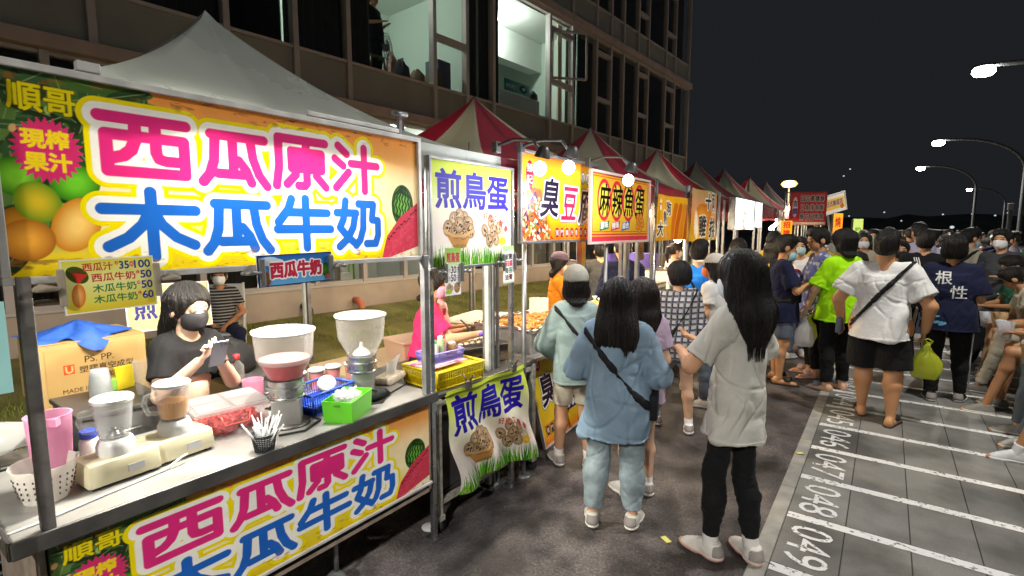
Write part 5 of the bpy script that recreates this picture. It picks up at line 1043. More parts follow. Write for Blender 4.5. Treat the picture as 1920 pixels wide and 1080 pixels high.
for k in range(12): a = k * PI / 6; D = cv.d_strokes([[(.24 + .10 * math.cos(a), .2 + .135 * math.sin(a)), (.24 + .12 * math.cos(a), .2 + .16 * math.sin(a))]], 0, 0, 1, 1); cv.put(cv.aa(D - .003), '707060')
for g, x, y, s_ in (('十', .62, .40, .19), ('両', .87, .38, .22), ('雞', .44, .05, .26), ('排', .80, .04, .25)): cv.text(g, x, y, s_, '34302C', bold=.008, wid=s_, outline=((.016, 'F2ECDC'),))
o = tag(link('chicken_flag', cv.mesh('chicken_print', wavy), thinp), 'tan flag reading 十両雞排 with a pale clock face', 'banner'); o.location = (-1.9, 6.16, 1.665)
# ---- glowing light boxes past the flags
for (y0, W, z0, H, gl_, lb) in ((8.42, 1.35, 1.80, .50, 1.9, 'glaring white light box past the tan chicken flag'), (9.85, .62, 1.84, .46, 1.3, 'narrow light box with red lettering beside the glaring white one')):
    L = thing('light_box', lb, 'light box', (-1.9, y0, z0), 0, 'light boxes on the stalls'); bm = BM(); box(bm, (-.06, W / 2, H / 2), (.1, W, H), .006); link('housing', bm, galv, L)
    cv = Canvas(W - .02, H - .02, 150, 60, 'FFFFFF'); rs_ = np.random.RandomState(2)
    if W > 1: cv.put(np.clip((vnoise(cv.X * 9, cv.Y * 9, 6) - .56) * 9, 0, 1) * (np.abs(cv.X - .62) < .12) * (cv.Y < .28), 'E8782C'); cv.text('炸', .55, .34, .1, '5a4030'); cv.text('雞', .8, .2, .16, '8a7a5a')
    else: [cv.text(g, .42, .36 - j * .09, .075, 'C03040') for j, g in enumerate('香酥脆')]; cv.rect(.06, .05, .3, .4, 'F0E0C0')
    m = sheet_mat('lit_print_%d' % int(W * 10), wear=0); n = m.node_tree; at_ = [x for x in n.nodes if x.type == 'ATTRIBUTE'][0]; b = n.nodes['Principled BSDF']; n.links.new(at_.outputs['Color'], b.inputs['Emission Color']); b.inputs['Emission Strength'].default_value = gl_
    o = link('lit_face', cv.mesh('lit_print'), m, L); o.location = (-.005, .01, .01)
# ---- red menu board and the tilted board beyond it, facing down the lane
cv = Canvas(1.5, 1.05, 240, 168, 'D04048'); cv.grad([(0, 'E8DCC8'), (.07, 'E8DCC8'), (.075, 'CC3C44'), (1, 'D04A4A')]); cv.ell(.2, .58, .11, .34, 'F2EAE0'); cv.text('吉', .11, .60, .2, '4a3a8c', bold=.006); cv.text('饌', .10, .34, .2, '4a3a8c', bold=.006)
for j, row in enumerate(('日吉雞鹽酥', '三魚排魚酥', '酥花三明魚')):
    for k, g in enumerate(row): cv.text(g, .44 + k * .205, .76 - j * .3, .2, '2c2028', wid=.15, bold=.004, outline=((.014, 'F0E4DC'),))
cv.text('現點現炸請稍候片刻', .1, .02, .04, '6a5a4a')
p0, p1 = at_y(1480, 421, 13.6), at_y(1547, 412, 13.9); dv = Vector((p1.x - p0.x, p1.y - p0.y, 0)); sc_ = dv.length / 1.5; rzz = math.atan2(-dv.x, dv.y)
mb = framed('menu_board', 'red hanging menu board with rows of black lettering facing the crowd', 'sign', cv.mesh('menu_print'), thinp, (p0.x, p0.y, p0.z), 1.5, 1.05, mat('red_trim', (.5, .05, .06), rough=.5), .03, rz=rzz); mb.scale = (sc_, sc_, (at_y(1480, 362, 13.6).z - p0.z) / 1.05)
bm = BM(); box(bm, (-.03, .3, -.9), (.05, .05, 1.8)); box(bm, (-.03, 1.2, -.9), (.05, .05, 1.8)); link('post', bm, galv, mb)
cv = Canvas(1.5, .75, 180, 90, 'D8D4C8'); cv.rect(.06, .12, 1.44, .6, 'D8A850'); cv.text('日式雞蛋花', .16, .27, .24, '3a4a70', wid=1.15, bold=.006); cv.ball(1.22, .17, .13, .1, '8a4018', 'C87030')
p0, p1 = at_y(1548, 404, 16.4), at_y(1588, 391, 17.0); dv = Vector((p1.x - p0.x, p1.y - p0.y, 0)); sc_ = dv.length / 1.5; rzz = math.atan2(-dv.x, dv.y)
tb_ = framed('tilted_board', 'small pale board hung askew past the red menu board', 'sign', cv.mesh('tilt_print'), thinp, (p0.x, p0.y, p0.z + .02), 1.5, .75, alu, .05, rz=rzz); tb_.scale = (sc_, sc_, .62); tb_.rotation_euler = (R(14), 0, rzz)
bm = BM(); box(bm, (-.05, .2, -1.2), (.08, .08, 2.6)); link('post', bm, galv, tb_)
# ---- clamped price signs
def pegs(parent, pts, m):
    for q in pts:
        bm = BM(); box(bm, (.012, q[0], q[1]), (.014, .022, .11), .004); s_ = q[2]
        for k in (-1, 1): tube(bm, [(.012 + k * .012, q[0] + s_ * .01, q[1]), (.012 + k * .02, q[0] + s_ * .05, q[1] + .005), (.012 + k * .012, q[0] + s_ * .075, q[1])], [.005, .012, .006], 6)
        link('clamp', bm, m, parent)
cv = Canvas(.285, .165, 340, 198, 'EDE25A'); cv.grad([(0, 'E8C81C'), (.2, 'E8DC58'), (.6, 'F2EE9C'), (1, 'E4DC3C')]); cv.ball(.045, .118, .034, .024, '2c5c1c', '7a2018', -.5); cv.poly([(.03, .125), (.075, .118), (.045, .09)], 'D0382C'); cv.ball(.042, .055, .02, .036, 'D87018', 'F8B868', -.1, 1.2)
for j, (g, c, wd, pr, b) in enumerate((('西瓜汁', 'C8283C', .11, '35', '小'), ('西瓜牛奶', 'C8283C', .135, '50', 'L'), ('木瓜牛奶', '1C7C4C', .135, '50', 'M'), ('木瓜牛奶', '1C7C4C', .135, '60', 'L'))):
    y = .128 - j * .034; x = .062 if j == 0 else .085; cv.text(g, x, y, .025, c, wid=wd - (.02 if j == 0 else 0), bold=.0007); cv.ell(.165 if j == 0 else .229, y + .02, .006, .006, 'E05838'); cv.text(b, (.162 if j == 0 else .2265), y + .016, .008, 'FFF4E0')
    cv.text(pr, .173 if j == 0 else .238, y + .001, .024, '23388c', wid=.03 if j == 0 else .036, bold=.001)
    if j == 0: cv.ell(.212, y + .014, .007, .009, 'E07040'); cv.text('大', .2075, y + .01, .009, 'FFF4E0'); cv.text('100', .221, y + .001, .024, '23388c', wid=.052, bold=.001)
cv.rect(0, 0, .285, .004, 'F4F4EC'); cv.rect(0, .161, .285, .165, 'F4F4EC'); cv.rect(0, 0, .004, .165, 'F4F4EC'); cv.rect(.281, 0, .285, .165, 'F4F4EC')
ps = thing('price_sign', 'yellow price card listing 35 100 50 50 60 clamped under the big banner', 'sign', (-1.965, .435, 1.545)); ps.rotation_euler = (R(1.5), 0, 0); ps.scale = (1, .84, 1); link('card', cv.mesh('price_print'), plain, ps); bm = BM(); box(bm, (-.006, .1425, .0825), (.006, .285, .165)); link('backing', bm, mat('card_back', (.6, .6, .6)), ps); pegs(ps, ((-.004, .085, -1), (.289, .085, 1)), mat('old_peg', (.32, .27, .2), rough=.7, noise=.3))
cv = Canvas(.33, .125, 360, 136, '2E7CC8'); cv.grad([(0, '68B0E0'), (1, '1E60B4')]); cv.ell(.05, .1, .04, .018, 'CFE6F4'); cv.ell(.08, .095, .03, .014, 'CFE6F4'); cv.ball(.298, .05, .022, .03, '1c5c1c', '58a838'); cv.ball(.03, .03, .02, .03, 'A8301c', '3c7c2c'); cv.ball(.312, .02, .02, .012, 'C83A2c', 'F0806a')
cv.text('西瓜牛奶', .052, .032, .062, 'C42848', wid=.225, bold=.0035, outline=((.0055, 'F6F4F0'),)); D = cv.d_strokes([[(0, 0), (.33, 0), (.33, .125), (0, .125), (0, 0)]], 0, 0, 1, 1); cv.put(cv.aa(D - .004), '16206c')
ps = thing('drink_sign', 'small blue card reading 西瓜牛奶 clamped under the big banner', 'sign', (-1.965, 1.02, 1.575)); ps.rotation_euler = (R(1), 0, 0); link('card', cv.mesh('drink_print'), plain, ps); bm = BM(); box(bm, (-.006, .165, .0625), (.006, .33, .125)); link('backing', bm, MATS['card_back'], ps); pegs(ps, ((.012, .06, -1), (.318, .06, 1)), galv)
cv = Canvas(.12, .25, 60, 120, 'A8E0DC'); cv.text('糖', .03, .08, .05, '3a6a7a', bold=.001); o = tag(link('tied_card', cv.mesh('card_print'), plain), 'pale aqua card tied to the painted pole', 'card'); o.location = (-1.90, .175, 1.36)
cv = Canvas(.17, .265, 120, 186, 'F2EEE6'); cv.grad([(0, 'F2EEE6'), (.55, 'F4F0EA'), (.72, 'A8CC74'), (1, '88B84C')]); cv.text('煎鳥蛋', .018, .185, .055, 'B8304C', wid=.135, bold=.0018); cv.text('小份', .012, .128, .026, '40404c', wid=.05); cv.text('30', .064, .124, .038, '30304c', wid=.052, bold=.0015); cv.text('元', .12, .126, .028, '40404c'); cv.text('大份', .012, .083, .026, '40404c', wid=.05); cv.text('50', .064, .079, .038, '30304c', wid=.052, bold=.0015); cv.text('元', .12, .081, .028, '40404c')
[egg(cv, .03 + k * .02, .04 + .012 * (k % 2), .015, .018, k, k) for k in range(3)]; cv.ball(.128, .042, .032, .03, '8a5a2c', 'C89058'); [egg(cv, .112 + k * .018, .045 + .012 * (k % 2), .013, .016, k, k + 5) for k in range(3)]; cv.ell(.04, .02, .035, .012, '9cc030')
ps = thing('egg_price_card', 'egg price card with 30 and 50 clipped under the quail egg sign', 'sign', (-1.955, 2.05, 1.435)); ps.rotation_euler = (R(-1), 0, 0); ps.scale = (1, .78, 1); link('card', cv.mesh('egg_price_print'), plain, ps); pegs(ps, ((.17, .13, 1), (.0, .13, -1)), galv)
cv = Canvas(.15, .24, 105, 168, 'F2EEE6'); cv.grad([(0, '8ABC4C'), (.06, 'F2EEE6'), (.75, 'F2EEE6'), (.9, 'B4D48C'), (1, 'A0C868')]); cv.text('多種口味', .02, .205, .02, '5a84b8', rot=.1)
for j, (g, c) in enumerate((('椒鹽', '20242c'), ('蕃茄醬', 'B83040'), ('海苔', '2c6c44'), ('油膏', '6a2c3c'))): cv.text(g, .025, .155 - j * .044, .037, c, wid=.10, bold=.0014)
ps = thing('flavour_card', 'white flavour card in black red and green lettering on the egg sign post', 'sign', (-1.955, 2.585, 1.455)); ps.rotation_euler = (R(2), 0, 0); ps.scale = (1, .8, 1); link('card', cv.mesh('flavour_print'), plain, ps); pegs(ps, ((.148, .14, 1), (.002, .14, -1)), galv)
# ---- board leaning on the ground
cv = Canvas(.76, .82, 230, 248, 'EBC41C'); cv.grad([(0, 'E07020'), (.12, 'E8B81C'), (.75, 'E8D024'), (1, 'E08028')]); cv.ell(.15, .70, .06, .095, 'C02444'); cv.text('臻', .11, .71, .065, 'F4E4DC'); cv.text('記', .11, .635, .065, 'F4E4DC'); cv.text('臭', .12, .30, .26, '241830', bold=.008, outline=((.018, '241830'), (.013, 'F4F0EA'))); cv.text('豆', .42, .30, .24, 'B82848', bold=.008, outline=((.018, '241830'), (.013, 'F4F0EA')))
cv.ell(.30, .73, .045, .05, '1c1c30'); cv.text('香', .27, .705, .055, 'F0F0E8'); cv.ell(.42, .73, .045, .05, '1c1c30'); cv.text('麻', .39, .705, .055, 'F0F0E8'); cv.rect(.06, .06, .36, .16, 'C88018'); [(cv.ell(.11 + j * .08, .11, .033, .038, '3c1020'), cv.text(g, .088 + j * .08, .088, .042, 'F4ECDC')) for j, g in enumerate('獨門醬')]; cv.rect(.42, .15, .76, .27, '30204c'); [(cv.ell(.48 + j * .09, .21, .038, .042, 'E8E8F0'), cv.text(g, .455 + j * .09, .186, .05, '30204c')) for j, g in enumerate('香酥汁')]
p0, p1 = at_z(1022, 842, .01), at_z(1086, 790, .01); rzz = math.atan2(-(p1.x - p0.x), p1.y - p0.y); lb = framed('leaning_board', 'yellow 臭豆腐 board leaning on the ground by the beanie wearer', 'sign', cv.mesh('board_print'), gloss, (p0.x, p0.y, .02), .76, .82, alu, .014, ry=R(-14), rz=rzz)
# ---- board behind the girl and strips by the tofu stall
cv = Canvas(.8, .5, 200, 125, 'E6E2A0'); cv.text('煎鳥蛋', .06, .12, .28, '33308c', wid=.68, bold=.007); b_ = framed('spare_board', 'spare 煎鳥蛋 board leaning behind the phone reading vendor', 'sign', cv.mesh('spare_print'), plain, tuple(at_x(243, 622, -4.2)), .8, .5, alu, .02, ry=R(-12), rz=R(-12)); b_.scale = (1, .62, .62)
bm = BM(); box(bm, (-.08, .1, -.55), (.03, .03, 1.15)); box(bm, (-.08, .7, -.55), (.03, .03, 1.15)); link('stand', bm, tan, b_)
cv = Canvas(.16, .42, 48, 126, '6FA8D0'); cv.put(np.clip((vnoise(cv.X * 30, cv.Y * 30, 3) - .5) * 6, 0, 1) * (cv.Y > .28), 'E0F0F4'); cv.rect(.015, .02, .07, .26, 'E0986C'); cv.rect(.085, .02, .15, .27, 'E8DC60'); pp = at_x(1091, 503, -2.15); ps = thing('menu_strip', 'tall blue edged menu strip beside the orange shirted vendor', 'sign', (pp.x, pp.y - .09, pp.z)); link('card', cv.mesh('strip_print'), plain, ps); bm = BM(); box(bm, (-.03, .08, -.4), (.03, .03, 1.6)); link('post', bm, galv, ps)
cv = Canvas(.16, .4, 40, 100, 'C8A868'); [cv.text(g, .03, .3 - k * .09, .07, '6a4a20') for k, g in enumerate('滷味豆干')]; pp = at_x(1203, 470, -2.1); ps = thing('menu_strip', 'tan vertical menu strip hanging past the gold fish ball sign', 'sign', (pp.x, pp.y - .1, pp.z - .1)); link('card', cv.mesh('strip_print'), plain, ps); bm = BM(); box(bm, (-.03, .08, -.4), (.03, .03, 1.4)); link('post', bm, galv, ps)
# ---- lettered strips glowing far down the row
for px, py, yy, W, H, tx, c0, c1, gw, lb in ((1464, 440, 12.4, .26, .72, '招牌炸物', 'F0A020', 'C02020', .9, 'red and amber glowing strip in front of the red menu board'), (1562, 425, 17.5, .3, .8, '燒烤', 'F08820', '801010', .9, 'amber glowing strip just below the askew board'), (1600, 420, 22, .4, .6, '奶茶', 'A8B860', '206020', .4, 'yellow green glowing strip at the far end of the stalls')):
    cv = Canvas(W, H, 40, 110, c0); [cv.text(g, W * .2, H - (k + 1) * H / len(tx) + .03, H / len(tx) * .75, c1, wid=W * .6, bold=.006) for k, g in enumerate(tx)]
    m = sheet_mat('lit_strip_%d' % px, wear=0); n = m.node_tree; at_ = [x for x in n.nodes if x.type == 'ATTRIBUTE'][0]; b = n.nodes['Principled BSDF']; n.links.new(at_.outputs['Color'], b.inputs['Emission Color']); b.inputs['Emission Strength'].default_value = gw
    p = at_y(px, py, yy); ps = thing('light_strip', lb, 'light box', (p.x, p.y, p.z - .42), R(-45), 'lit strips at the far stalls'); link('lit_face', cv.mesh('strip_print'), m, ps); bm = BM(); box(bm, (-.05, W / 2, H / 2), (.09, W, H)); box(bm, (-.05, W / 2, -.6), (.05, .05, 1.25)); link('housing', bm, galv, ps)
# ---- clamp lamps in front of the signs and bulbs over the stalls
bulb = emis('bulb', (.97, .97, 1), 45); warmb = emis('bulb_warm', (1, .80, .48), 36)
def clamp_lamp(px, py, x, power, label, colr=(.93, .93, 1), shade=True, hot=bulb, r_=.038):
    p = at_x(px, py, x); L = thing('clamp_lamp', label, 'lamp', p, 0, 'clamp lamps on the stalls')
    bm = BM(); bmesh.ops.create_icosphere(bm, subdivisions=3, radius=r_, matrix=Matrix.Diagonal((1, 1, 1.1, 1))); link('bulb', bm, hot, L, smooth=True)
    if shade: bm = BM(); lathe(bm, [(.02, .13), (.035, .11), (.05, .06)], 16, cap1=False); link('lamp_shade', bm, dsteel, L, smooth=True, rot=(0, R(15), 0)); bm = BM(); aw = p.x + (1.97 if px < 1100 else 1.87); tube(bm, [(0, 0, .1), (-.06, .02, .17), (-aw * .6, .02, .185), (-aw, .02, .16)], .010, 6); box(bm, (-aw, .02, .15), (.04, .05, .07), .006); link('clamp', bm, dsteel, L)
    else: bm = BM(); tube(bm, [(0, 0, r_), (0, 0, r_ + .1)], .014, 8); tube(bm, [(0, 0, r_ + .1), (0, 0, 2.25 - p.z if p.z < 2.1 else .3)], .004, 5); link('cord', bm, dsteel, L)
    add_light('lamp_light', 'POINT', (.03, 0, -.12), power, colr, L, .04); return L
clamp_lamp(1012, 316, -1.64, 6, 'glaring clamp lamp over the first character of the 臭豆腐 sign'); clamp_lamp(1066, 314, -1.60, 13, 'glaring clamp lamp over the middle of the 臭豆腐 sign'); clamp_lamp(1178, 338, -1.54, 14, 'glaring clamp lamp at the top of the gold fish ball sign')
for px, py, x, pw, lb in ((1225, 400, -2.35, 16, 'small warm bulb hanging behind the gold fish ball sign'), (1271, 447, -2.15, 22, 'warm glowing bulb under the orange hot dog flag'), (1458, 412, -2.3, 30, 'warm bulb between the light boxes and the red menu board'), (1444, 388, -2.6, 20, 'warm bulb under the canopies past the light boxes')): clamp_lamp(px, py, x, pw, lb, (1, .78, .45), False, warmb, .05)
for px, py, x, pw, lb in ((858, 330, -3.45, 40, 'warm bulb hidden behind the quail egg sign'), (1000, 330, -3.5, 200, 'warm bulb hidden behind the stinky tofu sign'), (1170, 380, -3.5, 200, 'warm bulb hidden behind the gold fish ball sign'), (1255, 385, -3.4, 190, 'warm bulb hidden behind the hot dog flag'), (1320, 390, -3.4, 190, 'warm bulb hidden behind the chicken flag'), (1400, 395, -3.4, 190, 'warm bulb hidden behind the white light boxes'), (1040, 345, -2.42, 50, 'warm bulb close behind the stinky tofu sign over the frying tray'), (880, 345, -2.5, 9, 'warm bulb close behind the quail egg sign over the griddle'), (1165, 385, -2.4, 45, 'warm bulb close behind the gold fish ball sign')): clamp_lamp(px, py, x, pw, lb, (1, .80, .52), False, warmb, .045)
L = thing('tube_lamp', 'bright tube lamp on a tilted stand by the navy shirted man with glasses', 'lamp', at_x(1450, 425, -1.75)); bm = BM(); tube(bm, [(0, -.3, -.04), (0, .3, .06)], .03, 8); link('tube', bm, emis('tube_white', (1, 1, .96), 14), L); bm = BM(); tube(bm, [(0, 0, -.02), (0, 0, -L.location.z)], .02, 8); link('stand', bm, galv, L); add_light('lamp_light', 'POINT', (.08, 0, -.05), 14, (1, .96, .86), L, .06)
for y, p in ((15, 40), (19, 50), (24, 60), (30, 60)):
    clamp_lamp(*[(1500, 1)][0], -2, p, 'x') if False else None
    L = thing('clamp_lamp', {15: 'warm bulb under the canopy by the red menu board', 19: 'warm bulb under the farthest canopy', 24: 'warm bulb beyond the last canopy, over the crowd', 30: 'last warm bulb far along the stall line'}[y], 'lamp', (-2.1, y, 2.35), 0, 'clamp lamps on the stalls'); bm = BM(); bmesh.ops.create_icosphere(bm, subdivisions=2, radius=.06); link('bulb', bm, warmb, L, smooth=True); bm = BM(); tube(bm, [(0, 0, .05), (0, 0, .4)], .01, 5); tube(bm, [(-.1, 0, .4), (-.1, 0, -2.35)], .02, 6); box(bm, (-.05, 0, .4), (.12, .03, .03)); link('pole', bm, galv, L); add_light('lamp_light', 'POINT', (.1, 0, -.1), p, (1, .82, .55), L, .06)
# ------------------------------------------------------------------ things on and behind the juice cart
CT = .8975
milky = clear_mat('milky_plastic', (.74, .74, .72), .10, .2); clearp = clear_mat('clear_plastic', (.82, .86, .86), .13, .06); pinkp = clear_mat('pink_plastic', (.80, .42, .60), .62, .3); cream = mat('cream_plastic', (.68, .62, .42), rough=.35, noise=.08, nscale=8); whitep = mat('white_plastic', (.75, .75, .73), rough=.35); pulp = mat('melon_pulp', (.72, .06, .07), rough=.35, noise=.35, nscale=25); papaya = mat('papaya_shake', (.86, .42, .12), rough=.4); foil = mat('foil', (.7, .7, .7), rough=.22, metal=1, bump=1.0, bscale=40); blk = mat('black_plastic', (.015, .015, .016), rough=.4); rubber = mat('cable_rubber', (.012, .012, .012), rough=.6)
def basket(bm, c, sx, sy, h, nx, ny, nz, t=.004, taper=.85, floor=True):
    """open crate with slotted walls: rails and bars"""
    cx, cy, cz = c
    def P_(u, v, z): k = taper + (1 - taper) * z / h; return Vector((cx + u * sx / 2 * k, cy + v * sy / 2 * k, cz + z))
    for a, b in (((-1, -1), (1, -1)), ((1, -1), (1, 1)), ((1, 1), (-1, 1)), ((-1, 1), (-1, -1))):
        n = nx if a[1] == b[1] else ny
        for z, tt in ((t, t * 1.4), (h * .5, t * .7), (h - t, t * 2.2)) if nz > 1 else ((t, t * 1.4), (h - t, t * 2.2)): tube(bm, [P_(*a, z), P_(*b, z)], tt, 4)
        for k in range(n + 1): u = a[0] + (b[0] - a[0]) * k / n; v = a[1] + (b[1] - a[1]) * k / n; tube(bm, [P_(u, v, 0), P_(u, v, h)], t * (1.8 if k in (0, n) else .8), 4)
    if floor: box(bm, (cx, cy, cz + t), (sx * taper, sy * taper, t))
def tub(bm, c, sx, sy, h, wall=.005, taper=.88):
    cx, cy, cz = c; o = []; 
    for z, k, e in ((0, taper, 0), (h, 1, 0), (h, 1, -wall), (wall, taper, -wall)): o.append([bm.verts.new((cx + (a * sx / 2 + (e if a > 0 else -e)) * k, cy + (b * sy / 2 + (e if b > 0 else -e)) * k, cz + z)) for a, b in ((-1, -1), (1, -1), (1, 1), (-1, 1))])
    for r0, r1 in zip(o, o[1:]):
        for k in range(4): bm.faces.new((r0[k], r0[(k + 1) % 4], r1[(k + 1) % 4], r1[k]))
    bm.faces.new(o[0]); bm.faces.new(o[-1])
def part(name, m, parent, fn, smooth=False, **k):
    bm = BM(); fn(bm); return link(name, bm, m, parent, smooth=smooth, **k)
t = thing('pitcher', 'pink plastic pitcher standing in the white strainer basket', 'pitcher', (-2.33, .44, CT)); part('jug', pinkp, t, lambda bm: lathe(bm, [(.052, .01), (.056, .1), (.064, .25), (.067, .262), (.060, .262), (.056, .2), (.05, .015)], 26), smooth='auto'); part('spout', pinkp, t, lambda bm: prism(bm, [(.06, .02), (.09, 0), (.06, -.02)], .235, .262))
t = thing('strainer_basket', 'white perforated basket at the near end of the counter', 'basket', (-2.24, .40, CT)); bm = BM(); lathe(bm, [(.06, .003), (.078, .08), (.086, .125), (.09, .128), (.084, .12), (.075, .08), (.058, .006)], 30, cap0=True, cap1=True); link('bowl', bm, clear_mat('strainer_white', (.8, .78, .72), .62, .35), t, smooth='auto'); bm = BM()
for z in (.03, .05, .07, .09):
    for k in range(22): a = k * 2 * PI / 22; r_ = .0655 + z * .17; box(bm, (r_ * math.cos(a), r_ * math.sin(a), z), (.004, .004, .007))
link('perforation', bm, mat('hole_dark', (.12, .10, .09), rough=.8), t)
def blender_machine(x, y, fill, label):
    t = thing('blender', label, 'blender', (x, y, CT), R(4), 'countertop blenders')
    bm = BM(); box(bm, (0, 0, .05), (.15, .22, .085), .012, taper=1.06); link('base', bm, cream, t, smooth='auto'); part('collar', whitep, t, lambda bm: lathe(bm, [(.058, .09), (.06, .125), (.052, .145), (.048, .148)], 24), smooth='auto')
    bm = BM(); [box(bm, (.06 * a, .09 * b, .004), (.02, .02, .008)) for a in (-1, 1) for b in (-1, 1)]; link('feet', bm, rubber, t); part('rating_label', mat('label_silver', (.55, .55, .55), rough=.4), t, lambda bm: box(bm, (.0795, .03, .045), (.002, .05, .028)))
    j = part('jug', clearp, t, lambda bm: lathe(bm, [(.044, .148), (.052, .185), (.061, .275), (.063, .287), (.058, .287), (.048, .185), (.04, .155)], 26), smooth='auto')
    if fill: part('drink', papaya, j, lambda bm: lathe(bm, [(.041, .158), (.048, .19), (.052, .225), (.02, .227)], 24), smooth='auto')
    else: part('cutter', chrome, j, lambda bm: (lathe(bm, [(.03, .15), (.02, .165), (.006, .185)], 12), box(bm, (0, 0, .18), (.05, .008, .003)), box(bm, (0, 0, .176), (.008, .05, .003))))
    part('lid', whitep, j, lambda bm: lathe(bm, [(.065, .285), (.066, .297), (.06, .302), (.02, .304)], 26), smooth='auto'); part('handle', clearp, j, lambda bm: tube(bm, [(0, -.056, .268), (0, -.095, .263), (0, -.102, .235), (0, -.09, .195), (0, -.05, .185)], .009, 8))
blender_machine(-2.24, .60, False, 'cream blender with an empty glass jug'); blender_machine(-2.27, .805, True, 'cream blender with an orange papaya drink in its jug')
t = thing('bottle', 'white bottle with a blue lid behind the empty blender', 'bottle', (-2.46, .575, CT)); part('body', whitep, t, lambda bm: lathe(bm, [(.03, 0), (.032, .01), (.032, .085), (.026, .1)], 18), smooth='auto'); part('lid', mat('lid_blue', (.03, .07, .45), rough=.35), t, lambda bm: lathe(bm, [(.027, .1), (.029, .102), (.029, .128), (.02, .133)], 18), smooth='auto')
t = thing('milk_carton', 'small white and blue carton behind the papaya blender', 'carton', (-2.50, .90, CT)); part('carton_body', whitep, t, lambda bm: box(bm, (0, 0, .06), (.07, .07, .12), .003)); part('gable', mat('carton_blue', (.08, .3, .6), rough=.4), t, lambda bm: prism(bm, [(-.035, -.035), (.035, -.035), (.035, .035), (-.035, .035)], .12, .122)); part('band', MATS['carton_blue'], t, lambda bm: box(bm, (0, 0, .085), (.0712, .0712, .03)))
t = thing('food_container', 'large clear container of cut watermelon with a milky lid', 'container', (-2.40, 1.06, CT), R(-8)); part('tub', clear_mat('container_plastic', (.80, .70, .69), .10, .15), t, lambda bm: tub(bm, (0, 0, 0), .27, .30, .115, .003, .9)); part('lid', clear_mat('lid_plastic', (.46, .44, .44), .30, .35), t, lambda bm: (box(bm, (0, 0, .12), (.285, .315, .014), .004), [box(bm, (a * .066, b * .072, .1295), (.12, .13, .004), .002) for a in (-1, 1) for b in (-1, 1)]))
rs = np.random.RandomState(11); bm = BM()
for k in range(170): box(bm, (rs.uniform(-.105, .105), rs.uniform(-.118, .118), rs.uniform(.012, .062)), tuple(rs.uniform(.018, .034, 3)), .004, rot=Matrix.Rotation(rs.uniform(0, 3), 3, 'Z') @ Matrix.Rotation(rs.uniform(0, 3), 3, 'X'))
link('melon_pieces', bm, pulp, t); part('handle', mat('handle_red', (.5, .08, .06), rough=.4), t, lambda bm: tube(bm, [(.14, -.06, .10), (.152, -.05, .06), (.152, .05, .06), (.14, .06, .10)], .004, 6))
t = thing('straw_basket', 'small black mesh basket full of wrapped straws', 'basket', (-2.02, 1.035, CT)); bm = BM()
for z in np.linspace(.002, .07, 9): tube(bm, [((.036 + z * .16) * math.cos(a), (.036 + z * .16) * math.sin(a), z) for a in np.linspace(0, 2 * PI, 25)], .0022 if z < .066 else .005, 4, cap=False)
for a in np.linspace(0, 2 * PI, 29)[:-1]: tube(bm, [(.036 * math.cos(a), .036 * math.sin(a), 0), (.047 * math.cos(a), .047 * math.sin(a), .07)], .0018, 4)
lathe(bm, [(.036, 0), (.036, .003)], 20); link('mesh_cup', bm, blk, t); bm = BM()
for k in range(34): a, b = rs.uniform(0, 6.3), rs.uniform(0, 6.3); l_ = rs.uniform(.1, .155); d_ = Vector((math.cos(b) * rs.uniform(.1, .75), math.sin(b) * rs.uniform(.1, .75), 1)).normalized(); o_ = Vector((.016 * math.cos(a), .016 * math.sin(a), .006)); tube(bm, [o_, o_ + d_ * l_], .0032, 6)
link('straws', bm, clear_mat('straw_wrap', (.8, .82, .84), .5, .15), t)
def dispenser(x, y, level, label):
    t = thing('juice_dispenser', label, 'juice dispenser', (x, y, CT), R(-36), 'steel juice dispensers')
    part('motor_box', steel, t, lambda bm: (box(bm, (0, 0, .068), (.125, .125, .125), .006),)); part('switch', blk, t, lambda bm: (lathe(bm, [(.012, 0), (.012, .004), (.005, .006), (.005, .022)], 12),), loc=(.05, -.065, .095), rot=(PI / 2, 0, 0)); part('foot_plate', dsteel, t, lambda bm: lathe(bm, [(.1, 0), (.1, .006), (.07, .012)], 24))
    part('drum', chrome, t, lambda bm: lathe(bm, [(.07, .128), (.082, .13), (.084, .138), (.078, .142), (.078, .175), (.085, .178), (.085, .186), (.078, .19), (.078, .215), (.08, .218)], 28), smooth='auto'); part('tap', galv, t, lambda bm: (tube(bm, [(-.07, 0, .2), (-.11, 0, .2), (-.125, 0, .185)], .010, 8), tube(bm, [(-.1, 0, .2), (-.1, 0, .225)], .006, 6)))
    b = part('hopper', milky, t, lambda bm: lathe(bm, [(.072, .218), (.122, .318), (.131, .43), (.134, .435), (.129, .436), (.118, .32), (.068, .221)], 36, cap0=False, cap1=False), smooth='auto'); part('lid', clear_mat('hopper_lid', (.75, .75, .73), .45, .25), b, lambda bm: lathe(bm, [(.133, .434), (.138, .438), (.138, .446), (.128, .449), (.05, .455), (.01, .46)], 36), smooth='auto')
    part('rim', whitep, b, lambda bm: tube(bm, [(.1345 * math.cos(a), .1345 * math.sin(a), .438) for a in np.linspace(0, 2 * PI, 37)], .004, 6, cap=False))
    if level: part('juice', mat('melon_juice', (.60, .055, .075), rough=.3), b, lambda bm: lathe(bm, [(.069, .222), (.096, .275), (.104, .293), (.02, .295)], 32), smooth='auto'); part('foam', mat('juice_foam', (.72, .32, .32), rough=.7), b, lambda bm: lathe(bm, [(.104, .294), (.110, .315), (.02, .317)], 32), smooth='auto')
    else: part('ice_core', whitep, b, lambda bm: lathe(bm, [(.05, .222), (.04, .24), (.012, .262), (.008, .29)], 16), smooth='auto')
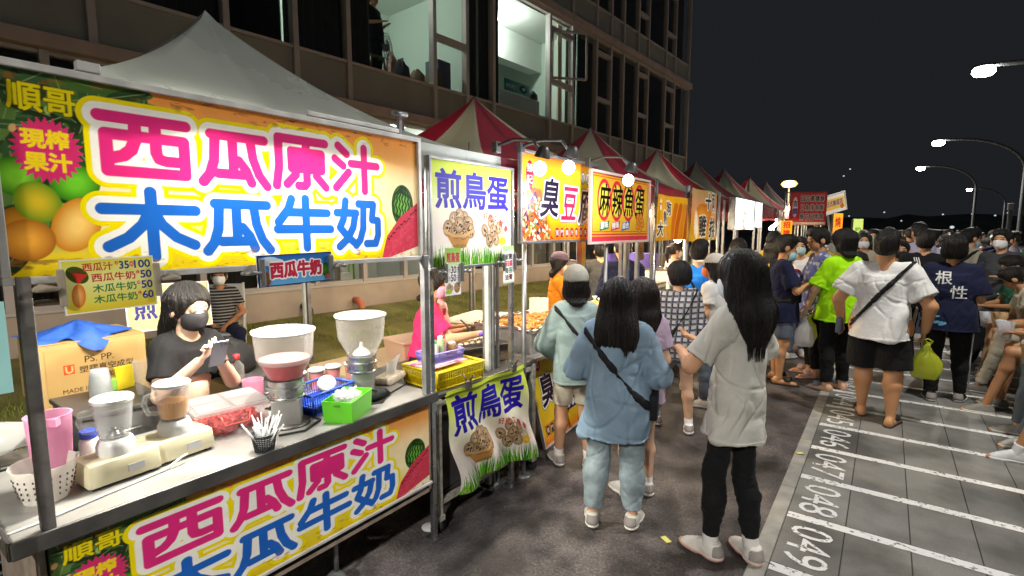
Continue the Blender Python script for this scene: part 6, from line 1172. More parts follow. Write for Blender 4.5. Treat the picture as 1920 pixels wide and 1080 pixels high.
dispenser(-2.22, 1.255, 1, 'steel juice dispenser half full of red watermelon juice'); dispenser(-2.30, 1.745, 0, 'steel juice dispenser with an empty milky hopper')
t = thing('lid_basket', 'blue slotted basket holding white cup lids', 'basket', (-2.30, 1.475, CT), R(10)); part('crate', mat('basket_blue', (.03, .09, .50), rough=.4), t, lambda bm: basket(bm, (0, 0, 0), .21, .28, .11, 12, 18, 2, .0035)); part('lining', MATS['basket_blue'], t, lambda bm: tub(bm, (0, 0, .0), .193, .263, .045, .002, .86)); bm = BM()
for k in range(6): lathe(bm, [(.046, 0), (.046, .006), (.03, .009)], 18, (0, 0, k * .006))
link('cup_lids', bm, whitep, t, (0.02, .04, .105), rot=(R(62), R(8), R(30)))
t = thing('green_bin', 'bright green plastic bin stuffed with clear bags', 'bin', (-2.075, 1.485, CT), R(28)); part('tub', mat('bin_green', (.13, .62, .02), rough=.35), t, lambda bm: tub(bm, (0, 0, 0), .15, .23, .105, .004, .93)); part('grip_hole', mat('bin_hole', (.05, .3, .01), rough=.5), t, lambda bm: tube(bm, [(-.015, -.1135, .085), (.015, -.1135, .085)], .005, 6)); bm = BM()
for k in range(16): a = Vector((rs.uniform(-.05, .05), rs.uniform(-.10, .02), .09)); pts = [a + Vector((rs.uniform(-.03, .03), rs.uniform(-.03, .03), .014 * j + rs.uniform(-.006, .006))) for j in range(4)]; tube(bm, pts, [.012, .016, .014, .006], 6)
link('plastic_bags', bm, clear_mat('bag_film', (.85, .86, .85), .45, .15), t)
for k, (x, y, lb) in enumerate(((-2.66, 1.56, 'lidded cup of red juice just beside the fuller dispenser'), (-2.64, 1.66, 'lidded cup of red juice, second from the fuller dispenser'), (-2.63, 1.76, 'lidded cup of red juice, third from the fuller dispenser'), (-2.60, 1.87, 'lidded cup of red juice behind the empty dispenser'))):
    t = thing('juice_cup', lb, 'cup', (x + .08, y - .03, CT), 0, 'cups of red juice on the counter'); part('cup', clearp, t, lambda bm: lathe(bm, [(.031, 0), (.043, .115), (.0405, .115), (.029, .004)], 22), smooth='auto'); part('juice', mat('cup_juice', (.70, .16, .17), rough=.35, noise=.25, nscale=30), t, lambda bm: lathe(bm, [(.029, .003), (.0395, .10), (.01, .101)], 20), smooth='auto'); part('lid', whitep, t, lambda bm: lathe(bm, [(.0445, .113), (.0455, .12), (.04, .125), (.01, .126)], 22), smooth='auto')
t = thing('tissue_pack', 'open pack of white tissues at the far end of the counter', 'tissues', (-2.36, 1.99, CT), R(20)); part('pack', mat('pack_print', (.62, .55, .42), rough=.5, noise=.4, nscale=40), t, lambda bm: box(bm, (0, 0, .022), (.12, .2, .044), .015)); V = []; gx, gy = np.meshgrid(np.linspace(-.06, .06, 9), np.linspace(0, 1, 9)); 
i = np.arange(81).reshape(9, 9); F = np.stack([i[:-1, :-1], i[:-1, 1:], i[1:, 1:], i[1:, :-1]], -1).reshape(-1, 4); link('tissue', np_mesh('tissue', np.stack([.025 * np.sin(gx * 60) * (1 - gy) + .03 * gy, gx * (1 + .4 * gy), .042 + .10 * gy + .01 * np.sin(gx * 40)], -1).reshape(-1, 3), F), whitep, t, smooth=True)
t = thing('pink_jug', 'two pink jugs of juice behind the fuller dispenser', 'jug', (-2.62, 1.30, CT)); part('jug', pinkp, t, lambda bm: lathe(bm, [(.045, 0), (.052, .13), (.048, .13), (.041, .004)], 22), smooth='auto'); part('juice', MATS['cup_juice'], t, lambda bm: lathe(bm, [(.041, .004), (.045, .08), (.01, .081)], 20))
t = thing('syrup_bottle', 'clear bottle with a red cap beside the steel chest', 'bottle', (-2.78, 1.30, .985)); part('body', milky, t, lambda bm: lathe(bm, [(.03, 0), (.034, .01), (.034, .09), (.014, .115), (.014, .125)], 16), smooth='auto'); part('cap', mat('cap_red', (.6, .02, .03), rough=.4), t, lambda bm: lathe(bm, [(.017, .125), (.017, .15), (.01, .153)], 14))
for nm, pts, r_, m, lb in (('power_cord', [(-2.05, .22, CT), (-2.06, .36, CT + .004), (-2.10, .52, CT + .004), (-2.12, .62, CT + .004), (-2.14, .72, CT + .005), (-2.15, .78, CT + .03), (-2.16, .80, CT + .03)], .0045, whitep, 'white flat cord running along the counter edge to the blenders'), ('power_cord', [(-2.12, 1.62, CT + .004), (-2.08, 1.70, CT + .004), (-2.16, 1.80, CT + .004), (-2.22, 1.98, CT + .004), (-2.36, 2.12, CT + .0)], .004, rubber, 'black cord crossing the far end of the counter'), ('power_cord', [(-2.10, 1.14, CT + .006), (-2.06, 1.24, CT + .006), (-2.12, 1.36, CT + .006), (-2.2, 1.36, CT + .008)], .005, rubber, 'black cord coiled at the foot of the fuller dispenser')): tag(part(nm, m, None, lambda bm: tube(bm, pts, r_, 6)), lb, 'cord')
t = thing('dark_pouch', 'crumpled black cloth pouch under the empty dispenser', 'pouch', (-2.16, 1.72, CT)); part('cloth_lump', cloth('pouch', (.012, .015, .014)), t, lambda bm: (lathe(bm, [(.06, 0), (.075, .02), (.05, .04), (.015, .046)], 14, (0, 0, 0), .7, 1.2), [setattr(v, 'co', v.co + Vector((rnd.uniform(-.012, .012), rnd.uniform(-.012, .012), rnd.uniform(-.004, .01)))) for v in bm.verts]), smooth=True)
# behind the counter
def chest(label, c, s, lb='handle'):
    t = thing('steel_chest', label, 'chest', (c[0], c[1], 0)); part('body', mat('worn_steel', (.36, .36, .35), rough=.35, metal=.75, noise=.35, nscale=7), t, lambda bm: box(bm, (0, 0, c[2] / 2), (s[0], s[1], c[2]), .006)); part('lid', dsteel, t, lambda bm: box(bm, (0, 0, c[2] + .012), (s[0] + .02, s[1] + .02, .024), .005)); part('handle', chrome, t, lambda bm: tube(bm, [(s[0] / 2 + .004, -.05, c[2] - .08), (s[0] / 2 + .03, -.05, c[2] - .08), (s[0] / 2 + .03, .05, c[2] - .08), (s[0] / 2 + .004, .05, c[2] - .08)], .006, 6)); return t
c1 = chest('worn steel chest with plastic cups on its lid', (-3.02, .80, .96), (.42, .34)); c2 = chest('steel chest with a white sticker behind the fuller dispenser', (-3.02, 1.50, .96), (.42, .46)); part('sticker', whitep, c2, lambda bm: box(bm, (.211, -.12, .88), (.002, .07, .06)))
t = thing('cup_stack', 'stack of clear plastic cups on the steel chest', 'cups', (-3.06, .78, .984)); bm = BM()
for k in range(9): lathe(bm, [(.045, k * .008), (.046, k * .008 + .004), (.036, k * .008 + .11 - k * .004), (.03, k * .008 + .11 - k * .004)], 20, cap0=False)
link('cups', bm, clear_mat('cup_clear', (.85, .88, .88), .18, .1), t, smooth='auto')
t = thing('white_tumbler', 'white tumbler beside the phone reading vendor', 'cup', (-2.95, .93, .984)); part('cup', milky, t, lambda bm: lathe(bm, [(.036, 0), (.048, .17), (.045, .17), (.033, .004)], 20), smooth='auto')
t = thing('paper_packet', 'yellow packet standing between the cup stack and the tumbler', 'packet', (-3.14, .90, .984), .3); part('packet_body', mat('packet_yellow', (.72, .55, .02), rough=.5), t, lambda bm: box(bm, (0, 0, .06), (.02, .09, .12), .004)); part('green_tab', mat('tab_green', (.25, .5, .08), rough=.5), t, lambda bm: box(bm, (0, -.06, .035), (.02, .06, .07), .01))
def carton(label, c, s, pr=None):
    t = thing('cardboard_box', label, 'cardboard box', c); kb = mat('cardboard', (.50, .32, .12), rough=.8, noise=.08, nscale=3); part('box_body', kb, t, lambda bm: box(bm, (0, 0, s[2] / 2), s, .004)); part('flap', mat('cardboard_dark', (.36, .22, .08), rough=.85), t, lambda bm: (box(bm, (0, 0, s[2] + .002), (.006, s[1] * .96, .003)), box(bm, (s[0] / 2 + .0005, 0, s[2] - .004), (.003, s[1] * .98, .004))))
    if pr: o = link('print', pr.mesh('box_print'), plain, t); o.location = (s[0] / 2 + .003, -s[1] / 2 + .02, .02)
    return t
cv = Canvas(.40, .29, 240, 174, 'BC9848'); cv.C[:] = (.50, .32, .12); cv.rect(.07, .15, .115, .20, 'C84A24'); cv.C = cv.C; cv.text('U', .078, .157, .035, 'D8A868', bold=.002); cv.text('PS. PP.', .16, .20, .034, '3a2c1c', bold=.0005); cv.text('塑膠真空成型', .135, .148, .036, '3a2c1c', wid=.24, bold=.0006); cv.text('專業製造', .175, .10, .034, '3a2c1c', wid=.15, bold=.0006); cv.text('MADE IN TAIWAN', .06, .05, .022, '3a2c1c', bold=.0004)
carton('cardboard box printed PS. PP. with a blue cloth on top', (-3.62, .86, .88), (.44, .46, .34), cv); carton('cardboard box below the printed one', (-3.60, .92, .46), (.40, .42, .42)); carton('lowest cardboard box of the stack on the lawn edge', (-3.60, .90, .015), (.42, .44, .445))
gx, gy = np.meshgrid(np.linspace(-1, 1, 34), np.linspace(-1, 1, 34)); rr = np.hypot(gx, gy); z = .05 * np.clip(1 - rr, 0, 1) + .05 * vnoise(gx * 2.2 + 4, gy * 2.2 + 4, 12) * np.clip(1.25 - rr, 0, 1) + .004; sh_ = 1 + .25 * np.sin(np.arctan2(gy, gx) * 5 + 1)
i = np.arange(34 * 34).reshape(34, 34); F = np.stack([i[:-1, :-1], i[:-1, 1:], i[1:, 1:], i[1:, :-1]], -1).reshape(-1, 4); xx_ = gx * .17 * sh_ + .06; z = np.where(xx_ > .19, z - (xx_ - .19) * .9, z); o = link('blue_cloth', np_mesh('blue_cloth', np.stack([xx_, gy * .19 * sh_, z], -1).reshape(-1, 3), F), mat('cloth_blue_bag', (.03, .11, .50), rough=.5, noise=.3, nscale=20), None, (-3.62, .83, 1.228), smooth=True); tag(o, 'crumpled blue cloth lying on the printed cardboard box', 'cloth')
for (c, lb) in (((-3.02, .36, .45), 'black slotted crate, upper of the stack at the near end'), ((-3.02, .36, .02), 'black slotted crate, lower of the stack at the near end')):
    t = thing('plastic_crate', lb, 'crate', c); part('crate', blk, t, lambda bm: basket(bm, (0, 0, 0), .42, .44, .40, 9, 9, 2, .007, .96)); part('contents', mat('crate_contents', (.16, .14, .12), rough=.8, noise=.6, nscale=9), t, lambda bm: box(bm, (0, 0, .18), (.36, .38, .32), .02))
tag(part('plastic_bag', clear_mat('bag_film', (.85, .86, .85), .45, .15), None, lambda bm: (lathe(bm, [(.12, 0), (.15, .05), (.1, .1), (.03, .13)], 14), [setattr(v, 'co', v.co + Vector((rnd.uniform(-.025, .025), rnd.uniform(-.025, .025), rnd.uniform(-.01, .02)))) for v in bm.verts]), smooth=True, loc=(-3.0, .36, .86)), 'clear plastic bag lying on the upper black crate', 'bag')
p = at_x(440, 672, -4.1); t = thing('pink_bucket', 'pink bucket with a pale lid standing behind the vendor', 'bucket', (p.x, p.y, .02)); part('body', mat('bucket_pink', (.75, .05, .16), rough=.4), t, lambda bm: lathe(bm, [(.12, 0), (.15, .5)], 22), smooth='auto'); part('lid', whitep, t, lambda bm: lathe(bm, [(.155, .49), (.16, .52), (.1, .53)], 22), smooth='auto')
tag(part('black_jacket', cloth('jacket', (.012, .012, .013), .6), None, lambda bm: (lathe(bm, [(.13, 0), (.16, .05), (.14, .12), (.08, .17), (.02, .19)], 16, (0, 0, 0), .8, 1.0), [setattr(v, 'co', v.co + Vector((rnd.uniform(-.03, .03), rnd.uniform(-.03, .03), rnd.uniform(-.02, .02)))) for v in bm.verts]), smooth=True, loc=(-3.02, 1.36, .985)), 'black jacket heaped on the steel chest behind the vendor', 'jacket')
# litter on the lane
for (px, py, s, rz_, m, lb, nm) in ((1249, 1004, (.062, .024), -.6, mat('paper_yellow', (.75, .68, .18), rough=.7), 'yellow paper scrap on the asphalt by the grey shirted woman', 'paper_scrap'), (1500, 848, (.05, .022), .6, MATS.get('paper_yellow') or mat('paper_yellow', (.75, .68, .18)), 'yellow paper scrap on the kerb by bay 047', 'paper_scrap')):
    p = at_z(px, py, .03); tag(part(nm, m, None, lambda bm: box(bm, (0, 0, 0), (s[0], s[1] * 1.4, .002), .0005), loc=(p.x, p.y, .006 if px < 1400 else .024), rot=(0, 0, rz_)), lb, 'litter')
p = at_z(806, 990, 0); t = thing('crushed_lid', 'crushed plastic cup lid on the stained asphalt', 'litter', (p.x, p.y, .003)); part('dome', whitep, t, lambda bm: lathe(bm, [(.048, 0), (.05, .006), (.042, .012), (.02, .016)], 18), smooth='auto'); part('tab', whitep, t, lambda bm: box(bm, (.01, 0, .02), (.02, .012, .006)))

# ------------------------------------------------------------------ quail egg cart
ET = .85
t = thing('egg_cart', 'white painted egg cart with a cloth print across its front', 'food cart', (0, 0, 0)); chip = mat('chipped_paint', (.55, .52, .44), rough=.6, noise=.5, nscale=26)
part('table_top', dsteel, t, lambda bm: box(bm, (-2.42, 2.58, .835), (.76, 1.06, .028), .004))
for x, y in ((-2.06, 2.075), (-2.76, 2.075), (-2.06, 3.07), (-2.76, 3.07)): part('leg', chip, t, lambda bm: (box(bm, (x, y, .46), (.045, .045, .72), .004), box(bm, (x, y, .09), (.06, .06, .03))), ); part('caster', rubber, t, lambda bm: lathe(bm, [(.02, -.015), (.04, -.015), (.04, .015), (.02, .015)], 14), loc=(x, y, .042), rot=(PI / 2, 0, 0))
part('side_panel', mat('cart_dark_board', (.06, .05, .05), rough=.8), t, lambda bm: (box(bm, (-2.42, 2.09, .5), (.62, .01, .56)), box(bm, (-2.1, 2.58, .5), (.01, .92, .56)), box(bm, (-2.42, 2.58, .2), (.66, .9, .02)))); [part('cross_rail', chip, t, lambda bm: box(bm, (-2.06, 2.57, z_), (.03, .94, .03))) for z_ in (.18, .79)]  # near-black boards close the side, front and floor of the cart
for (px, py, h, lb) in ((829, 905, 2.2, 'near square post of the egg sign'), (983, 830, 2.2, 'far square post of the egg sign')): p = at_x(px, py, -2.03); y_ = at_x(805 if px < 900 else 960, 320, -2.03).y; tag(part('sign_post', chrome, None, lambda bm: (box(bm, (0, 0, h / 2), (.032, .032, h), .004), box(bm, (0, 0, .008), (.08, .08, .016))), loc=(-2.03, y_ - .012, 0)), lb, 'post')
tag(part('sign_post', galv, None, lambda bm: (box(bm, (0, 0, 1.0), (.022, .022, 2.0), .004), box(bm, (0, .05, 1.0), (.02, .02, 2.0), .004), box(bm, (0, .03, .008), (.1, .14, .016)))  , loc=(-2.13, 2.70, 0)), 'paired pale tubes rising through the egg cart', 'post')
yel = mat('crate_yellow', (.72, .56, .01), rough=.4); t = thing('yellow_crate', 'yellow slotted crate on the egg cart', 'crate', (-2.225, 2.315, ET), R(-4)); part('crate', yel, t, lambda bm: basket(bm, (0, 0, 0), .32, .40, .115, 20, 26, 2, .0045, .95)); part('lining', yel, t, lambda bm: (tub(bm, (0, 0, 0), .295, .372, .05, .003, .95), box(bm, (0, 0, .096), (.30, .38, .012))))
t = thing('patterned_cloth', 'pink patterned cloth folded on the yellow crate', 'cloth', (-2.24, 2.27, ET + .121)); part('fold', pattern_cloth('pink_print', 'flower', (.7, .45, .5), (.55, .15, .25)), t, lambda bm: (box(bm, (0, 0, .004), (.22, .32, .008), .003), box(bm, (.02, .03, .011), (.16, .24, .006), .002)))
pur = mat('basket_purple', (.30, .26, .72), rough=.4); t = thing('purple_basket', 'purple basket of sauce bottles on the pink cloth', 'basket', (-2.24, 2.30, ET + .136), R(-6)); part('crate', pur, t, lambda bm: basket(bm, (0, 0, 0), .15, .27, .06, 14, 24, 3, .003, .9)); part('lining', pur, t, lambda bm: tub(bm, (0, 0, .002), .138, .255, .035, .002, .9))
for dx, dy, h, r_, c, cc, lb in ((.02, -.075, .13, .026, (.68, .62, .55), (.03, .35, .12), 'white sauce bottle with a green cap'), (.0, .0, .145, .024, (.42, .55, .25), (.7, .72, .68), 'pale green sauce bottle with a white cap'), (-.03, .05, .135, .022, (.75, .35, .28), (.65, .03, .03), 'pink sauce bottle with a red nozzle'), (.0, .105, .09, .034, (.28, .15, .06), (.7, .68, .6), 'squat brown jar with a pale lid')):
    t = thing('sauce_bottle', lb + ' in the purple basket', 'bottle', (-2.24 + dx, 2.30 + dy, ET + .142), 0, 'sauce bottles in the purple basket'); part('body', mat('bottle_%d' % int(c[0] * 100), c, rough=.35), t, lambda bm: lathe(bm, [(r_ * .95, 0), (r_, .01), (r_, h * .72), (r_ * .7, h * .86)], 16), smooth='auto'); part('cap', mat('bcap_%d' % int(cc[0] * 1000), cc, rough=.4), t, lambda bm: lathe(bm, [(r_ * .72, h * .85), (r_ * .72, h * .95), (r_ * .35, h), (r_ * .2, h * 1.12 if 'nozzle' in lb else h * 1.01)], 14), smooth='auto')
t = thing('egg_griddle', 'dark iron griddle with rows of frying quail eggs', 'griddle', (-2.46, 2.83, ET), R(-16)); iron = mat('iron', (.035, .03, .027), rough=.5, metal=.4, noise=.4, nscale=20)
part('firebox', mat('griddle_case', (.22, .15, .10), rough=.5, metal=.4, noise=.6, nscale=9), t, lambda bm: (box(bm, (0, 0, .055), (.44, .40, .10), .004),)); part('plate', iron, t, lambda bm: box(bm, (0, 0, .118), (.48, .44, .026), .004)); part('vent_hole', blk, t, lambda bm: [lathe(bm, [(.011, 0), (.011, .003)], 12, (0, 0, 0)) for _ in (0,)], loc=(.2205, -.05, .06), rot=(0, PI / 2, 0)); part('vent_hole', blk, t, lambda bm: lathe(bm, [(.011, 0), (.011, .003)], 12), loc=(.2205, .03, .06), rot=(0, PI / 2, 0)); part('vent_hole', blk, t, lambda bm: lathe(bm, [(.011, 0), (.011, .003)], 12), loc=(.2205, .11, .06), rot=(0, PI / 2, 0))
bm = BM(); b2 = BM(); b3 = BM()
for a in range(8):
    for b in range(8):
        c = (-.2 + a * .057, -.18 + b * .052, .1315)
        if a < 6 and rs.rand() < .85:
            lathe(bm, [(.021, 0), (.02, .007), (.008, .012)], 12, c)
            if rs.rand() < .7: lathe(b2, [(.009, .012), (.006, .016)], 8, (c[0] + rs.uniform(-.004, .004), c[1], c[2]))
        else: lathe(b3, [(.022, .0), (.018, .001)], 12, c)
link('fried_egg', bm, mat('egg_white', (.75, .68, .52), rough=.4), t, smooth=True)['kind'] = 'stuff'; link('yolk', b2, mat('egg_yolk', (.8, .45, .02), rough=.35), t, smooth=True)['kind'] = 'stuff'; link('mould_cup', b3, blk, t)['kind'] = 'stuff'
t = thing('lidded_tub', 'peach plastic tub with a lid behind the griddle', 'container', (-2.98, 2.78, .80), R(-10)); part('tub', clear_mat('tub_peach', (.82, .60, .45), .75, .3), t, lambda bm: tub(bm, (0, 0, 0), .3, .4, .14)); part('lid', clear_mat('tub_peach', (.82, .60, .45), .75, .3), t, lambda bm: box(bm, (0, 0, .15), (.32, .42, .02), .006))
t = thing('steel_bowl', 'steel bowl of salt with a spoon beside the griddle', 'bowl', (-2.58, 2.50, ET)); part('bowl', chrome, t, lambda bm: lathe(bm, [(.04, 0), (.06, .05), (.064, .07), (.058, .07), (.04, .006)], 20), smooth='auto'); part('salt', whitep, t, lambda bm: lathe(bm, [(.055, .05), (.04, .075), (.01, .09)], 16), smooth=True)
t = thing('side_table', 'low wooden table with trays behind the egg cart', 'table', (-3.15, 2.75, 0)); part('table_top', tan, t, lambda bm: box(bm, (0, 0, .785), (.55, 1.3, .03), .004)); [part('leg', tan, t, lambda bm: box(bm, (a * .23, b * .58, .385), (.04, .04, .77))) for a in (-1, 1) for b in (-1, 1)]; part('shelf', dsteel, t, lambda bm: box(bm, (0, 0, .4), (.5, 1.2, .02)))
p = at_x(893, 612, -3.15); t = thing('pink_bag', 'pink plastic bag standing gathered behind the egg cart', 'bag', (p.x, 3.10, .80)); part('bag_body', clear_mat('bag_pink', (.85, .45, .48), .7, .3), t, lambda bm: (lathe(bm, [(.13, 0), (.15, .08), (.12, .2), (.05, .34), (.02, .40), (.03, .46)], 18, (0, 0, 0), .6, 1), [setattr(v, 'co', v.co + Vector((.012 * math.sin(v.co.z * 40 + v.co.y * 50), .012 * math.sin(v.co.z * 33), 0))) for v in bm.verts]), smooth=True)
t = thing('open_tray', 'clear open tray of batter beside the griddle', 'container', (-2.72, 3.02, ET - .001), R(-12)); part('tub', clear_mat('tray_clear', (.85, .80, .7), .5, .2), t, lambda bm: tub(bm, (0, 0, 0), .2, .24, .09)); part('batter', mat('batter', (.8, .66, .3), rough=.5), t, lambda bm: box(bm, (0, 0, .035), (.16, .2, .05), .01))

# ------------------------------------------------------------------ stinky tofu stall and those past it
t = thing('tofu_table', 'steel table with a big tray of fried tofu', 'food stall', (0, 0, 0)); part('table_top', steel, t, lambda bm: box(bm, (-2.50, 3.72, .80), (.74, 1.22, .03), .004)); part('skirt', mat('rusty_sheet', (.30, .25, .21), rough=.6, noise=.6, nscale=5), t, lambda bm: (box(bm, (-2.52, 3.72, .48), (.02, 1.1, .58)), box(bm, (-2.66, 3.14, .48), (.28, .02, .58)))); [part('leg', galv, t, lambda bm: box(bm, (x, y, .39), (.04, .04, .78))) for x in (-2.5, -2.8) for y in (3.16, 4.26)]
t = thing('frying_tray', 'foil lined steel tray of orange fried tofu', 'tray', (-2.50, 3.72, .816)); part('tray', mat('tray_steel', (.45, .45, .45), rough=.4, metal=.7, noise=.2), t, lambda bm: tub(bm, (0, 0, 0), .58, .86, .19, .008, .97)); part('foil_rim', foil, t, lambda bm: [tube(bm, [Vector(a) + (Vector(b) - Vector(a)) * k / 14 + Vector((rnd.uniform(-.008, .008), rnd.uniform(-.008, .008), rnd.uniform(-.006, .012))) for k in range(15)], .018, 6) for a, b in (((-.29, -.43, .19), (.29, -.43, .19)), ((.29, -.43, .19), (.29, .43, .19)), ((.29, .43, .19), (-.29, .43, .19)), ((-.29, .43, .19), (-.29, -.43, .19)))]); bm = BM()
for k in range(420): x, y = rs.uniform(-.25, .25), rs.uniform(-.39, .39); L_ = rs.uniform(.02, .05); a = rs.uniform(0, 3.1); z = .14 + .05 * (1 - (x / .3) ** 2) + rs.uniform(0, .02); tube(bm, [(x - L_ * math.cos(a), y - L_ * math.sin(a), z), (x, y, z + .012), (x + L_ * math.cos(a), y + L_ * math.sin(a), z)], rs.uniform(.006, .014), 5)
box(bm, (0, 0, .08), (.52, .8, .12)); link('fried_tofu', bm, mat('fried_food', (.62, .27, .05), rough=.4, noise=.5, nscale=22), t)['kind'] = 'stuff'
t = thing('sauce_pot', 'small steel pot beside the frying tray', 'pot', (-2.77, 3.26, .816)); part('pot', chrome, t, lambda bm: lathe(bm, [(.06, 0), (.065, .11), (.07, .115), (.06, .11), (.055, .006)], 22), smooth='auto'); part('ladle', galv, t, lambda bm: tube(bm, [(0, 0, .05), (-.03, -.08, .2), (-.05, -.12, .24)], .008, 6))
t = thing('paper_pouch', 'white paper pouch propped on the frying tray', 'paper bag', (-2.62, 4.02, 1.0), R(30)); part('pouch', mat('paper_white', (.8, .78, .74), rough=.8), t, lambda bm: (prism(bm, [(-.09, -.012), (.09, -.012), (.07, .012), (-.07, .012)], 0, .16), [setattr(v, 'co', v.co + Vector((.0, .05 * v.co.z * 4, 0))) for v in bm.verts]))
t = thing('packing_crate', 'pale wrapped crate on the lawn behind the tofu stall', 'box', (-3.6, 4.3, .02), .2); part('crate', mat('wrapped', (.52, .44, .33), rough=.6, noise=.2), t, lambda bm: box(bm, (0, 0, .4), (.5, .8, .8), .03)); part('lid', wbox, t, lambda bm: box(bm, (0, 0, .81), (.54, .84, .03), .005))
carton('open tan carton behind the pink bag', (-3.55, 3.35, .02), (.4, .5, .74))
def sidestall(y0, y1, label, mtop, items):
    t = thing('food_stall', label, 'food stall', (0, 0, 0)); part('table_top', steel, t, lambda bm: box(bm, (-2.4, (y0 + y1) / 2, .83), (.7, y1 - y0, .03), .004)); part('front_panel', mtop, t, lambda bm: box(bm, (-2.07, (y0 + y1) / 2, .45), (.02, y1 - y0 - .02, .70))); part('end_panel', mtop, t, lambda bm: box(bm, (-2.4, y0 + .02, .45), (.62, .02, .70))); [part('post', galv, t, lambda bm: box(bm, (-2.05, y, 1.55), (.035, .035, 1.4), .003)) for y in (y0 + .03, y1 - .03)]; [part('leg', galv, t, lambda bm: box(bm, (x, y, .40), (.04, .04, .8))) for x in (-2.12, -2.7) for y in (y0 + .1, y1 - .1)]
warmw = mat('tan_panel', (.62, .50, .34), rough=.7, noise=.2); sidestall(4.55, 5.0, 'narrow fish ball stall counter with golden bread bags', warmw, 0); sidestall(5.35, 7.6, 'fried food counter under the hot dog and chicken flags', mat('white_front', (.75, .70, .60), rough=.6), 0); sidestall(8.3, 10.6, 'wood fronted counter under the white light boxes', mat('wood_front', (.35, .2, .12), rough=.6, noise=.3), 0); sidestall(11.2, 13.2, 'counter beneath the red menu board', warmw, 0); sidestall(13.9, 16.5, 'far counter past the red menu board', warmw, 0); sidestall(17.2, 20.5, 'last counter at the far end of the stalls', warmw, 0)  # several counters share one plain tan front colour
for k, (x, y, lb) in enumerate(((-2.3, 4.66, 'bag of golden bread nearest the plaid shirt'), (-2.42, 4.78, 'bag of golden bread, middle one on the fish ball counter'), (-2.25, 4.88, 'bag of golden bread at the far side of the fish ball counter'))): t = thing('bread_bag', lb, 'bread', (x, y, .846), k, 'bags of golden bread'); part('loaf', mat('bread', (.70, .36, .05), rough=.5, noise=.35, nscale=15), t, lambda bm: lathe(bm, [(.05, 0), (.085, .04), (.085, .16), (.06, .21), (.01, .23)], 16, (0, 0, 0), .8, 1.1), smooth=True); part('tie', whitep, t, lambda bm: lathe(bm, [(.02, .22), (.012, .24), (.03, .27)], 10))
t = thing('purple_crate', 'violet plastic crate on a shelf behind the fish ball stall', 'crate', (-2.95, 7.0, 1.12)); part('crate', mat('crate_violet', (.14, .11, .55), rough=.4), t, lambda bm: tub(bm, (0, 0, 0), .5, .75, .34)); part('rack', tan, t, lambda bm: (box(bm, (0, 0, -.02), (.6, 1.0, .03)), [box(bm, (a * .25, b * .45, -.58), (.04, .04, 1.08)) for a in (-1, 1) for b in (-1, 1)]))
for (x, y, z, s, c, lb) in ((-2.35, 6.1, .846, (.3, .4, .3), (.75, .62, .42), 'lit glass food case under the chicken flag'), (-2.45, 6.85, .846, (.35, .5, .42), (.8, .76, .68), 'white food warmer past the blue shirted man'), (-2.4, 8.9, .846, (.35, .6, .5), (.66, .5, .3), 'wooden cash box on the counter by the light boxes'), (-2.4, 11.9, .846, (.4, .7, .5), (.7, .5, .3), 'food case below the red menu board')):
    t = thing('food_case', lb, 'food case', (x, y, z)); part('case', mat('case_%d' % int(y * 10), c, rough=.45, noise=.2), t, lambda bm: box(bm, (0, 0, s[2] / 2), s, .01)); part('window', gl, t, lambda bm: box(bm, (s[0] / 2 + .004, 0, s[2] * .55), (.004, s[1] * .8, s[2] * .6))); part('trim', chrome, t, lambda bm: box(bm, (0, 0, s[2] + .008), (s[0] + .02, s[1] + .02, .016)))
for (px, py, x, y_, lb) in ((983, 470, -2.05, None, 'tube post under the near end of the 臭豆腐 sign'), (1136, 470, -1.93, None, 'tube post under the near end of the gold fish ball sign'), (1228, 460, -1.92, None, 'chrome post at the near edge of the hot dog flag'), (1286, 460, -1.95, None, 'thick post between the two orange flags'), (1345, 460, -1.92, None, 'thin post at the far edge of the chicken flag')):
    p = at_x(px, py, x); tag(part('sign_post', chrome if px == 1228 else galv, None, lambda bm: (tube(bm, [(0, 0, 0), (0, 0, 2.32 if px > 1200 else 1.75)], .017 if px != 1286 else .034, 8), lathe(bm, [(.06, 0), (.05, .012)], 12)), loc=(p.x, p.y, 0)), lb, 'post')
# ------------------------------------------------------------------ people
blackhair = hair_mat('black'); brownhair = hair_mat('brown', (.022, .013, .009)); softhair = hair_mat('soft', (.009, .007, .006), .46)
kblack = cloth('black', (.012, .012, .013)); navy = cloth('navy', (.016, .019, .05)); whitec = cloth('white', (.78, .78, .76)); greyc = cloth('grey', (.60, .585, .53)); denim = cloth('denim', (.23, .33, .43)); jeans = cloth('jeans', (.30, .37, .40), noise=.3); teal = cloth('sage', (.27, .35, .33)); beige = cloth('beige', (.55, .49, .38)); lilac = cloth('lilac', (.50, .38, .52)); lden = cloth('light_denim', (.36, .44, .52), noise=.3); blueT = cloth('bright_blue', (.02, .20, .72)); neon = cloth('neon', (.40, .86, .01)); orange = cloth('orange', (.78, .26, .02)); pink = cloth('pink', (.72, .035, .15)); dgrey = cloth('dark_grey', (.055, .06, .065)); slate = cloth('slate', (.10, .12, .16)); palep = cloth('pale_pink', (.75, .55, .50)); maroon = cloth('maroon', (.14, .012, .03)); dteal = cloth('dark_teal', (.02, .05, .06)); lav = cloth('lavender', (.60, .55, .72)); olive = cloth('olive', (.28, .27, .20)); khaki = cloth('khaki', (.42, .38, .30)); greenc = cloth('green', (.04, .16, .09))
strapk = cloth('strap', (.016, .016, .018), .6)
def foot_top(fx, fy, tx, ty):
    g = at_z(fx, fy, 0); r_ = ray(tx, ty); k = math.hypot(g.x, g.y) / math.hypot(r_.x, r_.y); return (g.x, g.y, 0), CAM_H + r_.z * k
def top_at(tx, ty, H): g = at_z(tx, ty, H); return (g.x, g.y, 0)
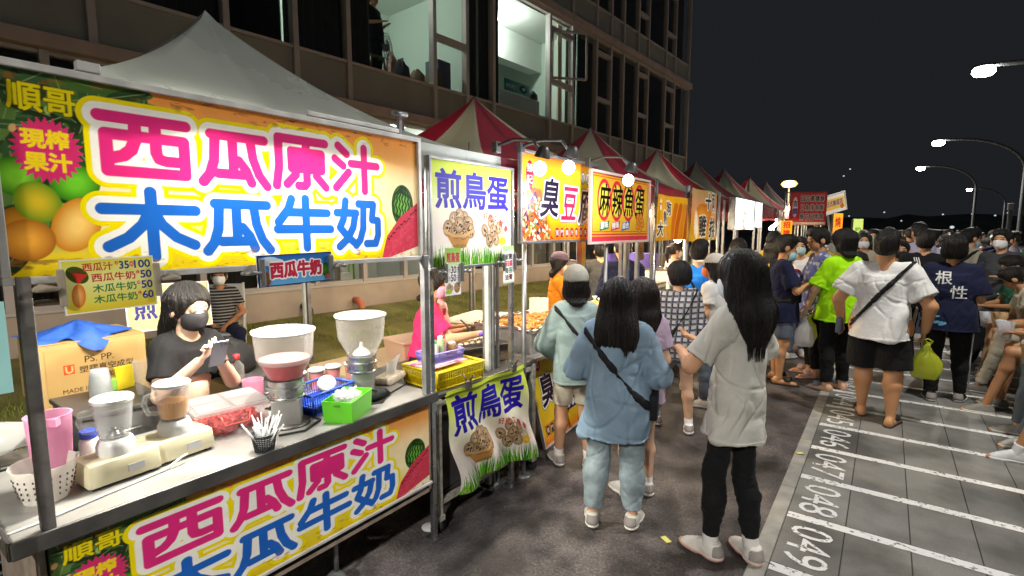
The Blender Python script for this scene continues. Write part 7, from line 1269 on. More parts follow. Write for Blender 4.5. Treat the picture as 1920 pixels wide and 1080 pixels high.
def top_y(tx, ty, y): g = at_y(tx, ty, y); return (g.x, g.y, 0), g.z
def wpos(loc, rz, p): return Vector(loc) + Matrix.Rotation(rz, 3, 'Z') @ Vector(p)
def sling(t, info, p, s, m, label_part='bag'):
    bm = BM(); box(bm, info['P'](info['T'](p)), s, min(s) * .25); link(label_part, bm, m, t, smooth='auto')
def carry(name, label, pos, m, h=.28, r_=.085, flat=.55, cat='bag', rz=0.0):
    bm = BM(); lathe(bm, [(r_ * .6, -h), (r_ * .86, -h * .96), (r_ * .98, -h * .75), (r_ * .92, -h * .52), (r_ * .7, -h * .34), (r_ * .42, -h * .2), (r_ * .2, -h * .08), (r_ * .13, .02)], 26, (0, 0, 0), 1, flat); rr_ = random.Random(h * 100 + pos[0])
    for v in bm.verts: v.co += Vector((.10 * r_ * math.sin(v.co.z * 60 + v.co.x * 40), .10 * r_ * math.sin(v.co.z * 45 + v.co.y * 60), rr_.uniform(-.005, .005))) + Vector((rr_.uniform(-.05, .05) * r_, rr_.uniform(-.09, .09) * r_, 0))
    for s in (-1, 1): tube(bm, [(s * r_ * .12, 0, -.01), (s * r_ * .3, 0, .03), (0, 0, .05)], .006, 5)
    return tag(link(name, bm, m, None, pos, smooth=True, rot=(0, 0, rz)), label, cat)
film_w = clear_mat('bag_white', (.85, .85, .88), .55, .3); film_y = clear_mat('bag_yellow', (.72, .78, .06), .72, .3)
SK = 'D8A47E'
# the customers close to the camera
loc, H = foot_top(1150, 985, 1135, 520)
t, I = person('woman in a loose blue denim shirt with long wavy black hair, back turned', loc, R(18), H, 1.04, .0068, seed=11, skin='DDB090', armL=((-.165, .0, .645), (-.10, .12, .60)), armR=((.165, .0, .645), (.10, .12, .60)), top=('long', denim), hem=.395, loose=.034, bottom=('wide', jeans), leg_hem=.86, hair=('long', blackhair), hair_len=.66, hair_w=.026, shoe=('D8D5CC', 'E8E4DA'), strands=900, feet={-1: (-.085, -.02), 1: (.075, .01)}, fold=.014, strap=dict(m=strapk, n=(.62, 0, .55), x=-.02, w=.011))
sling(t, I, (.145, -.005, .53), (.05, .16, .15), strapk)
loc, H = foot_top(1366, 1050, 1372, 468)
t, I = person('woman in an oversized pale grey tee and black trousers with straight black hair', loc, R(60), H, .76, .0068, seed=12, skin='D5A27E', armL=((-.14, .06, .655), (-.05, .20, .665)), armR=((.15, .045, .65), (.05, .20, .69)), top=('tee', greyc), hem=.425, loose=.020, sleeve=.78, bottom=('slim', kblack), leg_hem=.84, hair=('long', blackhair), hair_len=.73, hair_w=.034, shoe=('E2DED6', 'D9B4A8'), sock='E4E2DC', strands=900, head=(R(6), R(-10)), feet={-1: (-.05, .035), 1: (.06, -.035)}, fold=.013, mask='DDE4EA')
bm = BM(); q = wpos((0, 0, 0), 0, I['P'](I['arms'][1][1])); tube(bm, [q + Vector((.022 * math.cos(a), .006 * math.sin(a), .022 * math.sin(a))) for a in np.linspace(0, 2 * PI, 13)], .003, 5, cap=False); link('bracelet', bm, chrome, t)
loc, H = foot_top(1074, 874, 1090, 502)
t, I = person('person in a grey beanie, sage sweatshirt and beige shorts at the tofu stall', loc, R(42), H, .88, .0072, seed=13, skin='CF9C78', armL=((-.155, .01, .645), (-.09, .10, .56)), armR=((.155, .01, .645), (.10, .11, .57)), top=('long', teal), hem=.455, loose=.03, bottom=('shorts', beige), leg_hem=.78, hair=('mid', blackhair), hair_len=.835, cap=('beanie', '8C8A7E'), shoe=('CFC4AE', 'DAD6CC'), sock='F0F0EC', strap=dict(m=strapk, n=(.72, 0, .6), w=.011), feet={-1: (-.07, .03), 1: (.075, -.02)})
loc, H = foot_top(1192, 928, 1206, 521)
t, I = person('woman in a lilac tee and denim shorts half hidden by the denim shirt', loc, R(48), H, .95, .0075, seed=14, skin='DDB294', armL='bent', armR='bent', top=('tee', lilac), hem=.46, loose=.026, bottom=('shorts', lden), leg_hem=.55, hair=('mid', brownhair), hair_len=.765, strands=420, shoe=('D9D5CF', 'E6E2DA'), sock='F0EEEA', mask='E8E8EE', strap=dict(m=cloth('cream_strap', (.55, .5, .42)), n=(-.7, 0, -.7), w=.010))
loc, H = foot_top(1264, 806, 1264, 489)
t, I = person('woman with a black bob in a plaid shirt and frayed denim shorts', loc, R(34), H, .98, .0078, seed=15, skin='DBB090', armL='bent', armR='bent', top=('long', pattern_cloth('plaid', 'plaid', (.52, .51, .49), (.045, .045, .06), (.16, .16, .19))), hem=.455, loose=.032, bottom=('shorts', lden), leg_hem=.52, hair=('bob', blackhair), head=(R(38), R(-6)), shoe=('E2E2E0', 'ECECEA'), sock='F0F0EE', mask='E6E8EE', feet={-1: (-.09, .09), 1: (.07, -.05)}, strap=dict(m=strapk, n=(.8, 0, -.5), w=.006))
loc, H = top_y(1340, 478, 5.3); t, I = person('person in glasses and an orange mask with a white cap behind the grey tee', loc, R(82), H, 1, .009, seed=16, fingers=False, top=('tee', whitec), bottom=('pants', slate), hair=('mid', blackhair), hair_len=.8, cap=('cap', 'D8D4C8'), mask='E07028', glasses=True)
loc, H = top_y(1312, 450, 5.7); t, I = person('man in a bright blue tee with a dark sling strap, back turned', loc, R(8), H, 1.08, .0085, seed=17, top=('tee', blueT), hem=.46, bottom=('pants', slate), hair=('short', blackhair), armL='bent', armR='bent', strap=dict(m=navy, n=(.78, 0, .5), w=.014), sleeve=.7)
V, T_ = glyph_tris('≈'); bm = BM()
def project_mark(t, sh_name, polys, m, name, H, off=.0035, side=-1):
    """lay small flat shapes (x, z in metres, local) onto the back of a shirt"""
    sh_ = [c for c in t.children if c.name.split('.')[0] == sh_name][0]; bv = BVHTree.FromPolygons([v.co for v in sh_.data.vertices], [p.vertices[:] for p in sh_.data.polygons]); bm = BM()
    for V, F in polys:
        vs = []
        for x, z in V: vs.append(bm.verts.new((x, 0, z)))
        for f in F:
            try: bm.faces.new([vs[k] for k in f])
            except Exception: pass
    for _ in range(4):
        es = [e for e in bm.edges if e.calc_length() > .014]
        if not es: break
        bmesh.ops.subdivide_edges(bm, edges=es, cuts=1); bmesh.ops.triangulate(bm, faces=bm.faces)
    for v in bm.verts:
        h = bv.ray_cast(Vector((v.co.x, side * 1.0, v.co.z)), Vector((0, -side, 0)))
        v.co.y = (h[0].y if h[0] else 0) + side * off
    link(name, bm, m, t, smooth=True)
project_mark(t, 'shirt', [([(.07 + .03 * k, 1.335 + .006 * k), (.095 + .03 * k, 1.34 + .006 * k), (.095 + .03 * k, 1.347 + .006 * k), (.07 + .03 * k, 1.342 + .006 * k)], [(0, 1, 2, 3)]) for k in range(2)], mat('mark_white', (.7, .7, .7), rough=.7), 'shirt_mark', H)
loc, H = top_y(1170, 446, 5.2); t, I = person('man in a dark navy shirt leaning at the stall, head bowed', loc, R(22), H * 1.02, 1.05, .0085, seed=18, armL='bent', armR='bent', lean=.10, head=(R(18), R(-16)), top=('long', navy), hem=.45, bottom=('pants', slate), hair=('short', softhair), mask='1C1C20', fold=.011)
# vendors
loc, H = top_y(1127, 452, 6.3); t, I = person('vendor in a dark grey tee behind the fish ball counter, back turned', loc, R(35), H, 1.12, .009, seed=19, armL='fwd', armR='fwd', top=('tee', dgrey), bottom=('pants', kblack), hair=('short', blackhair))
loc, H = top_y(1048, 474, 5.1); t, I = person('vendor in an orange tee with a mauve cap and face mask', loc, R(-52), H, 1.0, .0075, seed=20, skin='DDAE8A', armL=((-.14, .08, .66), (-.05, .17, .62)), armR=((.14, .09, .66), (.06, .2, .62)), top=('tee', orange), bottom=('pants', kblack), hair=('mid', blackhair), hair_len=.83, cap=('cap', '5A4C5C'), mask='E8DED0', head=(0, R(-8)))
loc = top_at(800, 505, 1.51); PV = loc; t, I = person('vendor in a hot pink tee with purple gloves reaching over the griddle', loc, R(-48), 1.53, 1.06, .0068, seed=21, skin='D9A680', armL=((-.135, .07, .655), (-.06, .20, .60)), armR=((.135, .10, .69), (.10, .25, .715)), lean=.06, top=('tee', pink), hem=.43, loose=.016, bottom=('pants', kblack), hair=('mid', brownhair), hair_len=.85, mask='E8A8C0', glove=True, sleeve=.75, head=(R(-6), R(-8)))
bm = BM(); tube(bm, [I['P'](I['Hd']((.052 * math.cos(a), -.012, .952 + .058 * math.sin(a)))) for a in np.linspace(.25, PI - .25, 18)], .008, 6); link('headband', bm, whitep, t); bm = BM(); box(bm, I['P'](I['T']((0, 0, .575))), (.36, .27, .035), .008); link('apron_belt', bm, kblack, t)
p = wpos(loc, R(-48), I['P'](I['arms'][1][1] + np.array((.0, .055, .0)))); bm = BM(); lathe(bm, [(.035, -.05), (.05, 0), (.04, .05), (.03, .06)], 14)
for v in bm.verts: v.co += Vector((rnd.uniform(-.008, .008), rnd.uniform(-.008, .008), rnd.uniform(-.006, .006)))
tag(link('food_bag', bm, film_w, None, p, smooth=True), 'small white bag held in the purple glove', 'bag')
loc = (-3.08, 3.12, 0); t, I = person('second egg vendor in a pale pink patterned top behind the hot pink tee', loc, R(-30), 1.46, 1.0, .009, seed=22, armL='bent', armR='bent', top=('tee', pattern_cloth('pink_lines', 'flower', (.78, .55, .58), (.45, .05, .12))), bottom=('pants', kblack), hair=('mid', brownhair), hair_len=.85, mask='E8E0E4', fingers=False)
VL = at_z(345, 543, 1.50); loc = (VL.x, VL.y, 0); rzv = R(-90)
t, I = person('masked vendor with long black hair in a black crop top looking at a phone', loc, rzv, 1.54, .80, .0052, seed=23, skin='EBC4AA', armL=((-.112, .055, .665), (-.028, .15, .785)), armR=((.112, .055, .665), (.03, .145, .775)), top=('tee', kblack), crop=.645, hem=.645, loose=.014, sleeve=.66, bottom=('pants', kblack), waist=.618, hair=('long', blackhair), hair_len=.70, hair_w=.006, strands=500, mask='17171A', head=(R(10), R(-14)), fold=.006)
pm = I['P'](I['arms'][-1][1] * .5 + I['arms'][1][1] * .5 + np.array((0, .075, .028))); ph = wpos(loc, rzv, pm); t2 = thing('smartphone', 'pale smartphone held up by the masked vendor', 'phone', ph, rzv); t2.rotation_euler = (R(-28), 0, rzv); bm = BM(); box(bm, (0, 0, 0), (.072, .009, .148), .004); link('phone_body', bm, mat('phone_silver', (.20, .21, .25), rough=.25, metal=.5), t2); bm = BM(); box(bm, (-.018, .0055, .055), (.03, .004, .032), .003); cb = link('camera_block', bm, mat('phone_silver', (.2, .2, .2)), t2); bm = BM(); [lathe(bm, [(.006, 0), (.006, .003)], 10, (0, 0, 0)) for _ in (0,)]; link('lens', bm, blk, cb, (-.018, .0075, .06), rot=(-PI / 2, 0, 0)); bm = BM(); box(bm, (0, -.0052, 0), (.066, .001, .14)); link('screen', bm, emis('phone_screen', (.8, .9, 1), 1.2), t2)
q = I['P'](I['arms'][-1][1] * .86 + I['arms'][-1][0] * .14); bm = BM(); d_ = I['arms'][-1][1] - I['arms'][-1][0]; d_ = Vector(d_).normalized(); a_ = d_.orthogonal().normalized(); b_ = d_.cross(a_); tube(bm, [Vector(q) + (a_ * math.cos(x) + b_ * math.sin(x)) * .030 for x in np.linspace(0, 2 * PI, 15)], .005, 6, cap=False); lathe(bm, [(.017, -.004), (.017, .004)], 14, tuple(Vector(q) + Vector((-.012, .028, 0)))); link('wristwatch', bm, mat('watch_brown', (.08, .04, .03), rough=.4), t)
V, T_ = glyph_tris('CELINE'); V = V * (.085 / V[:, 0].max(), .014 / V[:, 1].max()); wz = .575 * 1.54; 
bm = BM(); box(bm, (0.0, .121, wz + .006), (.11, .004, .034), .002); lbp = link('waist_label', bm, whitep, t); link('lettering', np_mesh('lettering', np.stack([.0425 - V[:, 0], np.full(len(V), .1245), wz + V[:, 1]], -1), T_[:, ::-1]), blk, lbp)
# the man resting on a chair on the lawn
CHX, CHY = -6.35, 2.83; cz = lawn_z(CHX, CHY); rzc = R(-120)
t, I = person('man in a black cap and white mask resting on a chair on the lawn', (CHX, CHY, cz), rzc, 1.56, 1.0, .0085, seed=24, skin='B9835E', sit=.25, armL='lap', armR='lap', top=('tee', pattern_cloth('stripe_tee', 'stripes', (.014, .014, .016), (.30, .30, .30))), bottom=('pants', navy), leg_hem=.35, hair=('short', blackhair), cap=('cap', '141416'), mask='E8ECF2', shoe=('B9835E', 'B9835E'), sandal=True, feet={-1: ((-.14, .24, .30), (-.09, .20, .05)), 1: ((.17, .22, .30), (.20, .30, .05))})
ch = thing('folding_chair', 'white framed folding chair under the man in the black cap', 'chair', (CHX, CHY, cz), rzc); bm = BM(); box(bm, (0, .03, .42), (.46, .44, .03), .01); link('seat', bm, mat('chair_cloth', (.45, .47, .5), rough=.8), ch); bm = BM(); box(bm, (0, -.22, .74), (.46, .03, .46), .012); link('backrest', bm, mat('chair_cloth', (.45, .47, .5)), ch)
for s in (-1, 1):
    for a, b in (((s * .23, -.22, 0), (s * .23, .22, .42)), ((s * .23, .24, 0), (s * .23, -.2, .42))): bm = BM(); tube(bm, [a, b], .014, 7); link('leg', bm, whitep, ch)
    bm = BM(); tube(bm, [(s * .23, -.2, .42), (s * .23, -.24, .98)], .014, 7); link('back_tube', bm, whitep, ch); bm = BM(); tube(bm, [(s * .25, -.2, .62), (s * .25, .18, .62), (s * .24, .2, .42)], .014, 7); link('armrest', bm, whitep, ch)
loc = top_at(1266, 455, 1.6); t, I = person('vendor in a pale pink top with a dark ponytail under the glowing flag', loc, R(-40), 1.6, .95, .0095, seed=25, fingers=False, armL='bent', armR='bent', top=('tee', palep), bottom=('pants', slate), hair=('pony', brownhair), mask='E8E0DA')
# customers further along
loc, H = top_y(1385, 447, 6.9); t, I = person('woman with loose dark hair waiting behind the hair bun', loc, R(15), H, 1.0, .009, seed=26, fingers=False, top=('tee', whitec), bottom=('pants', kblack), hair=('mid', softhair), hair_len=.80)
loc, H = top_y(1377, 467, 6.1); t, I = person('woman with a low bun and pink hair clip in a black top', loc, R(6), H, 1.0, .0085, seed=27, fingers=False, top=('tee', kblack), bottom=('pants', slate), hair=('bun', softhair)); bm = BM(); lathe(bm, [(.012, 0), (.016, .006), (.004, .012)], 8, tuple(I['P'](I['Hd']((.012, -.098, .945))))); link('hair_clip', bm, mat('clip_pink', (.7, .3, .4), rough=.4), t)
loc, H = foot_top(1455, 716, 1445, 440); NT = loc; t, I = person('young man in glasses and a navy tee eating by the kerb, mask on his chin', loc, R(-68), H, 1.0, .0078, seed=28, skin='C99468', armL=((-.13, .07, .65), (-.03, .19, .70)), armR=((.13, .06, .65), (.05, .20, .72)), top=('tee', navy), hem=.44, loose=.03, bottom=('shorts', slate), leg_hem=.80, hair=('short', softhair), glasses=True, mask='9CCAD8', chin_mask=True, shoe=('1A1A1C', '222222'), sandal=True, sleeve=.8, head=(0, R(-10)), strap=dict(m=strapk, n=(-.7, 0, -.7), w=.012))
sling(t, I, (-.02, .10, .60), (.2, .07, .13), strapk); p = wpos(loc, R(-68), I['P'](I['arms'][1][1] + np.array((-.01, .06, .03)))); bm = BM(); lathe(bm, [(.02, -.08), (.035, .0), (.045, .09), (.03, .10)], 12); tag(link('snack_bag', bm, mat('snack_paper', (.62, .26, .06), rough=.7, noise=.3), None, p, smooth=True, rot=(R(14), 0, 0)), 'orange paper snack bag in the hand of the navy shirted young man', 'snack')
loc, H = foot_top(1522, 704, 1524, 426); t, I = person('tall man in glasses and a blue floral shirt facing the stalls', loc, R(112), H, 1.02, .0082, seed=29, skin='CF9C74', armR=((.15, .03, .65), (.08, .16, .69)), top=('long', pattern_cloth('hawaii', 'flower', (.10, .12, .30), (.42, .44, .55))), sleeve=.9, hem=.45, bottom=('pants', kblack), hair=('short', softhair), glasses=True, head=(R(10), R(-14)), shoe=('C9A9A4', 'C9A9A4'), sandal=True)
p = wpos(loc, R(112), I['P'](I['arms'][-1][1] + np.array((-.0, .05, -.07)))); carry('shopping_bag', 'white and yellow plastic bag hanging by the floral shirt', p, film_y, .30, .08, .6)
loc, H = top_y(1503, 445, 8.3); t, I = person('woman with a pale blue mask peering between the navy tee and the floral shirt', loc, R(178), H, .95, .009, seed=30, fingers=False, armL='bent', armR='bent', top=('tee', whitec), bottom=('pants', slate), hair=('bob', softhair), mask='BFE0DC')
loc, H = top_y(1478, 470, 8.0); t, I = person('woman in a maroon sleeveless top beyond the navy tee', loc, R(-20), H, .98, .009, seed=31, fingers=False, armL='bent', armR='bent', top=('tee', maroon), sleeve=.25, bottom=('pants', slate), hair=('bun', softhair))
loc, H = top_y(1475, 448, 9.4); t, I = person('person in a dark teal top past the maroon top', loc, R(10), H, 1.1, .0095, seed=32, fingers=False, top=('tee', dteal), bottom=('pants', kblack), hair=('short', softhair))
loc, H = foot_top(1562, 733, 1556, 429); rzg = R(50); t, I = person('person in a neon green tee and black trousers carrying a white bag', loc, rzg, H, 1.02, .0072, seed=33, skin='DDB090', armL=((-.15, .04, .645), (-.13, .11, .53)), armR=((.14, .02, .65), (.07, .13, .60)), top=('tee', neon), hem=.455, loose=.032, sleeve=.85, bottom=('pants', kblack), hair=('mid', softhair), hair_len=.845, mask='E8ECF0', head=(R(22), R(-4)), shoe=('6C7884', '6C7884'), sandal=True, fold=.012)
p = wpos(loc, rzg, I['P'](I['arms'][-1][1] + np.array((-.0, .01, -.07)))); carry('shopping_bag', 'white plastic bag hanging from the hand of the neon tee', p, film_w, .34, .10, .6)
loc, H = foot_top(1636, 787, 1652, 432); rzw = R(-4); t, I = person('heavy man in a white tee and black shorts walking away with a sling bag', loc, rzw, H, 1.2, .0068, seed=34, skin='CB966A', fat=1.28, top=('tee', whitec), hem=.46, loose=.022, sleeve=.72, bottom=('shorts', kblack), leg_hem=.92, hair=('short', blackhair), belly=.05, shoe=('201E20', '201E20'), sandal=True, armL=((-.195, -.02, .645), (-.18, .04, .52)), armR=((.20, -.03, .64), (.185, .05, .51)), feet={-1: (-.06, .05), 1: (.08, -.07)}, strap=dict(m=strapk, n=(.78, 0, -.58), w=.014), fold=.010)
sling(t, I, (-.185, .02, .50), (.05, .17, .15), slate); p = wpos(loc, rzw, I['P'](I['arms'][1][1] + np.array((.015, .02, -.075)))); carry('shopping_bag', 'yellow green plastic bag carried by the heavy man in white', p, film_y, .32, .12, .5); bm = BM(); box(bm, (0, 0, 0), (.012, .2, .26), .003); tag(link('folded_paper', bm, mat('paper_brown', (.30, .22, .15), rough=.8, noise=.4), None, wpos(loc, rzw, I['P'](I['arms'][1][1] + np.array((-.05, .02, .035)))), rot=(0, R(8), 0)), 'folded brown paper held against the white tee', 'paper')
loc, H = foot_top(1762, 752, 1768, 440); t, I = person('woman in a navy tee printed 根性 on the back and black track trousers', loc, R(-3), H, 1.12, .0072, seed=35, skin='CF9E78', armL='bent', armR='bent', top=('tee', navy), hem=.455, loose=.034, sleeve=.85, bottom=('pants', kblack), hair=('bob', softhair), shoe=('17171A', 'CFCFCB'), fold=.010, feet={-1: (-.05, -.03), 1: (.09, .05)})
polys = []
for g, x0, z0, s_ in (('根', -.075, .715, .075), ('性', -.005, .635, .075)):
    V, T_ = glyph_tris(g); V = V * (s_ * H / V[:, 0].max(), s_ * H / V[:, 1].max()); polys.append(((V + (x0 * H, z0 * H)).tolist(), T_.tolist()))
for dx in (0, .0035):
    project_mark(t, 'shirt', [([(x + dx, z + dx * .5) for x, z in V], F) for V, F in polys], mat('mark_white', (.7, .7, .7)), 'back_print', H, .0035 + dx * .2)
rs = np.random.RandomState(5); bl = []
for k in range(16):
    cx, cz = -.115 * H + rs.uniform(0, .085) * H * (k / 16 + .25), (.475 + .10 * (1 - k / 16) + rs.uniform(-.012, .012)) * H; r_ = rs.uniform(.006, .016) * H; bl.append(([(cx + r_ * 1.4 * math.cos(a), cz + r_ * .8 * math.sin(a + .5)) for a in np.linspace(0, 2 * PI, 9)[:-1]], [tuple(range(8))]))
project_mark(t, 'shirt', bl, mat('mark_blue', (.12, .38, .62), rough=.7), 'back_print', H)
for s in (-1, 1):
    hp, kn, an = I['legs'][s]; bm = BM(); tube(bm, [I['P'](hp + np.array((s * .066, 0, -.02))), I['P'](kn + np.array((s * .047, -.004, 0))), I['P'](an + np.array((s * .037, -.004, .03)))], .007, 6); link('side_stripe', bm, mat('mark_white', (.7, .7, .7)), t)
loc, H = top_y(1738, 431, 8.2); t, I = person('man in a black tee with three white shoulder stripes', loc, R(-8), H, 1.1, .009, seed=36, fingers=False, top=('tee', kblack), bottom=('pants', kblack), hair=('short', softhair)); polys = [([(-.10 + k * .022, 1.46), (-.088 + k * .022, 1.46), (-.0 + k * .022, 1.18), (-.012 + k * .022, 1.18)], [(0, 1, 2, 3)]) for k in range(3)]; project_mark(t, 'shirt', polys, mat('mark_white', (.7, .7, .7)), 'shoulder_stripe', H)
loc, H = top_y(1725, 418, 10.5); t, I = person('man in a lavender shirt reaching over the crowd', loc, R(30), H, 1.05, .0095, seed=37, fingers=False, armL=((-.2, .03, .79), (-.28, .10, .74)), top=('long', lav), bottom=('pants', slate), hair=('short', softhair))
for px, py, y, rz_, lb, kw in (
    (1591, 434, 8.6, -70, 'young man with a white mask in a pale tee behind the neon tee', dict(top=('tee', whitec), mask='E4E8EE', hair=('short', softhair))),
    (1612, 472, 7.9, 15, 'dark haired woman seen between the neon tee and the white tee', dict(top=('tee', kblack), hair=('long', softhair))),
    (1692, 452, 8.8, 175, 'man in a black mask facing the camera between the white and navy tees', dict(top=('tee', whitec), mask='1C1C1E', hair=('short', softhair))),
    (1622, 436, 10.2, 178, 'woman with a white mask in the crowd past the neon tee', dict(top=('tee', khaki), mask='E8ECF0', hair=('mid', brownhair))),
    (1640, 430, 11.5, 170, 'person with a mint mask in the crowd over the white tee', dict(top=('tee', olive), mask='A8DCCB', hair=('short', softhair))),
    (1668, 424, 13, 0, 'person in a grey cap in the crowd over the white tee', dict(top=('tee', dgrey), cap=('cap', '4A5048'), hair=('short', softhair))),
    (1822, 428, 10.5, -60, 'man in a stone shirt looking along the seats with his mask down', dict(top=('tee', khaki), mask='9CBCD0', chin_mask=True, hair=('short', softhair), strap=dict(m=strapk))),
    (1882, 430, 9.6, 150, 'person in a cap and a broad white mask standing by the thin post', dict(top=('tee', dgrey), mask='F0F0F0', hair=('short', softhair))),
    (1708, 424, 15, 5, 'person with a brown backpack in the crowd behind the lavender shirt', dict(top=('tee', dgrey), hair=('short', softhair))),
    (1540, 436, 12, 160, 'woman in a pale top by the tilted far board', dict(top=('tee', palep), mask='E8E8EE', hair=('mid', softhair)))):
    loc, H = top_y(px, py, y); person(lb, loc, R(rz_), min(max(H, 1.5), 1.84), 1.02, .0095, seed=int(px), fingers=False, bottom=('pants', slate), armL='bent', **kw)

# ------------------------------------------------------------------ the seated row on the low wall at the far side of the paving
wl = BM(); box(wl, (1.66, 10.5, .20), (.44, 12, .40), .02); tag(link('seat_wall', wl, mat('seat_wall_stone', (.30, .28, .25), rough=.8, noise=.2)), 'long low stone wall that people sit on beside the paving', 'wall')
seats = []
SPEC = [(5.5, ('tee', kblack), ('shorts', slate), ('short', None), 'black tee and slate shorts, nearest on the low wall', dict(shoe=('DDDDDD', 'E8E8E8'), sock='E8E8E8')), (6.05, ('tee', dgrey), ('pants', cloth('faded_jeans', (.16, .20, .24))), ('mid', 'mask'), 'dark grey tee and faded jeans on the low wall', dict(shoe=('A8A59C', 'D8D6D0'))), (6.75, ('tee', whitec), ('shorts', khaki), ('short', None), 'white tee and khaki shorts on the low wall', dict(shoe=('8A877E', 'CFCFC8'))), (7.45, ('tee', olive), ('pants', khaki), ('bob', 'mask'), 'olive top and khaki trousers on the low wall', dict(shoe=('6E6A66', 'B8B6B0'))), (8.15, ('tee', cloth('cream', (.62, .56, .42))), ('shorts', slate), ('short', None), 'cream tee bent over a paper bag of food', dict(shoe=('3A3838', 'A8A8A4'))), (8.85, ('tee', greenc), ('pants', kblack), ('short', 'mask'), 'green tee and black trousers on the low wall', dict()), (9.6, ('tee', whitec), ('pants', slate), ('mid', None), 'white top and long hair on the low wall', dict()), (10.4, ('tee', maroon), ('pants', kblack), ('short', 'mask'), 'maroon tee on the low wall', dict()), (11.2, ('tee', whitec), ('shorts', kblack), ('short', 'mask'), 'white tee and black shorts on the low wall', dict(cap=('cap', '2C5A40'))), (12.0, ('tee', kblack), ('pants', slate), ('bob', None), 'black tee and bobbed hair on the low wall', dict()), (12.8, ('tee', khaki), ('pants', kblack), ('mid', 'mask'), 'khaki tee on the low wall', dict()), (13.7, ('tee', lilac), ('pants', slate), ('short', None), 'lilac tee on the low wall', dict())]
brownp = mat('food_paper', (.46, .30, .15), rough=.8, noise=.3, nscale=12)
for k, (y, top_, bot_, (hk, mk), lb, kw) in enumerate(SPEC):
    x = 1.47 + .04 * math.sin(k * 2.3); t, I = person('seated person in a ' + lb, (x, y, 0), R(86 + 18 * math.sin(k * 1.7)), 1.66 + .06 * math.sin(k * 3), 1.03, .0085, seed=60 + k, skin=('C99468', 'D8A880', 'BE8A62')[k % 3], sit=.36, lean=.28 + .12 * math.sin(k * 2.1), armL=((-.15, .08, .65), (-.05, .20, .66)), armR=((.15, .08, .65), (.06, .20, .66)), head=(R(20 * math.sin(k * 1.3)), R(-16)), top=top_, bottom=bot_, hair=(hk, softhair), mask='E4E8EE' if mk else None, feet={-1: ((-.09, .24, .40), (-.10, .33, .05)), 1: ((.10, .24, .40), (.10, .27, .05))}, group='people seated along the low wall', fingers=k < 4, **kw)
    if k in (1, 2, 3, 4, 6):
        p = wpos((x, y, 0), t.rotation_euler.z, I['P'](I['arms'][1][1] * .5 + I['arms'][-1][1] * .5 + np.array((0, .06, .0)))); bm = BM(); lathe(bm, [(.045, -.07), (.06, .02), (.07, .10), (.065, .102), (.05, .0)], 12, (0, 0, 0), 1, .6)
        for v in bm.verts: v.co += Vector((rnd.uniform(-.008, .008), rnd.uniform(-.008, .008), rnd.uniform(-.008, .008)))
        tag(link('food_bag', bm, brownp if k % 2 else film_w, None, p, smooth=True), {1: 'brown paper food bag in the hands of the faded jeans', 2: 'white food bag in the hands of the khaki shorts', 3: 'brown paper food bag in the hands of the olive top', 4: 'white food bag in the hands of the cream tee', 6: 'white food bag held by the long haired sitter'}[k], 'bag')
for px, py, m, lb in ((1820, 560, film_y, 'yellow plastic bag lying between the seated people'), (1838, 590, film_w, 'white plastic bag set down between the seated people')): p = at_x(px, py, 1.30 if m is film_y else 1.26); carry('shopping_bag', lb, (p.x, p.y, .345), film_y if m is film_y else film_w, .33, .13, .7)

# ------------------------------------------------------------------ the crowd filling the lane: ten builds, copied with their own clothes
protos = []
for k, (top_, bot_, hk, mk, cp) in enumerate(((('tee', whitec), ('pants', kblack), 'short', 'E4E8EE', None), (('tee', navy), ('shorts', slate), 'short', None, None), (('tee', kblack), ('pants', slate), 'mid', 'BFD4E0', None), (('tee', greyc), ('shorts', khaki), 'bob', 'E4E8EE', None), (('long', olive), ('pants', kblack), 'long', None, None), (('tee', maroon), ('pants', slate), 'short', '1C1C1E', ('cap', '303438')), (('tee', palep), ('pants', jeans), 'pony', 'E4E8EE', None), (('tee', dgrey), ('shorts', kblack), 'short', 'A8DCCB', None))):
    protos.append(person('figure of the crowd filling the far lane', (0, -30 - k, 0), 0, 1.66, 1.02 + .06 * math.sin(k * 2), .013, seed=90 + k, fingers=False, armL=('bent', 'down', 'phone')[k % 3], armR=('bent', 'down')[k % 2], top=top_, bottom=bot_, hair=(hk, softhair), mask=mk, cap=cp, skin=('D0A07A', 'C4906A', 'DDB090')[k % 3], group='crowd filling the far lane')[0])
CROWD_TOPS = [whitec, navy, kblack, greyc, olive, maroon, palep, dgrey, khaki, lav, dteal, greenc, lilac, denim, beige, cloth('brick', (.35, .09, .05)), cloth('mustard', (.45, .32, .05))]
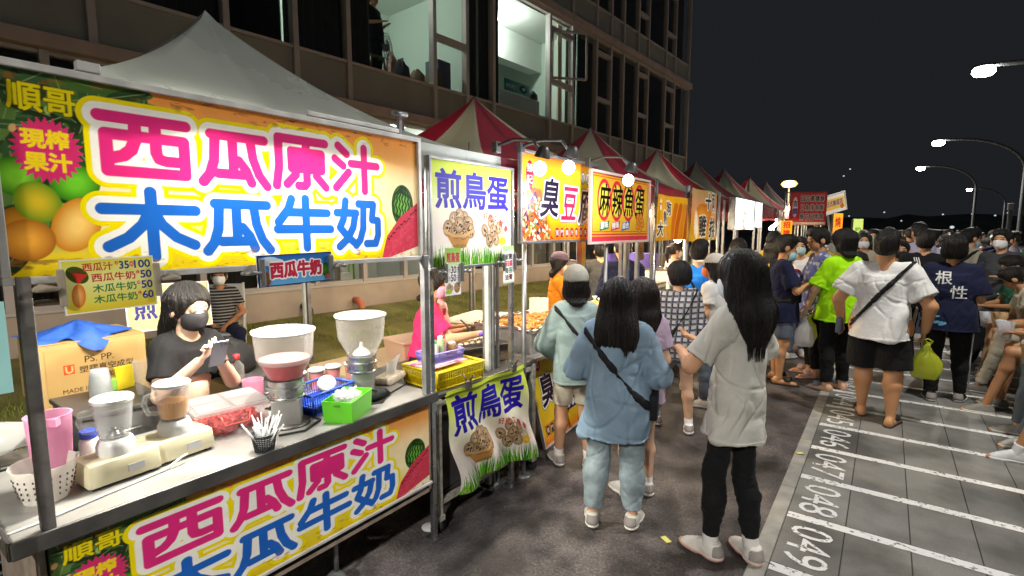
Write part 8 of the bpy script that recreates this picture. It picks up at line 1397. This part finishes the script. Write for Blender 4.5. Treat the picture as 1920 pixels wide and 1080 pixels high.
WHO = ['short haired figure with a pale mask', 'short haired bare faced figure', 'figure with loose hair and a blue mask', 'bobbed figure with a pale mask', 'long haired figure in long sleeves', 'capped figure with a black mask', 'figure with a ponytail and a pale mask', 'short haired figure with a mint mask']
rc = random.Random(41); spots = []
def free(x, y, d): return all((x - a) ** 2 + (y - b) ** 2 > d * d for a, b in spots)
for o in bpy.data.objects:
    if o.parent is None and o.get('category') == 'person': spots.append((o.location.x, o.location.y))
tries = 0; placed = []
while len(placed) < 135 and tries < 9000:
    tries += 1; u = rc.random(); y = 8.9 + 34 * u ** 1.25; xl = -1.55 if y < 20 else -1.9; x = rc.uniform(xl, min(3.9, 1.5 + .06 * y))
    if y < 11.5 and -.55 < x < .35: continue
    if .62 < x < 2.0 and y < 16.5: continue
    if free(x, y, .50 if y < 20 else .62): spots.append((x, y)); placed.append((x, y))
used = set()
for i, (x, y) in enumerate(placed):
    k = i % 8; r0 = protos[k]; c = r0 if k not in used else copy_tree(r0); used.add(k)
    c.location = (x, y, .0 if x < -.49 else .011); c.rotation_euler = (0, 0, R(rc.choice([rc.uniform(-40, 40), rc.uniform(140, 220), rc.uniform(-110, 110)]))); s = rc.uniform(.93, 1.08); c.scale = (s, s, s); top_m = rc.choice(CROWD_TOPS)
    for ch in c.children:
        if ch.name.split('.')[0] == 'shirt': ch.material_slots[0].link = 'OBJECT'; ch.material_slots[0].material = top_m
    c['label'] = '%s in %s clothes in the far lane' % (WHO[k], {'white': 'white', 'navy': 'navy', 'black': 'black', 'grey': 'pale grey', 'palep': 'pink'}.get(top_m.name.replace('cloth_', ''), top_m.name.replace('cloth_', '').replace('_', ' '))); c['group'] = 'crowd filling the far lane'
# the standing figure in the lit room upstairs
q = bpt(6.30, -.50, 4.62); person('dark clothed person standing at the lit upstairs window, head above the frame', q, R(-70), 1.72, 1.05, .011, seed=77, fingers=False, armL='bent', armR='bent', top=('tee', kblack), bottom=('wide', kblack), hair=('short', blackhair))
bpy.context.view_layer.update()
